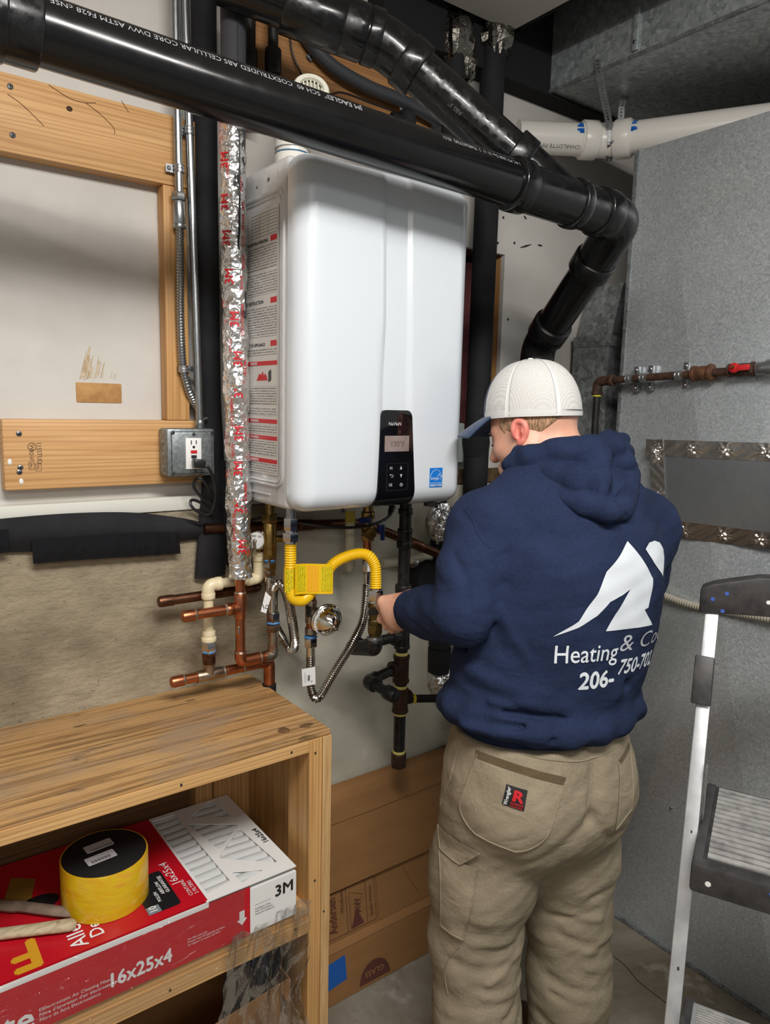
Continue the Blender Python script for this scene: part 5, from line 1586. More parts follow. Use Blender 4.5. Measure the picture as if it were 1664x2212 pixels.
k1 = A(((0.3121, 0.1550, 1.0064)[0], YI, t1[2] - 0.002)); k1[0] = xg2 + 0.012
mk('arm', cyl(t1 - XU * 0.02, k1, 0.0133), m_iron, gi)
kb = A((xg2, yg2, A((0.2600, 0.040, 1.0339))[2]))
mk('elbow', [sweep(fillet([k1 + XU * 0.03, k1, k1 + (kb - k1) * 0.4], 0.018), 0.0185, 20), collar(k1 + XU * 0.018, k1 + XU * 0.032, 0.021, 0.003)], m_iron, gi)
mk('elbow', [sweep(fillet([k1 + (kb - k1) * 0.35, kb, kb + Z1 * 0.018], 0.02), 0.0185, 20), collar(kb + Z1 * 0.012, kb + Z1 * 0.024, 0.0215, 0.003)], m_iron, gi)
mk('zinc_lip', cyl(kb + Z1 * 0.0235, kb + Z1 * 0.0265, 0.019), m_zinc, gi)
m_rtee = M('rust_tee', S(70, 44, 30), 0.6, 0.3, col2=S(42, 28, 22), ns=40, bp=(150, 0.2, 0.002))
t2_ = A((0.4340, 0.155, 0.9172))
mk('rusty_tee', [collar(A((0.4340, 0.155, 0.8784)), A((0.4340, 0.155, 0.9493)), 0.0205, 0.003), collar(A((0.4340, 0.155, 0.8745)), A((0.4340, 0.155, 0.8862)), 0.0222, 0.003), collar(A((0.4340, 0.155, 0.9403)), A((0.4340, 0.155, 0.9519)), 0.0222, 0.003), cyl(t2_, t2_ - XU * 0.032, 0.0180), collar(t2_ - XU * 0.024, t2_ - XU * 0.034, 0.0205, 0.002)], m_rtee, gi)
for a, b in ((A((0.4340, 0.155, 0.9519)), A((0.4340, 0.155, 0.9595))), (A((0.4340, 0.155, 0.8602)), A((0.4340, 0.155, 0.8680))), (A((0.4340, 0.155, 0.7856)), A((0.4340, 0.155, 0.7935))), (A((0.4340, 0.155, 0.6765)), A((0.4340, 0.155, 0.6846)))):
    mk('sealant_ring', cyl(a, b, 0.0172), m_yseal, gi)
m2 = A(((0.3189, 0.1550, 0.9071)[0], YI - 0.01, t2_[2] - 0.012))
mk('arm', cyl(t2_ - XU * 0.02, m2, 0.0133), m_iron, gi)
m3 = m2 + A((0.012, -0.075, -0.008))
mk('elbow', [sweep(fillet([m2 + XU * 0.03, m2, m2 + A((0, -0.03, 0))], 0.016), 0.0185, 20), collar(m2 + XU * 0.02, m2 + XU * 0.033, 0.021, 0.003)], m_iron, gi)
mk('stub', cyl(m2, m3, 0.0130), m_iron, gi)
md = nrm(m3 - m2)
mk('end_cap', lathe(m3 - md * 0.012, m3 + md * 0.024, [(0, 0.0175), (0.2, 0.019), (0.8, 0.0185), (0.95, 0.016), (1, 0.010)], 14), m_iron, gi)
t3 = A((0.4340, 0.155, 0.8289))
mk('rusty_tee', [collar(A((0.4340, 0.155, 0.7948)), A((0.4340, 0.155, 0.8576)), 0.0205, 0.003), collar(A((0.4340, 0.155, 0.7922)), A((0.4340, 0.155, 0.8027)), 0.0222, 0.003), collar(A((0.4340, 0.155, 0.8472)), A((0.4340, 0.155, 0.8589)), 0.0222, 0.003), cyl(t3, t3 + XU * 0.028, 0.0165), collar(t3 + XU * 0.022, t3 + XU * 0.033, 0.0190, 0.002)], m_rtee, gi)
r1_ = A((0.5921, 0.1000, 0.8139))
rd = nrm(r1_ - t3)
mk('sealant_ring', cyl(t3 + rd * 0.034, t3 + rd * 0.042, 0.0125), MATS['sealant_yellow'], gi)
mk('branch', cyl(t3 + rd * 0.03, r1_ + rd * 0.1, 0.0107), m_iron, gi)
mk('end_cap', [hexn(A((0.4340, 0.155, 0.6375)), A((0.4340, 0.155, 0.6644)), 0.0215), collar(A((0.4340, 0.155, 0.6618)), A((0.4340, 0.155, 0.6779)), 0.0205, 0.003)], m_rtee, gi)

# copper tee with shiny hammer arrestor, ribbed connector on the right
ct = thing('copper_tee', (0.146, 0.14, 1.05), 'copper tee carrying a shiny domed arrestor in the middle of the painted wall', 'copper pipe')
xc = (0.1457, 0.1400, 1.1153)[0]
mk('pipe', cyl(A((0.1457, 0.140, 1.0632)), A((0.1457, 0.140, 1.2235)), RC), m_copper, ct)
mk('tee', [collar(A((0.1457, 0.140, 1.0893)), A((0.1457, 0.140, 1.1445)), 0.0136, 0.001), collar(A((0.1457, 0.140, 1.0621)), A((0.1457, 0.140, 1.0780)), 0.0140, 0.001), cyl(A((0.1457, 0.140, 1.1153)), A((0.1457, 0.140, 1.1153)) + A((0.02, -0.03, 0)), 0.0125)], MATS['soldered_copper'], ct)
mk('black_label', wrap_patch(A((0.1457, 0.140, 1.1198)), Z1, 0.0138, A((-0.75, -0.6, 0)), 0.026, 0.8, 0.0004), m_black_text, ct)
ar = A((0.1612, 0.0950, 1.1040)); adn = nrm((-0.12, -0.94, -0.10))
dome = mk('arrestor_dome', [lathe(ar - adn * 0.012, ar + adn * 0.040, [(0, 0.012), (0.05, 0.033), (0.12, 0.0375), (0.22, 0.0385), (0.26, 0.036), (0.32, 0.0365), (0.36, 0.033), (0.5, 0.030), (0.7, 0.0235), (0.86, 0.015), (0.95, 0.007), (1, 0.003)], 40),
                            sweep([A(A((0.1457, 0.140, 1.1153))) + A((0.02, -0.03, 0)), ar - adn * 0.008], 0.0115)], m_chrome, ct)
mk('arrestor_tip', [hexn(ar + adn * 0.036, ar + adn * 0.044, 0.0065), cyl(ar + adn * 0.043, ar + adn * 0.056, 0.0035, 12)], m_chrome, dome)
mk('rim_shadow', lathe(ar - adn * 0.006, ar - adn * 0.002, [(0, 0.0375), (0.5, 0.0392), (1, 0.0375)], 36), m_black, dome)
ua = nrm(np.cross(Z1, adn)); va_ = np.cross(adn, ua)
ra0, ra1 = 0.0305, 0.0360
ban = gridf(lambda a, r: ar + adn * (0.0093 + (0.0365 - r) * 0.35) - ua * 0 + r * (math.cos(a) * ua * -1 + math.sin(a) * va_), np.linspace(-1.25, 1.15, 30), np.linspace(ra0, ra1, 3))
band = mk('label_band', ban, m_white, dome, smooth=False)
V, F = glyphs('PROFLO | PEX1', 0.02)
wv = V[:, 0].max()
aa = 1.05 - V[:, 0] / wv * 2.2
rr_ = ra1 - 0.0012 - V[:, 1] * 0.0046
aa = -aa
P_ = ar + np.outer(0.0099 + (0.0365 - rr_) * 0.35, adn) + (rr_ * np.cos(aa))[:, None] * -ua + (rr_ * np.sin(-aa))[:, None] * va_
mk('band_lettering', (P_, F), m_black_text, band, smooth=False)
rh = thing('ribbed_connector', (0.14, 0.14, 0.88), 'long ribbed stainless connector hanging in a V with a white barcode label', 'hose', 'ribbed connectors')
ring(A((0.1457, 0.140, 1.0553)), Z1, 0.0150, MATS['blue_gasket'], rh, 'gasket')
mk('nut', hexn(A((0.1457, 0.140, 1.0313)), A((0.1457, 0.140, 1.0530)), 0.0165), m_steel, rh)
mk('sleeve', cyl(A((0.1457, 0.140, 1.0061)), A((0.1457, 0.140, 1.0336)), 0.0102), m_chrome, rh)
YV = 0.14
xq = (0.3050, 0.1400, 1.2690)[0]
mk('ribbed_tube', corr(spline([A((0.1457, 0.140, 1.0096)), A((0.1457, 0.140, 0.9693)), A((0.1416, 0.1300, 0.9334)), A((0.1417, 0.1150, 0.9155)), A((0.1465, 0.1000, 0.9196)), A((0.1622, 0.0950, 0.9440)), A((0.1939, 0.0950, 0.9854)), A((0.2362, 0.1000, 1.0310)), A((0.2768, 0.1150, 1.0745)), A((0.2960, 0.1300, 1.1206)), A((0.3050, 0.140, 1.1614))], 10), 0.0100, 0.0055, 0.0017, 14), m_flex, rh)
mk('sleeve', cyl(A((0.3050, 0.140, 1.1567)), A((0.3050, 0.140, 1.1920)), 0.0070), m_chrome, rh)
mk('nut', [hexn(A((0.3050, 0.140, 1.1897)), A((0.3050, 0.140, 1.2155)), 0.0120), cyl(A((0.3050, 0.140, 1.2131)), A((0.3050, 0.140, 1.2225)), 0.0125)], m_steel, rh)
lq = [A((0.1070, 0.1150, 0.9899)), A((0.1434, 0.1150, 0.9893)), A((0.1452, 0.1150, 0.9456)), A((0.1099, 0.1150, 0.9476))]
pl_ = mk('paper_label', prism(lq, (0, 0.0006, 0)), m_white, rh, smooth=False, label='white barcode label')
bo = A((0.1232, 0.1145, 0.9574))
mk('barcode', [rectp(bo + Z1 * 0.0016 * k, X1, Z1, 0.006, 0.0006 + 0.0004 * (k % 3), 0) for k in range(9)] + [letters('N', A((0.1320, 0.1145, 0.9578)), -Z1, X1, 0.006, 0, 0.0002), rectp(A((0.1145, 0.1145, 0.9558)), X1, Z1, 0.0006, 0.025, 0), rectp(A((0.1183, 0.1145, 0.9550)), X1, Z1, 0.0006, 0.02, 0)], m_black_text, pl_, smooth=False)
# right brass valve with blue handles
rv = thing('service_valve', (0.29, 0.14, 1.2), 'brass service valve with two blue lever handles under the heater middle', 'valve', 'service valves under the heater')
mk('valve_body', [cyl(A((0.3050, 0.140, 1.2921)), A((xq, YV, 1.385)), 0.0125), collar(A((0.3050, 0.140, 1.3266)), A((0.3050, 0.140, 1.3449)), 0.0165, 0.003), collar(A((0.3050, 0.140, 1.2806)), A((0.3050, 0.140, 1.3094)), 0.0155, 0.003), hexn(A((0.3050, 0.140, 1.2713)), A((0.3050, 0.140, 1.2852)), 0.0175), cyl(A((0.3050, 0.140, 1.2921)), A((0.3050, 0.140, 1.2921)) + A((-0.006, -0.022, 0)), 0.0145)], m_brass, rv)
mk('stub_pipe', cyl(A((0.3050, 0.140, 1.2225)), A((0.3050, 0.140, 1.2736)), 0.0108), m_copper, rv)
mk('paper_tag', [box(A((0.3050, 0.140, 1.1967)) + A((-0.008, -0.014, 0)), A((0.3050, 0.140, 1.2131)) + A((0.006, -0.012, 0.004)))], m_white, rv, smooth=False)
m_blueh = M('blue_handle', S(22, 38, 96), 0.4)
mk('lever', [bev(obox(A((0.2825, 0.1200, 1.3264)), (0.017, 0, 0), (0, 0.004, 0), (0, 0, 0.007)), 0.002)], m_blueh, rv)
mk('lever', [bev(obox(A((0.3361, 0.1200, 1.2925)), (0.0055, 0, 0), (0, 0.003, 0), (0, 0, 0.020)), 0.002), bev(obox(A((0.3288, 0.1200, 1.3023)), (0.009, 0, 0), (0, 0.003, 0), (0, 0, 0.008)), 0.002)], m_blueh, rv)
mk('stem_nut', [hexn(A((0.3050, 0.140, 1.2921)) + A((-0.006, -0.022, 0)), A((0.3050, 0.140, 1.2921)) + A((-0.008, -0.030, 0)), 0.009)], m_brass, rv)
# background pipes on the painted wall
cl_ = thing('copper_line', (0.3, 0.27, 1.25), 'old copper pipe running behind the valves and sloping down behind the left sleeve', 'copper pipe')
ca0 = A((-0.0615, 0.2750, 1.3111)); ca1 = A((0.3792, 0.2750, 1.2899)); ca2 = A((0.4607, 0.2550, 1.2585)); ca3 = A((0.6033, 0.2000, 1.1922))
mk('pipe', sweep(fillet([ca0, ca1, ca2, ca3, ca3 + nrm(ca3 - ca2) * 0.1], 0.03), 0.0125, 16), m_copperd, cl_)
each('joint', [collar(ca2 + (ca3 - ca2) * 0.40, ca2 + (ca3 - ca2) * 0.62, 0.0145, 0.001), collar(ca0 + (ca1 - ca0) * 0.56, ca0 + (ca1 - ca0) * 0.66, 0.0145, 0.001)], m_copperd, cl_)
cn = thing('condensate_pipe', (0.3, 0.24, 1.15), 'ivory plastic stub with rounded end hanging below the heater', 'pipe')
xn = (0.3072, 0.2200, 1.2556)[0]
mk('pipe', [cyl(A((0.3072, 0.220, 1.1929)), A((xn, 0.22, 1.385)), 0.0125), lathe(A((0.3072, 0.220, 1.2195)), A((0.3072, 0.220, 1.1758)), [(0, 0.0145), (0.6, 0.0145), (0.85, 0.011), (1, 0.003)], 20)], m_tan, cn)
mk('glue_band', cyl(A((0.3072, 0.220, 1.3058)), A((0.3072, 0.220, 1.3343)), 0.0132), M('glue_yellow', S(206, 186, 70), 0.5), cn)
wp_ = thing('ivory_pipe', (0.6, 0.28, 1.2), 'ivory horizontal pipe along the painted wall left of the hoodie sleeve', 'pipe')
wa, wb_ = A((0.4514, 0.2750, 1.1726)), A((0.7535, 0.2750, 1.1445))
wb_[2] = wa[2]
mk('pipe', cyl(wa, wb_, 0.0135), m_tan, wp_)
mk('pipe_clamp', lathe(A((0.5576, 0.2750, 1.1621)), A((0.5745, 0.2750, 1.1602)), [(0, 0.0145), (0.2, 0.016), (0.8, 0.016), (1, 0.0145)], 20), m_zinc, wp_)
mk('cable', sweep(spline([A((0.3644, 0.1200, 1.3480)), A((0.3459, 0.1100, 1.3322)), A((0.3039, 0.1000, 1.3208)), A((0.2434, 0.1000, 1.3156)), A((0.1788, 0.1100, 1.3193)), A((0.1227, 0.1300, 1.3284)), A((0.0854, 0.1600, 1.3377)), A((0.0532, 0.2000, 1.3388)), A((0.0379, 0.2400, 1.3268))], 8), 0.0036, 8), m_cord, None, 'black cable sagging along the underside of the heater', 'cable')
mk('cable_grommet', [lathe(A((0.3641, 0.1200, 1.3549)), A((0.3501, 0.1120, 1.3362)), [(0, 0.009), (0.3, 0.007), (0.5, 0.008), (0.7, 0.006), (1, 0.005)], 14)], m_iron, wh)
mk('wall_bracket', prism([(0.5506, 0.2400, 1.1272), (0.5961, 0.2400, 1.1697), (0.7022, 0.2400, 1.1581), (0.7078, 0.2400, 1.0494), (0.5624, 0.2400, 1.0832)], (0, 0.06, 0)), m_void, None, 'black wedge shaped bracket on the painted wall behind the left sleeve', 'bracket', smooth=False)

# ------------------------------------------------------------------ wooden shelf unit
m_stained = wood('stained_plywood', 0, S(104, 72, 40), S(172, 130, 80), S(200, 160, 108), 0.42, 1.0, S(150, 130, 108), 1.2)
m_pines = wood('shelf_pine', 0, S(150, 104, 56), S(196, 150, 94), S(212, 170, 114), 0.5)
m_pinesz = wood('shelf_pine_upright', 2, S(148, 100, 52), S(192, 144, 86), S(208, 164, 106), 0.5)
sh = thing('shelf_unit', (-0.5, 0.1, 0), 'open wooden shelf unit with worn plywood top under the copper pipes', 'shelf')
tb = mk('top_board', bev(box((-1.3, -0.078, 0.918), (0.064, 0.298, 0.930)), 0.001), m_stained, sh, ang=20)
mk('front_rail', bev(box((-1.3, -0.080, 0.892), (0.012, -0.045, 0.9175)), 0.001), m_pines, sh, ang=20)
mk('front_post', bev(box((0.0125, -0.080, 0), (0.043, 0.008, 0.9175)), 0.001), m_pinesz, sh, ang=20)
mk('end_panel', bev(box((0.0435, -0.082, 0), (0.065, 0.296, 0.9175)), 0.001), wood('end_panel_wood', 2, S(140, 100, 54), S(186, 142, 84), S(206, 166, 110), 0.6), sh, ang=20)
mk('panel_edge', box((0.0436, -0.0828, 0), (0.0645, -0.0815, 0.9175)), wood('ply_edge', 2, S(130, 92, 50), S(190, 150, 96), S(214, 178, 126), 0.7, 3.0), sh, smooth=False)
mk('back_post', bev(box((-0.05, 0.258, 0), (0.043, 0.296, 0.9175)), 0.001), m_pinesz, sh, ang=20)
mk('back_post', bev(box((-0.095, 0.262, 0), (-0.053, 0.296, 0.9175)), 0.001), m_pinesz, sh, ang=20)
mk('left_post', bev(box((-1.3, -0.080, 0), (-1.26, 0.296, 0.89)), 0.001), m_pinesz, sh, ang=20)
mk('lower_rail', bev(box((-1.26, -0.084, 0.487), (0.012, -0.046, 0.5235)), 0.001), m_pines, sh, ang=20)
mk('lower_board', bev(box((-1.26, -0.078, 0.524), (0.012, 0.296, 0.545)), 0.001), m_pines, sh, ang=20)
mk('back_panel', box((-1.26, 0.2965, 0.0), (-0.096, 0.2985, 0.9175)), wood('dark_back', 0, S(70, 46, 24), S(110, 76, 42), S(130, 92, 54), 0.7), sh, smooth=False)
for p in ((0.026, -0.081, 0.888), (0.028, -0.081, 0.60), (-0.03, -0.081, 0.905), (-0.02, -0.085, 0.51), (0.05, -0.083, 0.52), (-0.26, -0.081, 0.906), (-0.29, -0.085, 0.505)):
    mk('nail_hole', ball(p, (0.0024, 0.001, 0.0028), 8, 6), m_black_text, sh)
for c, s_ in (((-0.02, -0.03, 0.9302), (0.016, 0.02)), ((0.03, -0.035, 0.9302), (0.02, 0.014)), ((-0.36, 0.22, 0.9302), (0.02, 0.004)), ((-0.12, 0.22, 0.9302), (0.015, 0.004))):
    n_ = 14
    pts = [(c[0] + s_[0] * math.cos(k) * random.uniform(.6, 1), c[1] + s_[1] * math.sin(k) * random.uniform(.6, 1), c[2]) for k in np.linspace(0, 2 * math.pi, n_, endpoint=False)]
    mk('stain', (np.array(pts), [tuple(range(n_))]), M('stain_dark', S(92, 66, 40), 0.6, col2=S(120, 90, 56), ns=60), tb, smooth=False)

# ------------------------------------------------------------------ filter box in clear wrap
FX0, FX1, FY0, FY1, FZ0, FZ1 = -0.655, -0.02, -0.085, 0.252, 0.546, 0.655
fb = thing('filter_box', (-0.34, 0.1, FZ0), 'red and white air filter carton in torn clear wrap on the shelf', 'box')
m_fred = M('carton_red', S(190, 20, 36), 0.35, col2=S(178, 16, 32), ns=5)
m_fwhite = M('carton_white', S(226, 226, 224), 0.5)
XR = -0.212
mk('carton', box((FX0, FY0, FZ0), (FX1, FY1, FZ1 - 0.012)), m_fwhite, fb, smooth=False)
mk('red_front', rectp((FX0, FY0, FZ0), X1, Z1, -0.125 - FX0, FZ1 - FZ0 - 0.004, 0.0006), m_fred, fb, smooth=False)
mk('red_sleeve', prism([(FX0, FY0 + 0.004, FZ1 - 0.012), (XR, FY0 + 0.004, FZ1 - 0.012), (XR, FY1, FZ1 - 0.012), (FX0, FY1, FZ1 - 0.012)], (0, 0, 0.0125)), m_fred, fb, smooth=False)


def holes_plate(outer, holes, z, th):
    """card plate with cut-outs, tessellated by the curve filler"""
    cu = bpy.data.curves.new('t', 'CURVE'); cu.dimensions = '2D'; cu.fill_mode = 'BOTH'; cu.extrude = th / 2
    for poly in [outer] + holes:
        sp_ = cu.splines.new('POLY'); sp_.points.add(len(poly) - 1); sp_.use_cyclic_u = True
        for p_, q_ in zip(sp_.points, poly): p_.co = (q_[0], q_[1], 0, 1)
    o = bpy.data.objects.new('t', cu); me = o.to_mesh()
    V = np.array([v.co[:] for v in me.vertices]); F = [tuple(p.vertices) for p in me.polygons]
    o.to_mesh_clear(); bpy.data.objects.remove(o); bpy.data.curves.remove(cu)
    V[:, 2] += z
    return V, F


def rtri(pts, r=0.010):
    P = [np.array((p[0], p[1], 0.0)) for p in pts]
    out = []
    for i in range(len(P)):
        a, b, c = P[i - 1], P[i], P[(i + 1) % len(P)]
        p, q = b + nrm(a - b) * r, b + nrm(c - b) * r
        for k in range(5):
            s = k / 4
            out.append(tuple(((1 - s) ** 2 * p + 2 * s * (1 - s) * b + s * s * q)[:2]))
    return out


outer = [(XR - 0.004, FY0), (FX1, FY0), (FX1, FY1), (XR - 0.004, FY1)]
hl = [rtri([(-0.058, 0.105), (-0.045, -0.055), (-0.142, 0.030)]), rtri([(-0.145, 0.185), (-0.050, 0.120), (-0.128, 0.055)]), rtri([(-0.134, 0.208), (-0.050, 0.155), (-0.064, 0.248)]),
      rtri([(-0.138, -0.028), (-0.080, -0.058), (-0.136, -0.070)], 0.006), [(-0.205, -0.062), (-0.152, -0.052), (-0.156, 0.24), (-0.208, 0.24)]]
mk('card_frame', holes_plate(outer, hl, FZ1 - 0.001, 0.002), m_fwhite, fb, smooth=False)
pl = []
m_pleat = M('filter_pleat', S(196, 198, 198), 0.9, bp=[(40, 0.5, 0.004), (200, 0.3, 0.001)])
ys = np.linspace(FY0 + 0.006, FY1 - 0.004, 14 * 6)
pl = gridf(lambda x, y: (x, y + 0.002 * math.sin(x * 40), FZ1 - 0.0085 + 0.0058 * abs(math.sin((y - FY0) / 0.0245 * math.pi)) ** 0.6), np.linspace(XR, FX1 - 0.004, 12), ys)
mk('pleated_media', pl, m_pleat, fb)
zt = FZ1 + 0.0006
zf = FY0 - 0.0008
mk('front_lettering', letters('16x25x4', (-0.397, zf, 0.566), X1, Z1, 0.0380, 0.03, 0.0004, 0.112), m_white_text, fb, smooth=False)
mk('front_lettering', letters('te', (-0.572, zf, 0.556), X1, Z1, 0.062, 0.02, 0.0004), m_white_text, fb, smooth=False)
for k, s_ in enumerate(('ElElectrostatic Air Cleaning Filter', "Filtre d'épuration d'air électrostatique", 'Filtro de Aire Electrostático')):
    mk('front_small_print', letters(s_, (-0.515, zf, 0.5795 - 0.0095 * k), X1, Z1, 0.0088, 0, 0.0004), m_white_text, fb, smooth=False)
mk('front_small_print', [letters(s_, (-0.255, zf, 0.5925 - 0.006 * k), X1, Z1, 0.0055, 0, 0.0004) for k, s_ in enumerate(('Fits filter slot size', "S'insère dans le logement du filtre", 'Se adapta a la ranura del filtro'))], m_white_text, fb, kind='stuff', smooth=False)
mk('logo_lettering', letters('3M', (-0.069, zf, 0.606), X1, Z1, 0.034, 0.022, 0.0004, 0.041), m_black_text, fb, smooth=False)
mk('date_print', [letters(s_, (-0.114, zf, 0.596 - 0.006 * k), X1, Z1, 0.0052, 0, 0.0004) for k, s_ in enumerate(('Installation Date', "Date D'Installation", 'Fecha De Instalación'))] + [rectp((-0.116, zf, 0.606), X1, Z1, 0.038, 0.0005, 0.0004)], MATS['label_ink'], fb, kind='stuff', smooth=False)
mk('arrow_mark', polyp((-0.152, zf, 0.575), X1, Z1, [(0.009, 0), (0.020, 0.013), (0.0145, 0.013), (0.0145, 0.031), (0.0035, 0.031), (0.0035, 0.013), (-0.002, 0.013)], 0.0004), m_white_text, fb, smooth=False)
for s_, o_, sz in (('Allergen', (-0.428, -0.072, zt), 0.040), ('Defense', (-0.398, -0.062, zt), 0.034)):
    mk('top_lettering', letters(s_, o_, Y1, -X1, sz, 0.01, 0.0008), m_white_text, fb, smooth=False)
mk('top_lettering', letters('16x25x4', (-0.2355, -0.006, zt), Y1, -X1, 0.024, 0.0, 0.0008), m_white_text, fb, smooth=False)
mk('top_lettering', letters('CONTAINS', (-0.2285, -0.052, zt), Y1, -X1, 0.011, 0.0, 0.0008), m_white_text, fb, smooth=False)
mk('top_lettering', letters('2 FILTERS', (-0.2175, -0.052, zt), Y1, -X1, 0.011, 0.0, 0.0008), m_white_text, fb, smooth=False)
mk('edge_lettering', letters('16x25x4', (-0.0265, 0.02, zt), Y1, -X1, 0.018, 0.01, 0.0008), m_black_text, fb, smooth=False)
mk('edge_lettering', letters('40,3 cm x 62,3 cm x 10,9 cm', (-0.40, FY0 + 0.0005, FZ1 - 0.0115), X1, nrm((0, 0.3, 1)), 0.0062, 0, 0.0010), m_black_text, fb, smooth=False)
pn = mk('rating_panel', polyp((-0.318, -0.062, zt), Y1, -X1, rtri([(0, 0), (0.12, 0), (0.12, -0.062), (0, -0.062)], 0.008), 0.0006), M('panel_black', (0.012, 0.012, 0.014), 0.3), fb, smooth=False)
mk('panel_tab', polyp((-0.318, -0.062, zt), Y1, -X1, [(0, 0), (0.022, 0), (0.022, -0.024), (0, -0.024)], 0.0009), M('panel_grey', S(120, 130, 138), 0.4), pn, smooth=False)
mk('panel_lettering', [letters('10', (-0.300, -0.060, zt), Y1, -X1, 0.020, 0.02, 0.0014)], m_white_text, pn, smooth=False)
mk('panel_lettering', [letters('POLLEN', (-0.285, -0.036, zt), Y1, -X1, 0.009, 0.02, 0.0014), letters('AIRFLOW', (-0.272, -0.018, zt), Y1, -X1, 0.010, 0.02, 0.0014), letters('GUARANTEE', (-0.262, -0.018, zt), Y1, -X1, 0.010, 0.02, 0.0014)], m_white_text, pn, kind='stuff', smooth=False)
mk('top_oval', [polyp((-0.475, 0.09, zt), X1, Y1, [(0.035 * math.cos(k), 0.024 * math.sin(k)) for k in np.linspace(0, 6.28, 24, endpoint=False)], 0.0006)], MATS['panel_black'], fb, smooth=False)
m_gold = M('carton_gold', S(206, 150, 36), 0.4)
mk('top_gold_lettering', letters('F', (-0.497, -0.004, zt), -X1, -Y1, 0.105, 0.03, 0.0008), m_gold, fb, smooth=False)
mk('gold_panel', polyp((-0.50, 0.10, zt), X1, Y1, [(-.03, 0.03), (0.012, 0.0), (0.034, 0.07), (-.004, 0.10)], 0.0006), M('gold_dim', S(140, 106, 40), 0.5), fb, smooth=False)
mk('white_edge', [rectp((FX0, FY0 - 0.0004, FZ1 - 0.012), X1, Z1, XR - FX0, 0.012, 0.0006)], m_fwhite, fb, smooth=False)
# clear film
m_film = film('clear_film', 0.05, 0.06, (((14, 14, 40), 1.2, 0.9, 0.012), ((40, 40, 40), 1.5, 0.5, 0.004)))
ff = lambda x, z: (x, FY0 - 0.005 - 0.0012 * math.sin(x * 60 + z * 150) * math.sin(z * 90) - 0.0025 * abs(math.sin(x * 23 - z * 70)), z)
mk('clear_wrap', sheet(ff, np.linspace(FX0, -0.14, 110), np.linspace(0.500, 0.657, 26), (0, 0.0003, 0)), m_film, fb, ang=25)
rs = np.random.RandomState(11)
ph = rs.uniform(0, 6, 8)


def hang(u, v):
    x = -0.185 + 0.19 * u + 0.020 * math.sin(v * 6 + ph[0]) * v
    bot_ = 0.30 - 0.05 * abs(math.sin(u * 7.5 + 0.4)) + 0.10 * (abs(u - 0.62) < 0.05)
    z = (0.556 + 0.024 * u) * (1 - v) + bot_ * v
    y = -0.094 - 0.007 * math.sin(u * 26 + v * 5 + ph[1]) - 0.006 * math.sin(u * 11 - v * 14 + ph[2]) - 0.012 * v * math.sin(u * 5 + ph[3]) - 0.004 * math.sin(u * 47 + v * 31)
    return (x, min(y, -0.0865), z)


mk('torn_wrap', sheet(hang, np.linspace(0, 1, 60), np.linspace(0, 1, 50), (0, 0.0003, 0)), film('loose_film', 0.07, 0.42, (((30, 30, 20), 1.5, 0.8, 0.006),)), fb, ang=25)
# tape roll
tr_ = thing('tape_roll', (-0.367, 0.040, FZ1 + 0.0008), 'yellow tape roll with black top and white stickers, on the filter box', 'tape roll')
c = A((-0.367, 0.040, FZ1 + 0.0015)); H_ = 0.090; R_ = 0.079
m_ytape, t2, b2 = nt('yellow_tape')
t2.links.new(ramp(t2, noise(t2, mapped(t2, (6, 6, 14), (0.5, 0.3, 0)), 1.6, 4, 0.6, 0.5), [(0.35, S(208, 152, 24)), (0.55, S(206, 172, 20)), (0.7, S(212, 140, 50))]), b2.inputs['Base Color'])
b2.inputs['Roughness'].default_value = 0.18
b2.inputs['Coat Weight'].default_value = 0.5
bump(t2, b2, noise(t2, mapped(t2, (9, 9, 30), (0.5, 0.3, 0)), 1.5, 4), 0.4, 0.006)
mk('tape_body', lathe(c, c + Z1 * H_, [(0, R_), (0.985, R_), (1, R_ - 0.001)], 64), m_ytape, tr_)
tp_ = mk('black_core', lathe(c + Z1 * (H_ - 0.004), c + Z1 * (H_ + 0.0006), [(0, R_ - 0.004), (0.8, R_ - 0.0025), (1, R_ - 0.004)], 64), M('matte_black', (0.008, 0.008, 0.009), 0.5), tr_)
m_stk = M('sticker_white', S(188, 186, 188), 0.5)
for dx, dy, w_, h_ in ((-0.028, 0.010, 0.052, 0.026), (-0.036, -0.030, 0.054, 0.027)):
    s1_ = mk('sticker', polyp(c + A((dx, dy, H_ + 0.0008)), nrm((1, 0.1, 0)), nrm((-0.1, 1, 0)), rtri([(0, 0), (w_, 0), (w_, h_), (0, h_)], 0.003)), m_stk, tp_, smooth=False)
    if dy > 0:
        mk('sticker_print', letters('MADE IN CHINA', c + A((dx + 0.008, dy + 0.005, H_ + 0.0012)), nrm((1, 0.1, 0)), nrm((-0.1, 1, 0)), 0.0055, 0.01, 0.0005), MATS['label_ink'], s1_, smooth=False)
    else:
        mk('barcode', [rectp(c + A((dx + 0.008 + 0.0021 * k, dy + 0.005 + 0.0002 * k, H_ + 0.0012)), nrm((1, 0.1, 0)), nrm((-0.1, 1, 0)), 0.0007 + 0.0005 * (k % 3 == 0), 0.009, 0.0005) for k in range(17)], m_black_text, s1_, kind='stuff', smooth=False)
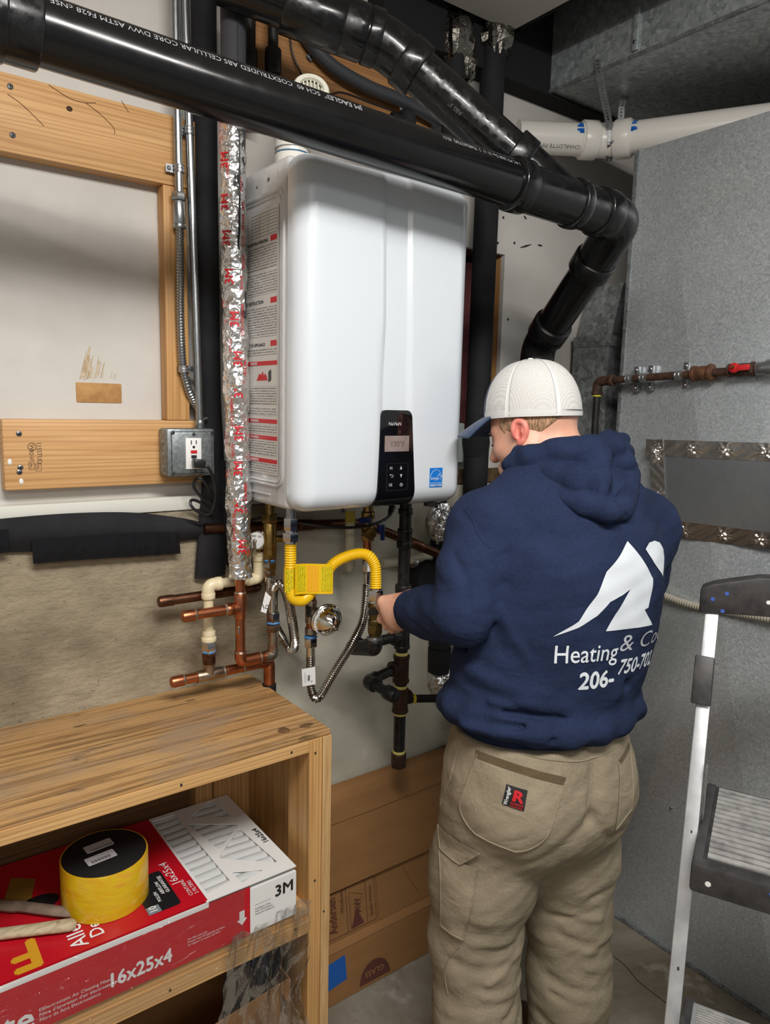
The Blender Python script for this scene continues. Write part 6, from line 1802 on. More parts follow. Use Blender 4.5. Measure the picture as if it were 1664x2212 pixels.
# wooden tool handles
m_hand = M('weathered_handle', S(190, 176, 146), 0.7, col2=S(160, 144, 116), ns=30, st=(1, 6, 6))
a_, b_2 = A((-0.425, 0.004, FZ1 + 0.0095)), A((-0.72, 0.30, FZ1 + 0.0095))
mk('wooden_stick', sweep(spline([a_, a_ + (b_2 - a_) * 0.3, a_ + (b_2 - a_) * 0.34 + A((-.005, 0, 0)), b_2], 6), np.r_[0.004, 0.0075, np.full(17, 0.0085)], 12, True, (1.4, 1)), M('dark_handle', S(134, 116, 100), 0.7, col2=S(104, 88, 76), ns=30), None,
   'darker weathered wooden stick lying behind the pale one on the filter box', 'stick', 'wooden sticks on the filter box')
a_, b_2 = A((-0.436, -0.022, FZ1 + 0.0110)), A((-0.76, 0.12, FZ1 + 0.0110))
ws = thing('wooden_stick', tuple(a_), 'pale wooden handle with a hole at its rounded end on the filter box', 'stick', 'wooden sticks on the filter box')
P_ = [a_ + (b_2 - a_) * k for k in (0, 0.012, 0.03, 0.06, 0.2, 0.5, 1)]
mk('shaft', sweep(P_, [0.003, 0.0085, 0.0105, 0.0110, 0.0100, 0.0095, 0.0095], 16, True, (1.25, 0.85)), m_hand, ws)
mk('hang_hole', lathe(a_ + (b_2 - a_) * 0.085 + Z1 * 0.0085, a_ + (b_2 - a_) * 0.085 + Z1 * 0.0095, [(0, 0.004), (1, 0.0036)], 12), M('hole_brown', S(150, 132, 100), 0.9), ws)
# lower shelf: carton with black bag
lc = thing('open_carton', (-0.2, 0.1, 0), 'open brown carton on the floor under the lower shelf', 'box')
mk('side_wall', prism([(-0.62, -0.055, 0), (-0.015, -0.055, 0), (-0.015, -0.055, 0.372), (-0.62, -0.055, 0.30)], (0, 0.004, 0)), m_card, lc, smooth=False)
mk('side_wall', prism([(-0.019, -0.05, 0), (-0.019, 0.25, 0), (-0.019, 0.25, 0.372), (-0.019, -0.05, 0.372)], (0.004, 0, 0)), m_card, lc, smooth=False)
mk('side_wall', prism([(-0.62, 0.246, 0), (-0.02, 0.246, 0), (-0.02, 0.246, 0.33), (-0.62, 0.246, 0.33)], (0, 0.004, 0)), m_card, lc, smooth=False)
mk('bottom', box((-0.62, -0.05, 0.001), (-0.02, 0.245, 0.004)), m_card, lc, smooth=False)
bg = mk('black_bag', sheet(lambda u, v: (-0.13 + 0.10 * u + 0.01 * math.sin(v * 9), -0.02 + 0.02 * math.sin(u * 17 + v * 3) + 0.008 * math.sin(u * 41), 0.20 + 0.28 * v), np.linspace(0, 1, 40), np.linspace(0, 1, 24), (0, 0.02, 0)),
        M('bag_black', (0.02, 0.021, 0.026), 0.22, bp=[(16, 0.9, 0.02)], st=(3, 3, 1)), None, 'crumpled black plastic bag in the open carton behind the torn wrap', 'bag', ang=25)

# ------------------------------------------------------------------ window carton leaning on the wall
gc = thing('glass_carton', (0.5, 0.2, 0), 'flat brown window carton leaning against the painted wall', 'box')
m_card2 = M('carton_brown', S(150, 108, 64), 0.85, col2=S(142, 101, 59), ns=4, st=(1, 1, 6), bp=(5, 0.15, 0.003))
X0, X1_ = 0.068, 0.80


def lean(y, z):
    return y


mk('inner_panel', prism([(X0, 0.178, 0.0), (X0, 0.268, 0.535), (X0, 0.285, 0.535), (X0, 0.205, 0.0)], (X1_ - X0, 0, 0)), m_card2, gc, smooth=False)
up_ = mk('upper_sleeve', bev([prism([(X0, 0.2115, 0.297), (X0, 0.240, 0.542), (X0, 0.252, 0.563), (X0, 0.289, 0.563), (X0, 0.289, 0.55), (X0, 0.272, 0.545), (X0, 0.2165, 0.297)], (X1_ - X0 - 0.02, 0, 0))], 0.002, 1), m_card2, gc)
mk('crease', [sweep([(X0 + 0.02, 0.2318, 0.485), (0.4, 0.2312, 0.483), (X1_ - 0.03, 0.2316, 0.487)], 0.0005, 6)], M('crease_brown', S(112, 76, 42), 0.9), up_)
lo_ = mk('lower_sleeve', bev([prism([(X0, 0.170, 0.0008), (X0, 0.1875, 0.140), (X0, 0.206, 0.140), (X0, 0.182, 0.0008)], (X1_ - X0, 0, 0))], 0.0015, 1), m_card2, gc)
mk('top_fold', bev([prism([(X0, 0.1855, 0.1405), (X0, 0.200, 0.158), (X0, 0.203, 0.156), (X0, 0.190, 0.1375)], (X1_ - X0, 0, 0))], 0.001, 1), m_card2, lo_)
dn = nrm((0, 0.0175, 0.1392)); fz = lambda z: 0.170 + 0.0175 * (z - 0.0008) / 0.1392
mk('blue_tape', prism([(0.20, fz(.05) - .0012, .040), (0.292, fz(.055) - .0014, .055), (0.290, fz(.12) - .0014, .122), (0.20, fz(.115) - .0012, .110)], (0, 0.0006, 0)), M('painters_tape', S(26, 92, 176), 0.6), lo_, smooth=False)
cir = [(0.385 + 0.052 * math.cos(k), fz(0.012 + 0.056 * math.sin(k)) - 0.0012, 0.012 + 0.056 * math.sin(k)) for k in np.linspace(0, math.pi, 18)]
cs_ = mk('round_mark', (np.array(cir), [tuple(range(18))]), M('mark_brown', S(92, 52, 40), 0.8), lo_, smooth=False)
mk('mark_lettering', letters('GLASS', (0.416, fz(0.044) - 0.0020, 0.044), (-1, 0, 0), -dn, 0.022, 0.0, 0.0006, 0.065), M('mark_tan', S(166, 120, 80), 0.8), cs_, smooth=False)
mp = nrm((0, 0.09, 0.535)); my = lambda z: 0.178 + 0.09 * z / 0.535 - 0.0012
m_ink = M('carton_ink', S(92, 50, 40), 0.8)
O = lambda x, z: A((x + 0.155, my(z), z))
u_ = mp; v_ = -X1
bx = [sweep([O(0.09, 0.165), O(0.255, 0.165), O(0.255, 0.285), O(0.09, 0.285), O(0.09, 0.165)], 0.0009, 4), sweep([O(0.16, 0.165), O(0.16, 0.285)], 0.0007, 4), sweep([O(0.225, 0.165), O(0.225, 0.29)], 0.0007, 4),
      sweep([O(0.262, 0.165), O(0.262, 0.29)], 0.0005, 4), sweep([O(0.17, 0.17), O(0.17, 0.27), O(0.215, 0.25), O(0.17, 0.17)], 0.0007, 4)]
for k in range(14):
    bx.append(sweep([O(0.36 + 0.0035 * k, 0.272 - 0.0065 * k), O(0.3615 + 0.0035 * k, 0.2695 - 0.0065 * k)], 0.0007, 4))
bx.append(sweep([O(0.47, 0.16), O(0.475, 0.285)], 0.0008, 4))
mk('printed_lines', bx, m_ink, gc, kind='stuff', smooth=False)
mk('carton_lettering', letters('Andersen', O(0.125, 0.178), u_, v_, 0.036, 0.01, 0.001, 0.098), m_ink, gc, smooth=False)
mk('carton_lettering', letters('Windows', O(0.150, 0.222), u_, v_, 0.016, 0.0, 0.001), m_ink, gc, smooth=False)
mk('carton_emblem', [letters('AW', O(0.205, 0.205), u_, v_, 0.03, 0.01, 0.001, 0.042), (np.array([O(0.171, 0.170) - Y1 * .0008, O(0.213, 0.172) - Y1 * .0008, O(0.190, 0.222) - Y1 * .0008]), [(0, 1, 2)])], m_ink, gc, smooth=False)
mk('carton_small_print', [letters('Quality Windows', O(0.243, 0.18), u_, v_, 0.012, 0.0, 0.001)], m_ink, gc, smooth=False)

# ------------------------------------------------------------------ step ladder
ld_ = thing('step_ladder', (0.35, -0.73, 0), 'aluminium step ladder with black handle and paint spotted treads at right', 'ladder')
E1, N1 = A((0.42, -0.907, 0)), A((0.907, 0.42, 0))
T_ = A((0.6910, -0.5254, 1.2071)); Bm = A((0.4466, -0.6513, 0.4821))
rd_ = nrm(T_ - Bm)
F0 = Bm - rd_ * (Bm[2] / rd_[2])
m_alu = M('aluminium', S(206, 208, 210), 0.38, 0.55, col2=S(180, 184, 188), ns=16)
m_lblack = M('ladder_black', S(62, 60, 60), 0.5, col2=S(40, 39, 40), ns=25)
Ltop = np.linalg.norm(T_ - F0)
pn_ = nrm(np.cross(E1, rd_))
WL = 0.47
for k in (0, 1):
    o = E1 * WL * k
    mid = (F0 + T_) / 2 + o
    rl_ = mk('side_rail', [bev(obox(mid + E1 * 0.0105, E1 * 0.0125, pn_ * 0.003, rd_ * Ltop / 2), 0.001), bev(obox(mid + pn_ * -0.020, E1 * 0.003, pn_ * 0.020, rd_ * Ltop / 2), 0.001)] if k == 0 else
             [bev(obox(mid, E1 * 0.012, pn_ * 0.012, rd_ * Ltop / 2), 0.001)], m_alu, ld_)
    if k == 0:
        cm = F0 + rd_ * np.linalg.norm(A((0.6464, -0.5431, 1.0651)) - F0) + E1 * 0.006
        mk('rail_sleeve', bev(obox(cm, E1 * 0.018, pn_ * 0.016, rd_ * 0.048), 0.003), m_lblack, ld_)
        for f_, w_ in ((0.30, 0.0015), (0.47, 0.002), (0.66, 0.0015), (0.9, 0.002)):
            p = F0 + rd_ * Ltop * f_ + E1 * 0.012 + pn_ * 0.0033
            mk('paint_spot', obox(p, E1 * w_, pn_ * 0.0003, rd_ * w_ * 1.6), m_lblack, rl_, smooth=False)
hh = T_ + A((0, 0, 0.0))
prof = [(-0.014, -0.012), (-0.014, 0.040), (0.01, 0.052), (0.09, 0.075), (0.14, 0.080), (0.35, 0.080), (0.40, 0.075), (0.484, 0.04), (0.484, -0.012), (0.40, -0.004), (0.24, 0.006), (0.08, -0.004)]
hd_ = mk('top_handle', bev(prism([hh + E1 * a + Z1 * b - N1 * 0.014 for a, b in prof], N1 * 0.045), 0.004, 2), m_lblack, ld_)
for a, b, c_ in ((0.035, 0.035, 0), (0.01, 0.02, 0), (0.03, -0.002, 0), (0.16, 0.03, 1), (0.11, 0.028, 1)):
    p = hh + E1 * a + Z1 * b - N1 * 0.0148
    mk('paint_spot', lathe(p + N1 * 0.001, p + N1 * 0.0002, [(0, 0.0045), (1, 0.004)], 7), M('paint_blue', S(66, 92, 176), 0.5) if c_ == 0 else m_white, hd_)
m_tread = M('tread_metal', S(190, 188, 184), 0.5, 0.4, col2=S(120, 118, 120), ns=26, lo=0.4, hi=0.75, st=(1, 1, 1))


def tread(o, depth, z, parent, nrib, lip=True):
    """o: left front corner"""
    o = A((o[0], o[1], z))
    t = mk('tread', bev(prism([o, o + N1 * depth, o + N1 * depth + E1 * (WL - 0.03), o + E1 * (WL - 0.03)], (0, 0, -0.02)), 0.004), m_lblack if lip else m_alu, parent)
    rb_ = []
    a0, a1 = (0.028, depth - 0.01)
    for k in range(nrib):
        d_ = a0 + (a1 - a0) * (k + 0.5) / nrib
        rb_.append(obox(o + N1 * d_ + E1 * (WL / 2 - 0.012 + 0.006) + Z1 * 0.001, N1 * (a1 - a0) / nrib * 0.34, E1 * (WL / 2 - 0.03), Z1 * 0.0022))
    rb = mk('tread_ribs', rb_, m_tread, t, kind='stuff', smooth=False)
    if lip:
        mk('front_lip', bev(prism([o - N1 * 0.006 + Z1 * 0.003, o + N1 * 0.026 + Z1 * 0.003, o + N1 * 0.026 + Z1 * -0.052, o - N1 * 0.006 + Z1 * -0.052], E1 * (WL - 0.03)), 0.006), m_lblack, t)
        mk('side_edge', bev(prism([o + N1 * 0.02 + Z1 * 0.003, o + N1 * depth + Z1 * 0.003, o + N1 * depth - Z1 * 0.03, o + N1 * 0.02 - Z1 * 0.03], E1 * 0.018), 0.003), m_lblack, t)
        for a, b in ((0.03, -0.028), (0.13, -0.012)):
            mk('paint_spot', lathe(o - N1 * 0.0058 + E1 * a + Z1 * b, o - N1 * 0.0066 + E1 * a + Z1 * b, [(0, 0.0055), (1, 0.005)], 7), m_white if a < 0.1 else MATS['paint_blue'], t)
    return t


c0 = A((0.4585, -0.6610, 0.8000))
c1 = A((0.7507, -0.5205, 0.8000))
tread(c0 + E1 * 0.004, float((c1 - c0) @ N1), 0.80, ld_, 15)
lowc = F0 + rd_ * (0.5 / rd_[2]) + E1 * 0.026 - N1 * 0.10
tread(lowc, 0.14, 0.50, ld_, 16, False)
mk('tread_end', bev(prism([lowc + A((0, 0, 0.5 - lowc[2])) + Z1 * 0.003, lowc + A((0, 0, 0.5 - lowc[2])) + N1 * 0.142 + Z1 * 0.003, lowc + A((0, 0, 0.5 - lowc[2])) + N1 * 0.142 - Z1 * 0.05, lowc + A((0, 0, 0.5 - lowc[2])) - Z1 * 0.05], E1 * 0.016), 0.003), m_lblack, ld_)
lw2 = F0 + rd_ * (0.24 / rd_[2]) + E1 * 0.026 - N1 * 0.10
tread(lw2, 0.14, 0.24, ld_, 10, False)
hb = F0 + rd_ * (0.84 / rd_[2]) + E1 * 0.028
mk('hinge_bracket', bev(obox(hb + N1 * 0.01 + Z1 * 0.03, E1 * 0.002, N1 * 0.008, Z1 * 0.055), 0.001), m_zinc, ld_)
for k in (0.32, 0.43):
    s_ = c0 + N1 * 0.2 + E1 * k; s_[2] = 0.78
    e_ = s_ + N1 * 0.16; e_[2] = 0.0
    d_ = nrm(e_ - s_)
    mk('rear_leg', bev(obox((s_ + e_) / 2, E1 * 0.010, nrm(np.cross(E1, d_)) * 0.010, d_ * np.linalg.norm(e_ - s_) / 2), 0.001), m_alu, ld_)

# ------------------------------------------------------------------ the person
BF, BR = A((0.225, 0.974, 0)), A((0.974, -0.225, 0))
PC = A((0.450, -0.300, 0.0))          # pelvis axis
CC = A((0.490, -0.312, 0.0))          # chest axis


def at(c, r, f, z):
    return c + BR * r + BF * f + A((0, 0, z))


m_skin, t2, b2 = nt('skin')
sk_c = ramp(t2, noise(t2, mapped(t2), 9, 5, 0.6), [(0.35, S(214, 158, 132)), (0.55, S(222, 172, 148)), (0.72, S(206, 140, 118))])
t2.links.new(sk_c, b2.inputs['Base Color'])
b2.inputs['Roughness'].default_value = 0.5
b2.inputs['Subsurface Weight'].default_value = 0.08
b2.inputs['Subsurface Radius'].default_value = (0.01, 0.004, 0.002)
bump(t2, b2, noise(t2, mapped(t2), 260, 3), 0.12, 0.001)
m_navy = fabric('navy_fleece', S(25, 34, 57), S(34, 45, 72), 700, 0.95, 9, 0.0)
m_khaki = fabric('khaki_canvas', S(122, 112, 93), S(145, 134, 114), 800, 0.9, 6, 0.0)
m_khakid = fabric('brown_trim', S(78, 66, 48), S(92, 78, 58), 900, 0.9, 8, 0.1)
m_navycap = fabric('navy_twill', S(44, 58, 84), S(54, 70, 98), 900, 0.9, 9, 0.2)

# head frame
pit = math.radians(20)
azh = math.radians(108)
HF = A((math.cos(azh) * math.cos(pit), math.sin(azh) * math.cos(pit), -math.sin(pit)))
HL = A((-math.sin(azh), math.cos(azh), 0))
HU = np.cross(HF, HL)
HC = A((0.4748, -0.2183, 1.5911))
hp = lambda f, l, u: HC + HF * f + HL * l + HU * u
AX = [HF, HL, HU]
SL, EL, WL_ = at(CC, -0.186, 0.015, 1.362), A((0.2340, -0.2861, 1.2009)), A((0.2739, -0.0483, 1.1462))
SR_, ER_, WR_ = at(CC, 0.200, 0.0, 1.345), at(CC, 0.255, 0.13, 1.10), at(CC, 0.10, 0.30, 1.08)
# body (skin): head, neck, trunk, arms, legs as one surface
vb = Vol((0.14, -0.50, 0.04), (0.80, 0.08, 1.75), 0.0052)
vb.chain([at(PC, 0, 0, 0.90), at(CC, 0, 0, 1.12), at(CC, 0, 0, 1.30)], [0.135, 0.13, 0.14], 0.04, (BF, 1.5))
vb.chain([SL, EL, WL_], [0.05, 0.042, 0.028], 0.03)
vb.chain([SR_, ER_, WR_], [0.05, 0.042, 0.028], 0.03)
vb.chain([SL, at(CC, 0, 0.0, 1.38), SR_], [0.05, 0.07, 0.05], 0.05)
KL, KR = at(PC, -0.125, 0.02, 0.47), at(PC, 0.125, 0.02, 0.47)
FL_, FR_ = at(PC, -0.128, -0.03, 0.10), at(PC, 0.128, -0.03, 0.10)
vb.chain([at(PC, -0.09, 0, 0.84), KL, FL_], [0.085, 0.055, 0.04], 0.04)
vb.chain([at(PC, 0.09, 0, 0.84), KR, FR_], [0.085, 0.055, 0.04], 0.04)
vb.chain([at(CC, 0.0, 0.02, 1.36), hp(-0.028, 0, -0.10)], [0.068, 0.060], 0.05)
vb.add(vb.ell(hp(-0.004, 0, 0), (0.094, 0.076, 0.100), AX), 0.02)
vb.add(vb.ell(hp(0.034, 0, -0.060), (0.060, 0.060, 0.080), AX), 0.03)
vb.add(vb.cap(hp(0.075, 0, -0.122), hp(0.0, 0, -0.095), 0.028, 0.045), 0.03)
vb.chain([hp(0.0, 0.058, -0.075), hp(0.066, 0.022, -0.118)], [0.026, 0.022], 0.03)
vb.chain([hp(0.0, -0.058, -0.075), hp(0.066, -0.022, -0.118)], [0.026, 0.022], 0.03)
vb.add(vb.cap(hp(0.090, 0, -0.030), hp(0.112, 0, -0.066), 0.009, 0.012), 0.015)
for s_ in (1, -1):
    vb.add(vb.cap(hp(0.082, 0.012 * s_, -0.016), hp(0.070, 0.045 * s_, -0.018), 0.012, 0.010), 0.015)
    vb.add(vb.ell(hp(0.062, 0.040 * s_, -0.058), (0.026, 0.022, 0.022), AX), 0.02)
    vb.cut(vb.ell(hp(0.094, 0.032 * s_, -0.034), (0.012, 0.015, 0.009), AX), 0.012)
    vb.add(vb.ell(hp(0.080, 0.032 * s_, -0.034), (0.012, 0.013, 0.012), AX), 0.004)
vb.add(vb.cap(hp(0.096, 0.018, -0.094), hp(0.096, -0.018, -0.094), 0.008), 0.01)
vb.fold([hp(0.106, 0.022, -0.095), hp(0.108, -0.022, -0.095)], -0.004, 0.004)
# left hand (in contact with the valve) built finer and joined to the same body mesh
bodyV, bodyF = vb.mesh()
K_ = A((0.2612, -0.0155, 1.1358))
cr_r, cr_f = A((0.806, -0.592, 0)), A((0.60, 0.80, 0))
hs_ = nrm(-0.50 * cr_r + 0.66 * Z1 + 0.56 * cr_f)
ha = K_ - WL_; ha = nrm(ha - hs_ * (ha @ hs_))
hn = np.cross(ha, hs_); hn = hn if hn @ cr_f < 0 else -hn


def hand(Wp, K0, a, n, s, lo, hi):
    v = Vol(lo, hi, 0.0020)
    v.chain([Wp - a * 0.03, Wp + a * 0.012], [0.029, 0.029], 0.01)
    for o, r in ((0.028, 0.0125), (0.010, 0.0130), (-0.010, 0.0125), (-0.027, 0.0115)):
        v.chain([Wp + s * o * 0.55 + a * 0.005, K0 + s * o + n * 0.002], [0.017, r], 0.02)
    v.add(v.ell(Wp + (K0 - Wp) * 0.55 - n * 0.006, (0.036, 0.036, 0.017), [a, s, n]), 0.02)
    spec = ((0.029, 0.043, 0.026, 0.020, 0.0100), (0.010, 0.047, 0.029, 0.021, 0.0102), (-0.010, 0.043, 0.027, 0.020, 0.0097), (-0.027, 0.034, 0.021, 0.018, 0.0086))
    for k, (o, l1, l2, l3, r) in enumerate(spec):
        p0 = K0 + s * o
        d1 = nrm(a * (0.88 - 0.05 * k) - n * 0.42 + s * o * 1.5)
        d2 = nrm(-a * 0.05 - n * 0.95)
        d3 = nrm(-a * 0.85 - n * 0.35)
        p1 = p0 + d1 * l1; p2 = p1 + d2 * l2; p3 = p2 + d3 * l3
        v.add(v.cap(p0, p1, r * 1.12, r), 0.006)
        v.add(v.cap(p1, p2, r, r * 0.92), 0.003)
        v.add(v.cap(p2, p3, r * 0.92, r * 0.8), 0.003)
        v.add(v.ell(p0 + n * 0.005, (r * 1.2,) * 3), 0.005)
    t0 = Wp + a * 0.026 + s * 0.016 - n * 0.014
    t1 = t0 + nrm(a * 0.75 + s * 0.30 - n * 0.6) * 0.036
    t2_ = t1 + nrm(a * 0.8 - n * 0.55 + s * 0.1) * 0.030
    t3_ = t2_ + nrm(a * 0.6 - n * 0.8 - s * 0.1) * 0.022
    v.chain([t0, t1], [0.0175, 0.0125], 0.015)
    v.chain([t1, t2_, t3_], [0.0122, 0.0108, 0.0088], 0.004)
    for k in range(3):
        o = (0.019, 0.0, -0.018)[k]
        v.fold([K0 + s * o + n * 0.012 - a * 0.012, K0 + s * o + n * 0.006 + a * 0.014], -0.0042, 0.004)
    return v.mesh()


lo = np.minimum(WL_, K_) - 0.075; hi = np.maximum(WL_, K_) + 0.075
hl_ = hand(WL_, K_, ha, hn, hs_, lo, hi)
KR_ = WR_ + BF * 0.075 + A((-0.01, 0, 0.0))
har = nrm(KR_ - WR_); hnr = nrm(A((0.7, -0.1, 0.6)) - har * (A((0.7, -0.1, 0.6)) @ har)); hsr = nrm(np.cross(har, hnr)); hsr = hsr if hsr[2] > 0 else -hsr
hr_ = hand(WR_, KR_, har, hnr, hsr, np.minimum(WR_, KR_) - 0.075, np.maximum(WR_, KR_) + 0.075)
person = mk('person', [(bodyV, bodyF), hl_, hr_], m_skin, None, 'person in navy hoodie and white backed cap bent over the valves below the heater', 'person', ang=0, org=at(PC, 0, 0, 0))
# ears
m_ear = M('ear_skin', S(226, 140, 124), 0.45, col2=S(210, 116, 104), ns=30)
for s_ in (1, -1):
    ve = Vol(hp(0.004, 0.078 * s_, -0.040) - 0.05, hp(0.004, 0.078 * s_, -0.040) + 0.05, 0.0018)
    ec = hp(0.004, 0.079 * s_, -0.040)
    tilt = nrm(HL * s_ + HF * -0.35)
    e_f = nrm(HF * 0.95 + HU * 0.15)
    ax_ = nrm(e_f - tilt * (e_f @ tilt)); up_ = np.cross(tilt, ax_); up_ = up_ if up_ @ HU > 0 else -up_
    rimp = [ec + ax_ * 0.012 - up_ * 0.006 + tilt * -0.004, ec + ax_ * 0.014 + up_ * 0.014, ec + ax_ * 0.004 + up_ * 0.027 + tilt * 0.003, ec - ax_ * 0.012 + up_ * 0.022 + tilt * 0.008, ec - ax_ * 0.017 + up_ * 0.004 + tilt * 0.009, ec - ax_ * 0.010 - up_ * 0.016 + tilt * 0.004, ec + ax_ * 0.002 - up_ * 0.028]
    rimp = [ec + (p_ - ec) * 0.84 for p_ in rimp]
    rimp = spline(rimp, 4)
    ve.chain(rimp, [0.0048] * (len(rimp) - 4) + [0.006, 0.0065, 0.0062, 0.0055], 0.004)
    ve.add(ve.ell(ec - tilt * 0.002 - ax_ * 0.002, (0.0125, 0.020, 0.0045), [ax_, up_, tilt]), 0.006)
    ve.add(ve.cap(ec - tilt * 0.012 + ax_ * 0.004, ec + ax_ * 0.002, 0.013, 0.012), 0.008)
    ve.cut(ve.ell(ec + tilt * 0.005 + ax_ * 0.003 - up_ * 0.001, (0.0075, 0.013, 0.006), [ax_, up_, tilt]), 0.004)
    mk('ear', ve.mesh(), m_ear, person, ang=0)
mk('eyelashes', sweep([hp(0.088, 0.044, -0.040), hp(0.094, 0.034, -0.043), hp(0.096, 0.024, -0.042)], 0.0014, 6), M('lash', S(60, 40, 30), 0.8), person)
mk('eyebrow', sweep([hp(0.078, 0.052, -0.020), hp(0.092, 0.034, -0.016), hp(0.097, 0.016, -0.018)], [0.002, 0.0032, 0.0024], 8), M('brow', S(120, 92, 66), 0.9), person)
# hair: short back and sides
vh = Vol(HC - 0.14, HC + 0.14, 0.0028)
vh.add(vh.ell(hp(-0.004, 0, 0), (0.0968, 0.0792, 0.1035), AX), 0)
hx = lambda n, d: (n[0] * (vh.X - HC[0]) + n[1] * (vh.Y - HC[1]) + n[2] * (vh.Z - HC[2])) - d
vh.cut(hx(nrm(HU * 1.0 + HF * 0.45), -0.062), 0.004)
vh.cut(-hx(HF, 0.050), 0.004)
vh.cut(-hx(HU, 0.02), 0.004)
m_hair, t2, b2 = nt('cropped_hair')
hn1 = noise(t2, mapped(t2, (260, 260, 60), (0.2, 0.1, 0.5)), 1.0, 4, 0.7)
t2.links.new(ramp(t2, hn1, [(0.36, S(112, 86, 60)), (0.52, S(164, 130, 98)), (0.66, S(206, 160, 132))]), b2.inputs['Base Color'])
b2.inputs['Roughness'].default_value = 0.8
bump(t2, b2, hn1, 0.5, 0.002)
mk('hair', vh.mesh(), m_hair, person, ang=0)
vs_ = Vol(HC - 0.14, HC + 0.14, 0.0028)
vs_.chain([hp(0.038, 0.0655, -0.010), hp(0.032, 0.0640, -0.040), hp(0.026, 0.0630, -0.062)], [0.013, 0.0115, 0.009], 0.004, (HL, 3.0))
mk('sideburn', vs_.mesh(), m_hair, person, ang=0)

# ---- cap
cpit = math.radians(5)
CF = nrm(A((math.cos(azh) * math.cos(cpit), math.sin(azh) * math.cos(cpit), -math.sin(cpit))))
CU = np.cross(CF, HL)
cr_ = (0.1060, 0.0870, 0.1130)
CO = HC + CU * 0.0


def crown(phi, t):
    """t 0 at the button, 1 at the lower edge"""
    el = math.pi / 2 - t * (math.pi / 2 + 0.10 + 0.05 * max(0, -math.cos(phi)))
    k = 1.0
    ce = math.cos(el) ** 0.78 if math.cos(el) > 0 else 0
    p = CO + CF * cr_[0] * ce * math.cos(phi) + HL * cr_[1] * ce * math.sin(phi) + CU * cr_[2] * (math.sin(el) if el > 0 else el * 0.55)
    return p


m_mesh, t2, b2 = nt('white_mesh')
vo = t2.nodes.new('ShaderNodeTexVoronoi'); vo.inputs['Scale'].default_value = 430; vo.inputs['Randomness'].default_value = 0.15
t2.links.new(mapped(t2), vo.inputs['Vector'])
t2.links.new(ramp(t2, vo.outputs['Distance'], [(0.18, S(168, 166, 162)), (0.40, S(210, 209, 206))]), b2.inputs['Base Color'])
b2.inputs['Roughness'].default_value = 0.85
bump(t2, b2, vo.outputs['Distance'], 0.6, 0.0015)
cap_o = mk('cap', sheet(lambda p, t: crown(p, t), np.linspace(0.66, 2 * math.pi - 0.66, 60), np.linspace(0.02, 1, 30), -CU * 0.0015), m_mesh, person, label='white mesh back of the cap', ang=0)
mk('front_panel', sheet(lambda p, t: crown(p, t) + (crown(p, t) - CO) * 0.004, np.linspace(-0.67, 0.67, 26), np.linspace(0.02, 1, 30), -CU * 0.0015), m_navycap, cap_o, label='navy front panel of the cap', ang=0)
m_wtape = M('white_tape', S(218, 218, 216), 0.8)
for ph_ in (1.42, 2.45, -1.42, -2.45):
    mk('seam_tape', sheet(lambda d, t: crown(ph_ + d * (0.35 + 0.65 * t), t) + nrm(crown(ph_, t) - CO) * 0.0014, np.linspace(-0.055, 0.055, 4), np.linspace(0.03, 1, 24), -CU * 0.0006), m_wtape, cap_o, ang=0)
mk('edge_band', sheet(lambda p, t: crown(p, 0.90 + 0.105 * t) + nrm(crown(p, 0.95) - CO) * 0.0012, np.linspace(0.66, 2 * math.pi - 0.66, 60), np.linspace(0, 1, 4), -CU * 0.001), M('white_band', S(208, 208, 206), 0.85, bp=(500, 0.3, 0.001)), cap_o, ang=0)
mk('top_button', ball(crown(0, 0.0) + CU * 0.001, (0.007, 0.007, 0.003), 12, 6), m_wtape, cap_o)


def bill(a, s):
    base = crown(a * 0.92, 1.0)
    th = a * 0.85
    ext = 0.072 * math.cos(a * 0.80) ** 0.6
    p = base + (CF * 0.93 * math.cos(th * 0.45) + HL * 0.42 * math.sin(th * 0.8)) * ext * s
    p = p - CU * (0.020 * abs(s) ** 1.3 + 0.006 * (a / 1.2) ** 2 * s + 0.016 * s)
    return p


mk('cap_bill', sheet(bill, np.linspace(-1.05, 1.05, 30), np.linspace(-0.05, 1, 14), CU * 0.0042), m_navycap, cap_o, label='curved navy bill', ang=50)

# ---- hoodie
vj = Vol((0.12, -0.56, 0.84), (0.84, 0.04, 1.55), 0.0042)
SQ = (BF, 1.36)
hxj = lambda n, p: (n[0] * (vj.X - p[0]) + n[1] * (vj.Y - p[1]) + n[2] * (vj.Z - p[2]))
vj.chain([at(PC, 0.004, -0.006, 0.90), at(PC, 0.004, -0.006, 0.975)], [0.185, 0.188], 0.02, SQ)
vj.cut(hxj(Z1, at(PC, 0, 0, 0.90)), 0.004)
vj2 = vj.F; vj.F = np.full_like(vj2, 9.0)
vj.chain([at(PC, 0.004, -0.006, 1.03), at(PC, 0.02, -0.008, 1.08), at(CC, -0.004, -0.012, 1.18), at(CC, -0.002, -0.008, 1.30), at(CC, 0, 0.0, 1.375)], [0.206, 0.206, 0.206, 0.196, 0.155], 0.05, SQ)
vj.cut(hxj(Z1, at(PC, 0, 0, 0.968)), 0.03)
vj.add(vj2, 0.012)
vj.add(vj.ell(at(CC, 0.0, -0.03, 1.27), (0.185, 0.135, 0.16), [BR, BF, Z1]), 0.06)
vj.chain([SL, at(CC, 0.0, 0.0, 1.405), SR_], [0.070, 0.085, 0.076], 0.06)
vj.chain([at(CC, 0.0, 0.03, 1.38), at(CC, -0.005, 0.05, 1.47)], [0.10, 0.085], 0.05)
ML = (SL + EL) / 2 + BR * -0.004
vj.chain([SL, ML], [0.074, 0.071], 0.022)
vj.chain([ML, EL], [0.071, 0.061], 0.008)
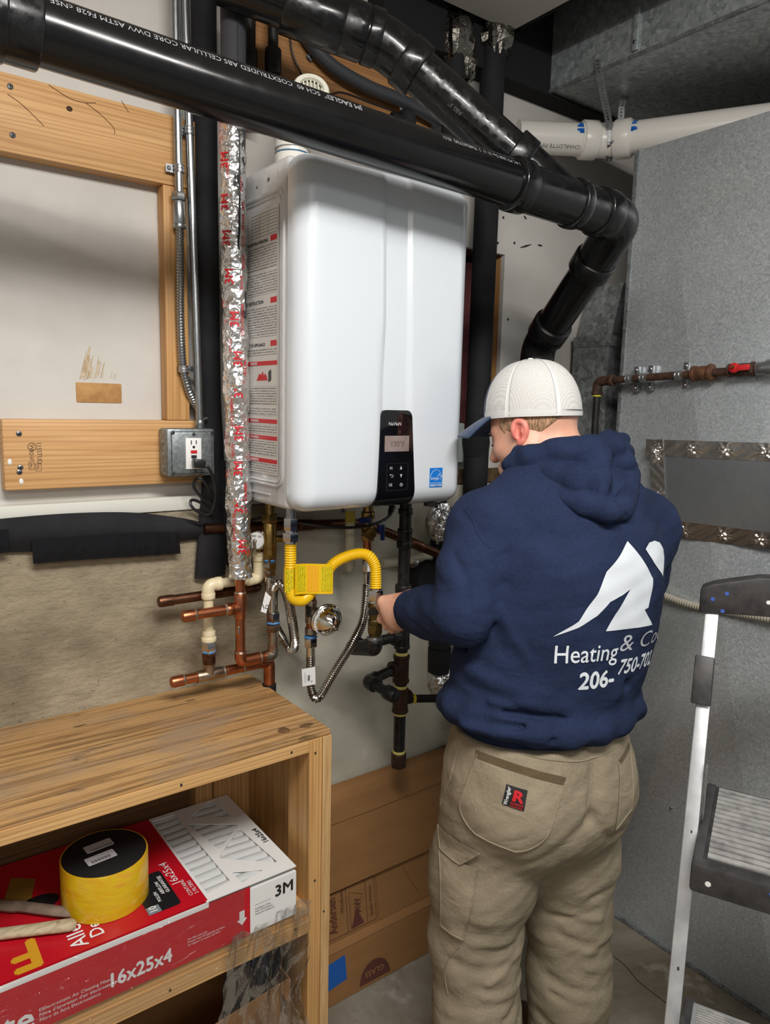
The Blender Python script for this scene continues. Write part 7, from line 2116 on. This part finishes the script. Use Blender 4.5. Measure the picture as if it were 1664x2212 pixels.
vj.chain([EL, EL + (WL_ - EL) * 0.5, WL_ - (WL_ - EL) * 0.04], [0.061, 0.056, 0.045], 0.008)
vj.chain([SR_, (SR_ + ER_) / 2 + BR * 0.012, ER_], [0.084, 0.082, 0.070], 0.03)
vj.chain([ER_, WR_], [0.068, 0.046], 0.03)
wl = nrm(WL_ - EL)
# lower overhang roll and hem band
for k, rr in ((0, 0.014),):
    pts = [at(PC, 0.205 * math.cos(a), -0.006 + 0.150 * math.sin(a), 0.985 + 0.012 * math.sin(2 * a + 1)) for a in np.linspace(0, 2 * math.pi, 19)]
    vj.chain(pts, [0.022] * 19, 0.03)
# folds
P2 = lambda *a: [A(p) for p in a]
for pts, am, wd_ in (
    (((0.2013, -0.2970, 1.0069), (0.2549, -0.3758, 1.0015), (0.3399, -0.4282, 0.9933), (0.4681, -0.4501, 0.9835)), -0.013, 0.009),
    (((0.2182, -0.3127, 0.9896), (0.2819, -0.3993, 0.9831), (0.3834, -0.4385, 0.9766)), 0.007, 0.011),
    (((0.2616, -0.3696, 0.9937), (0.3033, -0.4148, 0.9855), (0.3380, -0.4425, 0.9761)), -0.006, 0.006),
    (((0.2508, -0.3525, 1.0434), (0.2894, -0.4000, 1.0447), (0.3460, -0.4314, 1.0351), (0.4389, -0.4474, 1.0168), (0.5848, -0.4605, 0.9887)), 0.010, 0.011),
    (((0.2707, -0.3712, 1.0220), (0.3446, -0.4339, 1.0159), (0.4608, -0.4544, 0.9986), (0.5724, -0.4534, 0.9769)), -0.008, 0.008),
    (((0.5830, -0.4338, 0.9897), (0.6096, -0.4438, 0.9747)), 0.018, 0.018),
    (((0.2742, -0.2976, 1.3026), (0.2692, -0.2995, 1.2714), (0.2771, -0.2893, 1.2214), (0.2833, -0.2781, 1.1702), (0.2707, -0.2647, 1.1225)), -0.018, 0.011),
    (((0.2614, -0.3130, 1.3042), (0.2951, -0.3396, 1.3308), (0.3359, -0.3709, 1.3610)), -0.010, 0.011),
    (((0.2641, -0.3193, 1.2806), (0.2928, -0.3558, 1.3017), (0.3405, -0.3916, 1.3354)), 0.006, 0.010),
    (((0.2631, -0.3212, 1.2657), (0.2876, -0.3505, 1.2751), (0.3207, -0.3774, 1.2973)), -0.005, 0.007),
    (((0.2687, -0.3170, 1.2429), (0.2696, -0.3474, 1.2179), (0.2800, -0.3767, 1.1693), (0.2988, -0.3968, 1.1353)), 0.005, 0.012),
    (((0.2649, -0.3166, 1.2296), (0.2607, -0.3335, 1.1884), (0.2678, -0.3603, 1.1395)), -0.005, 0.009),
    (((0.4872, -0.4292, 1.1761), (0.4882, -0.4528, 1.1203), (0.5103, -0.4680, 1.0579)), -0.014, 0.010),
    (((0.4572, -0.4278, 1.1996), (0.4552, -0.4531, 1.1219), (0.4813, -0.4735, 1.0469)), 0.007, 0.011),
    (((0.2353, -0.2677, 1.0993), (0.2465, -0.3290, 1.0859), (0.2875, -0.3884, 1.0661), (0.3257, -0.4242, 1.0605)), 0.006, 0.014),
    (((0.2365, -0.2752, 1.0630), (0.2514, -0.3387, 1.0525), (0.2791, -0.3858, 1.0458)), -0.005, 0.009),
    (((0.2601, -0.1167, 1.1989), (0.2414, -0.1713, 1.1692), (0.2385, -0.1769, 1.1262)), -0.007, 0.007),
    (((0.2644, -0.1415, 1.2191), (0.2356, -0.2135, 1.1904), (0.2227, -0.2381, 1.1410)), 0.004, 0.008),
    (((0.2614, -0.1742, 1.2345), (0.2156, -0.2695, 1.2164), (0.2192, -0.2819, 1.1631)), -0.004, 0.007),
    (((0.2625, -0.0822, 1.1908), (0.2536, -0.1079, 1.1514), (0.2492, -0.1100, 1.1216)), -0.004, 0.005),
    (((0.2161, -0.2765, 1.3187), (0.2100, -0.3180, 1.2736), (0.2071, -0.3236, 1.2306)), -0.005, 0.011),
    (((0.2458, -0.2595, 1.3952), (0.2514, -0.3069, 1.3655), (0.2625, -0.3109, 1.3201)), -0.003, 0.009),
    (((0.5901, -0.4180, 1.3827), (0.5451, -0.4317, 1.3313), (0.4942, -0.4388, 1.2909)), 0.003, 0.016),
    (((0.7002, -0.4229, 1.2535), (0.6324, -0.4422, 1.2159), (0.5913, -0.4565, 1.1760)), -0.010, 0.012)):
    vj.fold(P2(*pts), am, wd_)
nz = 0.0016 * (np.sin(vj.X * 41 + vj.Z * 23) * np.sin(vj.Z * 47 - vj.Y * 31) + 0.7 * np.sin(vj.X * 83 - vj.Z * 59 + vj.Y * 37) * np.sin(vj.Z * 91 + vj.X * 29))
vj.F = vj.F + nz.astype(np.float32)
vj.cut(hxj(nrm(A((-0.20, 0.0, 1))), at(PC, 0, 0, 0.925)), 0.005)
vj.cut(-hxj(wl, WL_ - wl * 0.040), 0.004)
gjV, gjF = vj.mesh()
hoodie = mk('hoodie', (gjV, gjF), m_navy, person, ang=0, label='navy hooded sweatshirt with white print on the back')
# seams of the sleeve and ribbed cuff
cu_ = [WL_ + wl * 0.002, WL_ - wl * 0.022]
mk('cuff', lathe(WL_ - wl * 0.070, WL_ - wl * 0.038, [(0, 0.0475), (0.15, 0.0490), (0.8, 0.0468), (0.95, 0.0445), (1, 0.0385)], 40), m_navy, hoodie)
bvh_h = BVHTree.FromPolygons([tuple(v) for v in gjV], gjF)


def onto(bvh, p, d, lift):
    h, n, i, _ = bvh.ray_cast(Vector(p), Vector(d), 2.0)
    if h is None: return None
    n = np.array(n)
    if n @ d > 0: n = -n
    return np.array(h) + n * lift


def stitch(name, pts, bvh, d, r, mat, par, lift=0.0, n=10):
    q = []
    for p in resample(spline(pts, n), 0.008)[0]:
        h = onto(bvh, p - d * 0.5, d, lift)
        if h is not None: q.append(h)
    if len(q) > 3:
        q = np.array(q)
        q[1:-1] = (q[:-2] + q[1:-1] * 2 + q[2:]) / 4
        return mk(name, sweep(q, r, 6), mat, par)


VD = A((0.59, 0.79, -0.14))
m_seam = m_navy
stitch('sleeve_seam', [A((0.2313, -0.2702, 1.4156)), A((0.2448, -0.2842, 1.3941)), A((0.2542, -0.2984, 1.3549)), A((0.2672, -0.3115, 1.3360))], bvh_h, VD, 0.0018, m_seam, hoodie)


def refine(V, F, L):
    import bmesh
    bm = bmesh.new()
    vs = [bm.verts.new(tuple(v)) for v in V]
    for f in F:
        try: bm.faces.new([vs[i] for i in f])
        except ValueError: pass
    bmesh.ops.triangulate(bm, faces=bm.faces[:])
    bmesh.ops.remove_doubles(bm, verts=bm.verts[:], dist=1e-6)
    for _ in range(7):
        es = [e for e in bm.edges if e.calc_length() > L]
        if not es: break
        bmesh.ops.subdivide_edges(bm, edges=es, cuts=1, use_grid_fill=False)
        bmesh.ops.triangulate(bm, faces=bm.faces[:])
    bm.verts.index_update()
    V = np.array([v.co[:] for v in bm.verts]); F = [tuple(v.index for v in f.verts) for f in bm.faces]
    bm.free()
    return V, F


def decal(name, V2, F2, org, u, v, d, bvh, lift, mat, par, L=0.012, back=0.5, **k):
    """print a flat shape (V2 in metres on plane org,u,v) onto cloth along direction d"""
    V3 = np.c_[V2[:, 0], V2[:, 1], V2[:, 2] if V2.shape[1] > 2 else np.zeros(len(V2))]
    V3, F3 = refine(V3, F2, L)
    out, ok = [], []
    for p in V3:
        h = onto(bvh, org + u * p[0] + v * p[1] - d * back, d, lift + p[2])
        ok.append(h is not None)
        out.append(h if h is not None else org)
    F3 = [f for f in F3 if all(ok[i] for i in f)]
    used = sorted({i for f in F3 for i in f}); ix = {a: b for b, a in enumerate(used)}
    if not F3: return None
    return mk(name, (np.array([out[i] for i in used]), [tuple(ix[i] for i in f) for f in F3]), mat, par, ang=0, **k)


m_print = M('white_screen_print', S(214, 220, 226), 0.8, bp=(300, 0.2, 0.001))
LO = CC - BF * 0.2
LO[2] = 0


def print_poly(name, pts, mat, par):
    cu = bpy.data.curves.new('t', 'CURVE'); cu.dimensions = '2D'; cu.fill_mode = 'BOTH'
    sp_ = cu.splines.new('POLY'); sp_.points.add(len(pts) - 1); sp_.use_cyclic_u = True
    for p_, q_ in zip(sp_.points, pts): p_.co = (q_[0], q_[1], 0, 1)
    o = bpy.data.objects.new('t', cu); me = o.to_mesh()
    V = np.array([v.co[:] for v in me.vertices]); F = [tuple(p.vertices) for p in me.polygons]
    o.to_mesh_clear(); bpy.data.objects.remove(o); bpy.data.curves.remove(cu)
    return decal(name, V[:, :2], F, LO, BR, Z1, BF, bvh_h, 0.0014, mat, par, 0.010)


fig = [(-0.1288, 1.1787), (-0.0872, 1.21), (-0.0549, 1.26), (-0.0351, 1.3024), (-0.0077, 1.3269), (0.0229, 1.3548), (0.0545, 1.3216), (0.0897, 1.2774), (0.0869, 1.255), (0.0805, 1.2212), (0.0692, 1.2182), (0.1026, 1.1816), (0.0427, 1.1858), (-0.029, 1.1874), (-0.01, 1.2208), (0.0232, 1.2655), (0.0042, 1.2555), (-0.026, 1.245), (-0.0502, 1.219), (-0.0858, 1.198)]
print_poly('back_print_figure', fig, m_print, hoodie)
hd_ = [(0.0721, 1.336), (0.0876, 1.3466), (0.109, 1.3476), (0.1318, 1.3409), (0.1462, 1.3263), (0.1458, 1.3091), (0.1355, 1.273), (0.0955, 1.308)]
print_poly('back_print_head', hd_, m_print, hoodie)
for s_, p, sz, wd_, bo, sl_ in (('Heating', (-0.1245, 1.1275), 0.050, 0.130, 0.006, 0), ('& Cooling', (0.0085, 1.142), 0.048, 0.255, 0.0, 0.18), ('206-', (-0.074, 1.073), 0.048, 0.080, 0.030, 0), ('750-702', (0.012, 1.094), 0.044, 0.122, 0.022, 0.18)):
    V, F = glyphs(s_, bo, 3)
    V = V * 1.0
    V[:, 0] = (V[:, 0] - V[:, 0].min()) / (V[:, 0].max() - V[:, 0].min()) * wd_
    V[:, 1] *= sz
    V[:, 0] += V[:, 1] * sl_
    V[:, 1] -= V[:, 0] * (0.05 if sl_ else 0)
    decal('back_lettering', V, F, LO + BR * p[0] + Z1 * p[1], BR, Z1, BF, bvh_h, 0.0014, m_print if bo > 0.004 else M('grey_print', S(176, 180, 186), 0.8), hoodie, 0.010)

# ---- hood lying on the shoulders
vo_ = Vol((0.28, -0.54, 1.27), (0.78, -0.02, 1.64), 0.0040)
HNC = at(CC, -0.006, 0.045, 1.47)
rim_ = P2((0.3983, -0.2308, 1.4861), (0.4035, -0.2554, 1.5108), (0.4280, -0.3017, 1.5302), (0.4731, -0.3460, 1.5413), (0.5517, -0.3595, 1.5470), (0.6225, -0.3443, 1.5400), (0.6622, -0.3239, 1.5032), (0.6781, -0.2408, 1.4704), (0.6161, -0.1719, 1.4560), (0.5029, -0.1749, 1.4602), (0.4186, -0.2090, 1.4809))
vo_.chain(rim_, [0.014] * len(rim_), 0.010)
bod_ = P2((0.3933, -0.2460, 1.4855), (0.3997, -0.2920, 1.5020), (0.4291, -0.3436, 1.5124), (0.4775, -0.3779, 1.5228), (0.5470, -0.3726, 1.5251), (0.6092, -0.3581, 1.5135))
vo_.chain(bod_, [0.020, 0.028, 0.034, 0.030, 0.024, 0.022], 0.010)
pan_ = P2((0.3927, -0.2729, 1.4745), (0.4037, -0.3447, 1.4711), (0.4188, -0.3951, 1.4644), (0.4479, -0.4221, 1.4702))
vo_.chain(pan_, [0.020, 0.028, 0.032, 0.022], 0.010)
rgt_ = P2((0.5322, -0.3857, 1.4962), (0.5748, -0.3862, 1.4951), (0.6235, -0.3622, 1.4801))
vo_.chain(rgt_, [0.016, 0.020, 0.022], 0.010)
low_ = P2((0.3838, -0.2614, 1.4662), (0.3851, -0.2964, 1.4525), (0.3892, -0.3652, 1.4375), (0.4081, -0.4199, 1.4231), (0.4342, -0.4537, 1.4133), (0.4769, -0.4537, 1.4158), (0.5379, -0.4256, 1.4390), (0.5998, -0.3842, 1.4701), (0.6635, -0.3257, 1.4982))
vo_.chain(low_, [0.013, 0.017, 0.021, 0.024, 0.025, 0.024, 0.021, 0.020, 0.018], 0.005)
vo_.add(vo_.ell(at(CC, 0.0, -0.050, 1.43), (0.115, 0.060, 0.075), [BR, BF, Z1]), 0.010)
vo_.add(vo_.cap(A((0.4670, -0.3934, 1.4986)), A((0.4520, -0.4229, 1.4477)), 0.026, 0.022), 0.012)
vo_.cut(vo_.ell(HNC + A((0.0, 0.0, 0.075)), (0.085, 0.088, 0.12), [BR, BF, Z1]), 0.02)
vo_.chain(P2((0.4833, -0.4029, 1.5125), (0.4500, -0.4282, 1.4796), (0.4297, -0.4438, 1.4493)), [0.014, 0.013, 0.011], 0.010)
vo_.fold(P2((0.3817, -0.2579, 1.5114), (0.4119, -0.3161, 1.5238), (0.4521, -0.3633, 1.5333), (0.5993, -0.3604, 1.5294)), -0.0035, 0.0045)
vo_.fold(P2((0.4632, -0.4704, 1.4064), (0.4479, -0.4671, 1.4308), (0.4276, -0.4624, 1.4428)), -0.005, 0.006)
vo_.F = vo_.F + (0.0014 * np.sin(vo_.X * 61 + vo_.Z * 43) * np.sin(vo_.Z * 77 - vo_.Y * 51)).astype(np.float32)
hood = mk('hood', vo_.mesh(), m_navy, person, ang=0)

# ---- trousers
vt_ = Vol((0.16, -0.56, 0.05), (0.80, 0.02, 0.96), 0.0060)
SQP = (BF, 1.25)
vt_.chain([at(PC, 0, -0.002, 0.97), at(PC, 0, -0.006, 0.86), at(PC, 0, -0.012, 0.80)], [0.180, 0.190, 0.190], 0.05, SQP)
for s_ in (-1, 1):
    vt_.add(vt_.ell(at(PC, 0.085 * s_, -0.075, 0.80), (0.105, 0.090, 0.115), [BR, BF, Z1]), 0.06)
    vt_.chain([at(PC, 0.094 * s_, 0, 0.80), at(PC, 0.112 * s_, 0.012, 0.60), at(PC, 0.124 * s_, 0.012, 0.45), at(PC, 0.126 * s_, -0.01, 0.28), at(PC, 0.126 * s_, -0.02, 0.03)], [0.112, 0.112, 0.094, 0.090, 0.096], 0.04)
# cloth folds behind the knees and at the seat
rs = np.random.RandomState(4)
for s_ in (-1, 1):
    for k in range(11):
        z = 0.56 - 0.036 * k + rs.uniform(-.008, .008)
        a0 = rs.uniform(-2.9, -1.7); L_ = rs.uniform(0.7, 1.7); sl = rs.uniform(-0.05, 0.02) * s_
        rr = 0.094
        c = at(PC, 0.124 * s_, 0.0, 0)
        pts = [c + BR * rr * math.cos(a) + BF * rr * math.sin(a) + A((0, 0, z + sl * (a - a0) / L_)) for a in np.linspace(a0, a0 + L_, 6)]
        vt_.fold(pts, rs.choice([0.006, -0.006, 0.008, -0.007]), rs.uniform(0.008, 0.014))
vt_.fold(P2((0.2942, -0.3808, 0.7194), (0.3467, -0.4178, 0.7318), (0.3934, -0.4461, 0.7677), (0.4333, -0.4575, 0.7995)), -0.010, 0.018)
vt_.fold(P2((0.4364, -0.4615, 0.7904), (0.4930, -0.4623, 0.7408), (0.5253, -0.4615, 0.7393)), -0.008, 0.016)
vt_.fold(P2((0.4357, -0.4595, 0.9373), (0.4330, -0.4706, 0.8651), (0.4269, -0.4644, 0.8050)), -0.012, 0.014)
vt_.fold(P2((0.3872, -0.4009, 0.6437), (0.4082, -0.4217, 0.6161), (0.4254, -0.4293, 0.6448)), -0.006, 0.015)
nzt = 0.0018 * (np.sin(vt_.X * 47 + vt_.Z * 19) * np.sin(vt_.Z * 39 - vt_.Y * 31) + 0.6 * np.sin(vt_.X * 93 - vt_.Z * 67) * np.sin(vt_.Z * 81 + vt_.Y * 49))
vt_.F = vt_.F + nzt.astype(np.float32)
hxt = lambda n, p: (n[0] * (vt_.X - p[0]) + n[1] * (vt_.Y - p[1]) + n[2] * (vt_.Z - p[2]))
vt_.cut(-hxt(Z1, at(PC, 0, 0, 0.940)), 0.004)
gtV, gtF = vt_.mesh()
trs = mk('trousers', (gtV, gtF), m_khaki, person, ang=0, label='khaki work trousers with cargo pockets')
bvh_t = BVHTree.FromPolygons([tuple(v) for v in gtV], gtF)
VDh = nrm(A((0.59, 0.79, -0.25)))


def patch(name, quad, bvh, d, lift, mat, par, nu=16, nv=16, shape=None, thick=0.002, edge=False, **k):
    """cloth patch from four corner points laid onto the garment"""
    a, b, c, e = [A(p) for p in quad]
    def P(u, v):
        if shape: u, v = shape(u, v)
        p = (a * (1 - u) + b * u) * (1 - v) + (e * (1 - u) + c * u) * v
        h = onto(bvh, p - d * 0.5, d, lift)
        return h if h is not None else p
    o = mk(name, sheet(P, np.linspace(0, 1, nu), np.linspace(0, 1, nv), d * thick * 1.5), mat, par, ang=50, **k)
    if edge:
        e_ = [P(0, v) for v in np.linspace(0, 1, nv)] + [P(u, 1) for u in np.linspace(0, 1, nu)[1:]] + [P(1, v) for v in np.linspace(1, 0, nv)[1:]]
        mk('raised_edge', sweep(e_, 0.0016, 6), mat, o if par.parent is person else par)
    return o


def pocket_shape(u, v):
    w = 1 if v < 0.62 else math.sqrt(max(0.0, 1 - ((v - 0.62) / 0.38) ** 2 * 0.80))
    return 0.5 + (u - 0.5) * w, v


m_stitch = M('stitching', S(178, 162, 128), 0.9)
pk = patch('back_pocket', ((0.2290, -0.3563, 0.9331), (0.3559, -0.4584, 0.8929), (0.3052, -0.4476, 0.7441), (0.1802, -0.3456, 0.7913)), bvh_t, VDh, 0.0025, m_khaki, trs, 28, 28, pocket_shape, edge=True)
patch('pocket_trim', ((0.2281, -0.3543, 0.9401), (0.3578, -0.4585, 0.9000), (0.3547, -0.4588, 0.8859), (0.2257, -0.3551, 0.9260)), bvh_t, VDh, 0.0036, m_khakid, pk, 22, 4, label='dark brown pocket edge')
lq_ = ((0.2657, -0.3923, 0.8859), (0.2957, -0.4163, 0.8771), (0.2868, -0.4164, 0.8400), (0.2561, -0.3917, 0.8497))
lbp = patch('brand_patch', lq_, bvh_t, VDh, 0.0040, m_black_text, pk, 8, 8, label='small black label with red letter')
lc_ = [onto(bvh_t, A(p) - VDh * 0.5, VDh, 0.0058) for p in lq_]
lu = nrm(lc_[1] - lc_[0]); lv = nrm(lc_[0] - lc_[3]); lw = np.linalg.norm(lc_[1] - lc_[0]); lh = np.linalg.norm(lc_[0] - lc_[3])


def patch_text(s_, x, y, w_, h_, mat, rot=False, bo=0.02):
    V, F = glyphs(s_, bo)
    zz = V[:, 2] * 2
    V = V[:, :2] - V[:, :2].min(0)
    V = V / V.max(0) * ((h_, w_) if rot else (w_, h_))
    V = np.c_[-V[:, 1], V[:, 0], zz] if rot else np.c_[V, zz]
    decal('patch_print', V, F, lc_[3] + lu * lw * x + lv * lh * y, lu, lv, VDh, bvh_t, 0.0066, mat, lbp, 0.004, 0.3)


patch_text('R', 0.42, 0.32, lw * 0.5, lh * 0.55, m_red, False, 0.05)
patch_text('RIGGS', 0.40, 0.17, lw * 0.54, lh * 0.11, m_red)
patch_text('WORKWEAR', 0.40, 0.06, lw * 0.54, lh * 0.07, m_red)
patch_text('Wrangler', 0.32, 0.07, lw * 0.22, lh * 0.86, m_white_text, True)
cgp = patch('cargo_pocket', ((0.1600, -0.3447, 0.7135), (0.2153, -0.3884, 0.7002), (0.1962, -0.3782, 0.5396), (0.1637, -0.3521, 0.5494)), bvh_t, VDh, 0.004, m_khaki, trs, 16, 20, edge=True)
patch('pocket_flap', ((0.1646, -0.3395, 0.7610), (0.2209, -0.3854, 0.7399), (0.1905, -0.3696, 0.7021), (0.1631, -0.3463, 0.7171)), bvh_t, VDh, 0.0065, m_khaki, cgp, 16, 10, edge=True)
patch('back_pocket', ((0.5054, -0.4685, 0.8968), (0.5602, -0.4562, 0.9118), (0.5479, -0.4696, 0.7876), (0.4925, -0.4833, 0.7620)), bvh_t, VDh, 0.0025, m_khaki, trs, 8, 14, edge=True)
patch('pocket_trim', ((0.5058, -0.4679, 0.9015), (0.5589, -0.4545, 0.9156), (0.5583, -0.4558, 0.9060), (0.5050, -0.4693, 0.8903)), bvh_t, VDh, 0.0034, m_khakid, trs, 8, 4, label='dark brown pocket edge')
patch('belt_loop', ((0.3846, -0.4640, 0.9797), (0.3990, -0.4743, 0.9828), (0.3993, -0.4775, 0.9661), (0.3856, -0.4677, 0.9640)), bvh_t, VDh, 0.004, m_khaki, trs, 5, 5)
for nm, ps in (('yoke_seam', [A((0.2937, -0.4030, 0.9420)), A((0.3429, -0.4415, 0.9320)), A((0.4160, -0.4723, 0.9242)), A((0.5364, -0.4603, 0.9300))]), ('centre_seam', [A((0.3978, -0.4767, 0.9643)), A((0.4179, -0.4762, 0.9109)), A((0.4129, -0.4822, 0.8574)), A((0.4146, -0.4668, 0.8104))]),
               ('side_seam', [A((0.2191, -0.3207, 0.9496)), A((0.1998, -0.3193, 0.8778)), A((0.1832, -0.3183, 0.8151)), A((0.1750, -0.3187, 0.7792))]), ('side_seam', [A((0.2064, -0.3529, 0.5124)), A((0.1851, -0.3446, 0.4709)), A((0.1790, -0.3466, 0.4344)), A((0.1821, -0.3563, 0.3936))])):
    stitch(nm, ps, bvh_t, VDh, 0.0016, m_khaki, trs, 0.0005)
# ---- boots
m_boot = M('boot_leather', S(72, 50, 34), 0.6, col2=S(54, 38, 26), ns=14)
for s_ in (-1, 1):
    vv = Vol(at(PC, 0.128 * s_, 0, 0) - A((0.16, 0.24, 0.0)), at(PC, 0.128 * s_, 0, 0) + A((0.16, 0.24, 0.18)), 0.006)
    o = at(PC, 0.128 * s_, 0, 0)
    vv.chain([o + BF * -0.045 + Z1 * 0.045, o + BF * 0.06 + Z1 * 0.048, o + BF * 0.16 + Z1 * 0.036], [0.042, 0.047, 0.034], 0.03)
    vv.chain([o + BF * -0.03 + Z1 * 0.06, o + BF * -0.025 + Z1 * 0.14], [0.045, 0.050], 0.03)
    vv.cut(vv.Z + 0 * vv.X + 0 * vv.Y - 0.012, 0.004)
    bt_ = mk('boot', vv.mesh(), m_boot, person, ang=0)
    th = np.linspace(0, 2 * np.pi, 28, endpoint=False)
    so = [o + BF * (0.055 + 0.150 * math.cos(a)) + BR * (0.048 - 0.006 * math.cos(a + 2.6)) * math.sin(a) + Z1 * 0.0005 for a in th]
    mk('boot_sole', prism(so, (0, 0, 0.022)), M('sole_rubber', (0.02, 0.018, 0.016), 0.8), bt_)
